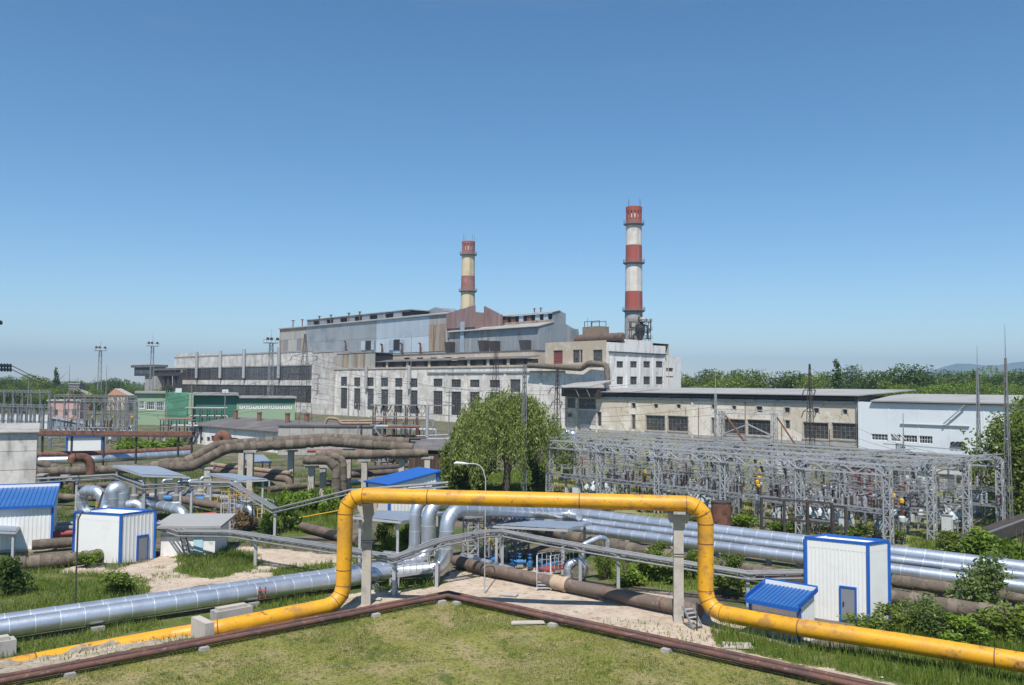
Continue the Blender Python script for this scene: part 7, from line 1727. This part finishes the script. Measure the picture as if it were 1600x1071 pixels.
for k, (px, py, w, h, mk, lab) in enumerate(shr):
    p = G(px, py); s = p.y/FPX
    if 'growing on' in lab: p = G(px, py, 1.5)
    r = thing('shrub', lab, 'shrub', p, random.uniform(0,6.28)); r.scale = (w*s*1.05, w*s*1.05, h*s*1.12)
    link('foliage', SH[mk][k % len(SH[mk])], r); link('stems', STEM[k % 3], r)
for k, px in enumerate((300,330,352,470,498,600,632,662,690,712,905,950,1000,1060,1150,1240,1320,1400,1450,1500)):      # scrub at the foot of the halls
    rk = random.Random(k+9); p = D(px, 680, (rk.uniform(180,235) if px < 800 else rk.uniform(150,190)-(px-900)*.08)); w = rk.uniform(3,6)
    r = thing('shrub', f'low scrub at the foot of the {"left halls" if px < 800 else "cream and white halls"}, {ORD[k if px < 800 else k-10]} from the left', 'shrub', (p.x,p.y,0), rk.uniform(0,6)); r.scale = (w,w,rk.uniform(1.4,2.8)); link('foliage', SH['mid' if k % 3 else 'bright'][k % 2], r); link('stems', STEM[k % 3], r)
# tree at the right edge
NT = [(crown('crown', 200+k, 1.0, .8, 26, 9000, .016, 'leafmid', .05), trunk_mesh(1.0, .03, 60+k)) for k in range(2)]
t = D(1578, 636, 92); tree(NT[0], t.x+.8, t.y, t.z, 1.1, 'leafy tree at the right edge behind the masts', rz=.4)
t = D(1625, 610, 100); tree(NT[1], t.x, t.y, t.z, .9, 'taller tree at the right edge cut by the frame', rz=2)

# ---------------------------------------------------------------- grass and weeds
def scatter(polys, dens, rg):
    out = []
    for poly in polys:
        x = [p[0] for p in poly]; y = [p[1] for p in poly]; x0, x1, y0, y1 = max(min(x),-60), min(max(x),75), max(min(y),22), min(max(y),150)
        
        if x1 <= x0 or y1 <= y0: continue
        n = int((x1-x0)*(y1-y0)*dens); X = rg.uniform(x0, x1, n); Y = rg.uniform(y0, y1, n); k = inpoly(X, Y, poly); out.append(np.stack([X[k], Y[k]], 1))
    return np.concatenate(out)
def blades(name, P2, h, w, mk, rg, lean=.35, clump=.0, thin=None):
    X, Y = P2[:,0], P2[:,1]
    keep = (np.abs(X/Y) < .68) & (Y > 26)
    if thin is not None: keep &= (wave(X, Y, thin[0], thin[2]) > thin[1])
    X, Y = X[keep], Y[keep]; n = len(X); hh = h*rg.uniform(.45, 1.25, n)*(1+.5*np.clip(wave(X, Y, .45, 9), -1, 1)); a = rg.uniform(0, 6.28, n)
    lx, ly = np.cos(a)*lean*hh*rg.random(n), np.sin(a)*lean*hh*rg.random(n); b = rg.uniform(0, 6.28, n); wx, wy = np.cos(b)*w/2, np.sin(b)*w/2; z = np.full(n, -.08)
    v = np.stack([np.stack([X-wx, Y-wy, z], 1), np.stack([X+wx, Y+wy, z], 1), np.stack([X+lx, Y+ly, z+hh], 1)], 1).reshape(-1, 3)
    return kind(link(name, np_mesh(name, v, np.arange(3*n).reshape(-1, 3), K[mk])), 'stuff')
rg = np.random.default_rng(11)
blades('weeds', scatter(Z_GREEN[:4]+Z_GREEN[7:8], 60, rg), .42, .05, 'grassgreen', rg, .8, thin=(.55,-.35,21))
blades('dry_weeds', scatter(Z_GREEN[:4]+Z_GREEN[7:8], 14, rg), .45, .04, 'grassdry', rg, .8, thin=(.4,-.2,23))
blades('tall_grass', scatter([Z_GREEN[3], Z_GREEN[7]], 26, rg), .8, .05, 'grassgreen', rg, .45)
blades('ground_cover', scatter(Z_GREEN[4:7]+Z_GREEN[8:], 26, rg), .5, .07, 'grassgreen', rg, .7)
blades('yard_grass', scatter(Z_YARD, 10, rg), .4, .08, 'grassdry', rg, .6, thin=(.25,-.25,4))
blades('lawn_grass', scatter([Z_LAWN], 190, rg), .10, .034, 'grassgreen', rg, 1.0, thin=(.5,-.15,6))
blades('lawn_straw', scatter([Z_LAWN], 150, rg), .09, .032, 'grassdry', rg, 1.1)
tp = scatter([Z_LAWN], .35, rg); tuft = np.repeat(tp, 26, 0)+rg.normal(0, .11, (len(tp)*26, 2)); blades('lawn_tufts', tuft, .17, .03, 'grassgreen', rg, .8)
tp = scatter([Z_LAWN], .25, rg); tuft = np.repeat(tp, 22, 0)+rg.normal(0, .14, (len(tp)*22, 2)); blades('straw_tufts', tuft, .12, .03, 'grassdry', rg, 1.1)
edge = [[tuple((cc+dl_*t0+bis*(-.55))[:2]), tuple((cc+dl_*t1+bis*(-.55))[:2]), tuple((cc+dl_*t1+bis*(-.95))[:2]), tuple((cc+dl_*t0+bis*(-.95))[:2])] for t0, t1 in ((0,34),)]+[[tuple((cc+dr_*t0+bis*(-.55))[:2]), tuple((cc+dr_*t1+bis*(-.55))[:2]), tuple((cc+dr_*t1+bis*(-.95))[:2]), tuple((cc+dr_*t0+bis*(-.95))[:2])] for t0, t1 in ((0,34),)]
blades('edge_grass', scatter(edge, 90, rg), .22, .03, 'grassgreen', rg, .6)
wide = [P((0,890),(560,880),(560,960),(0,1060)), P((700,880),(1400,1000),(1440,1075),(1140,1015),(700,935)), P((0,700),(700,700),(700,880),(0,890)), P((700,800),(1600,930),(1600,1000),(700,880))]
blades('sparse_weeds', scatter(wide[:1], 34, rg), .28, .05, 'grassgreen', rg, .8, thin=(.75,.12,8))
blades('yard_weeds', scatter(wide[1:2]+wide[3:], 10, rg), .3, .05, 'grassgreen', rg, .7, thin=(.35,.2,8))
mw = scatter(wide[2:3], 14, rg); ms = np.zeros(len(mw), bool)
for q in Z_SAND: ms |= inpoly(mw[:,0], mw[:,1], q)
blades('mid_weeds', mw[~ms], .45, .09, 'grassgreen', rg, .8, thin=(.18,-.1,18))
# rubble on the sand
me = [MB() for _ in range(3)]
for k, m in enumerate(me):
    rr = random.Random(k); m.lathe([(.02,0),(.5,.05),(.55,.25),(.3,.45),(.02,.5)], 7); m.v = [(x*rr.uniform(.7,1.2), y*rr.uniform(.7,1.2), z*rr.uniform(.7,1.1)) for x, y, z in m.v]
rm = [m.mesh('rubble', K['rubble']) for m in me]
pts = scatter(Z_SAND, 1.3, rg); V = []; F = []; 
for x, y in pts:
    s = .04+.2*rg.random()**3; b = me[rg.integers(3)]; n = len(V); a = rg.uniform(0,6.28); c, sn = math.cos(a), math.sin(a)
    V += [(x+(vx*c-vy*sn)*s, y+(vx*sn+vy*c)*s, -.07+vz*s*.6) for vx, vy, vz in b.v]; F += [tuple(n+i for i in f) for f in b.f]
gmesh = bpy.data.meshes.new('rubble'); gmesh.from_pydata(V, [], F); gmesh.materials.append(K['rubble']); kind(link('rubble', gmesh), 'stuff')

# crust of thrown-up soil along the half buried yellow main
bp_ = [Vector((p.x, p.y, 0)) for p in resample([G(-60,1056), G(120,1020), G(270,993), G(322,984)], .35)]; V = []; F = []; NJ = 9; rb2 = random.Random(4)
dB = (bp_[-1]-bp_[0]).normalized(); sB = Vector((-dB.y, dB.x, 0))
for side, w0 in ((1, .36), (-1, .40)):
    n0 = len(V)
    for i, p in enumerate(bp_):
        hgt = .26+.14*math.sin(i*.37+side)+.08*math.sin(i*1.3)+rb2.uniform(-.05,.05); hgt *= min(1, i/5, (len(bp_)-1-i)/4)*(.75 if side > 0 else .45)
        for j in range(NJ):
            t = j/(NJ-1); q = p+sB*side*(w0-.22+t*.95); V.append((q.x+rb2.uniform(-.05,.05), q.y+rb2.uniform(-.05,.05), -.12+(hgt*math.sin(math.pi*min(1, t*.85+.15))**.8+rb2.uniform(-.05,.05))*(1 if 0 < j < NJ-1 else .2)))
    for i in range(len(bp_)-1):
        for j in range(NJ-1): a = n0+i*NJ+j; F.append((a, a+NJ, a+NJ+1, a+1))
bm_ = bpy.data.meshes.new('soil_crust'); bm_.from_pydata(V, [], F); bm_.materials.append(mat('dry_soil', (.33,.28,.22), 1, 0, [((.27,.225,.17), 2, .45, .65), ((.52,.46,.38), 5, .58, .7, .8)], (6,.06), spec=.1)); kind(link('soil_crust', bm_), 'stuff')
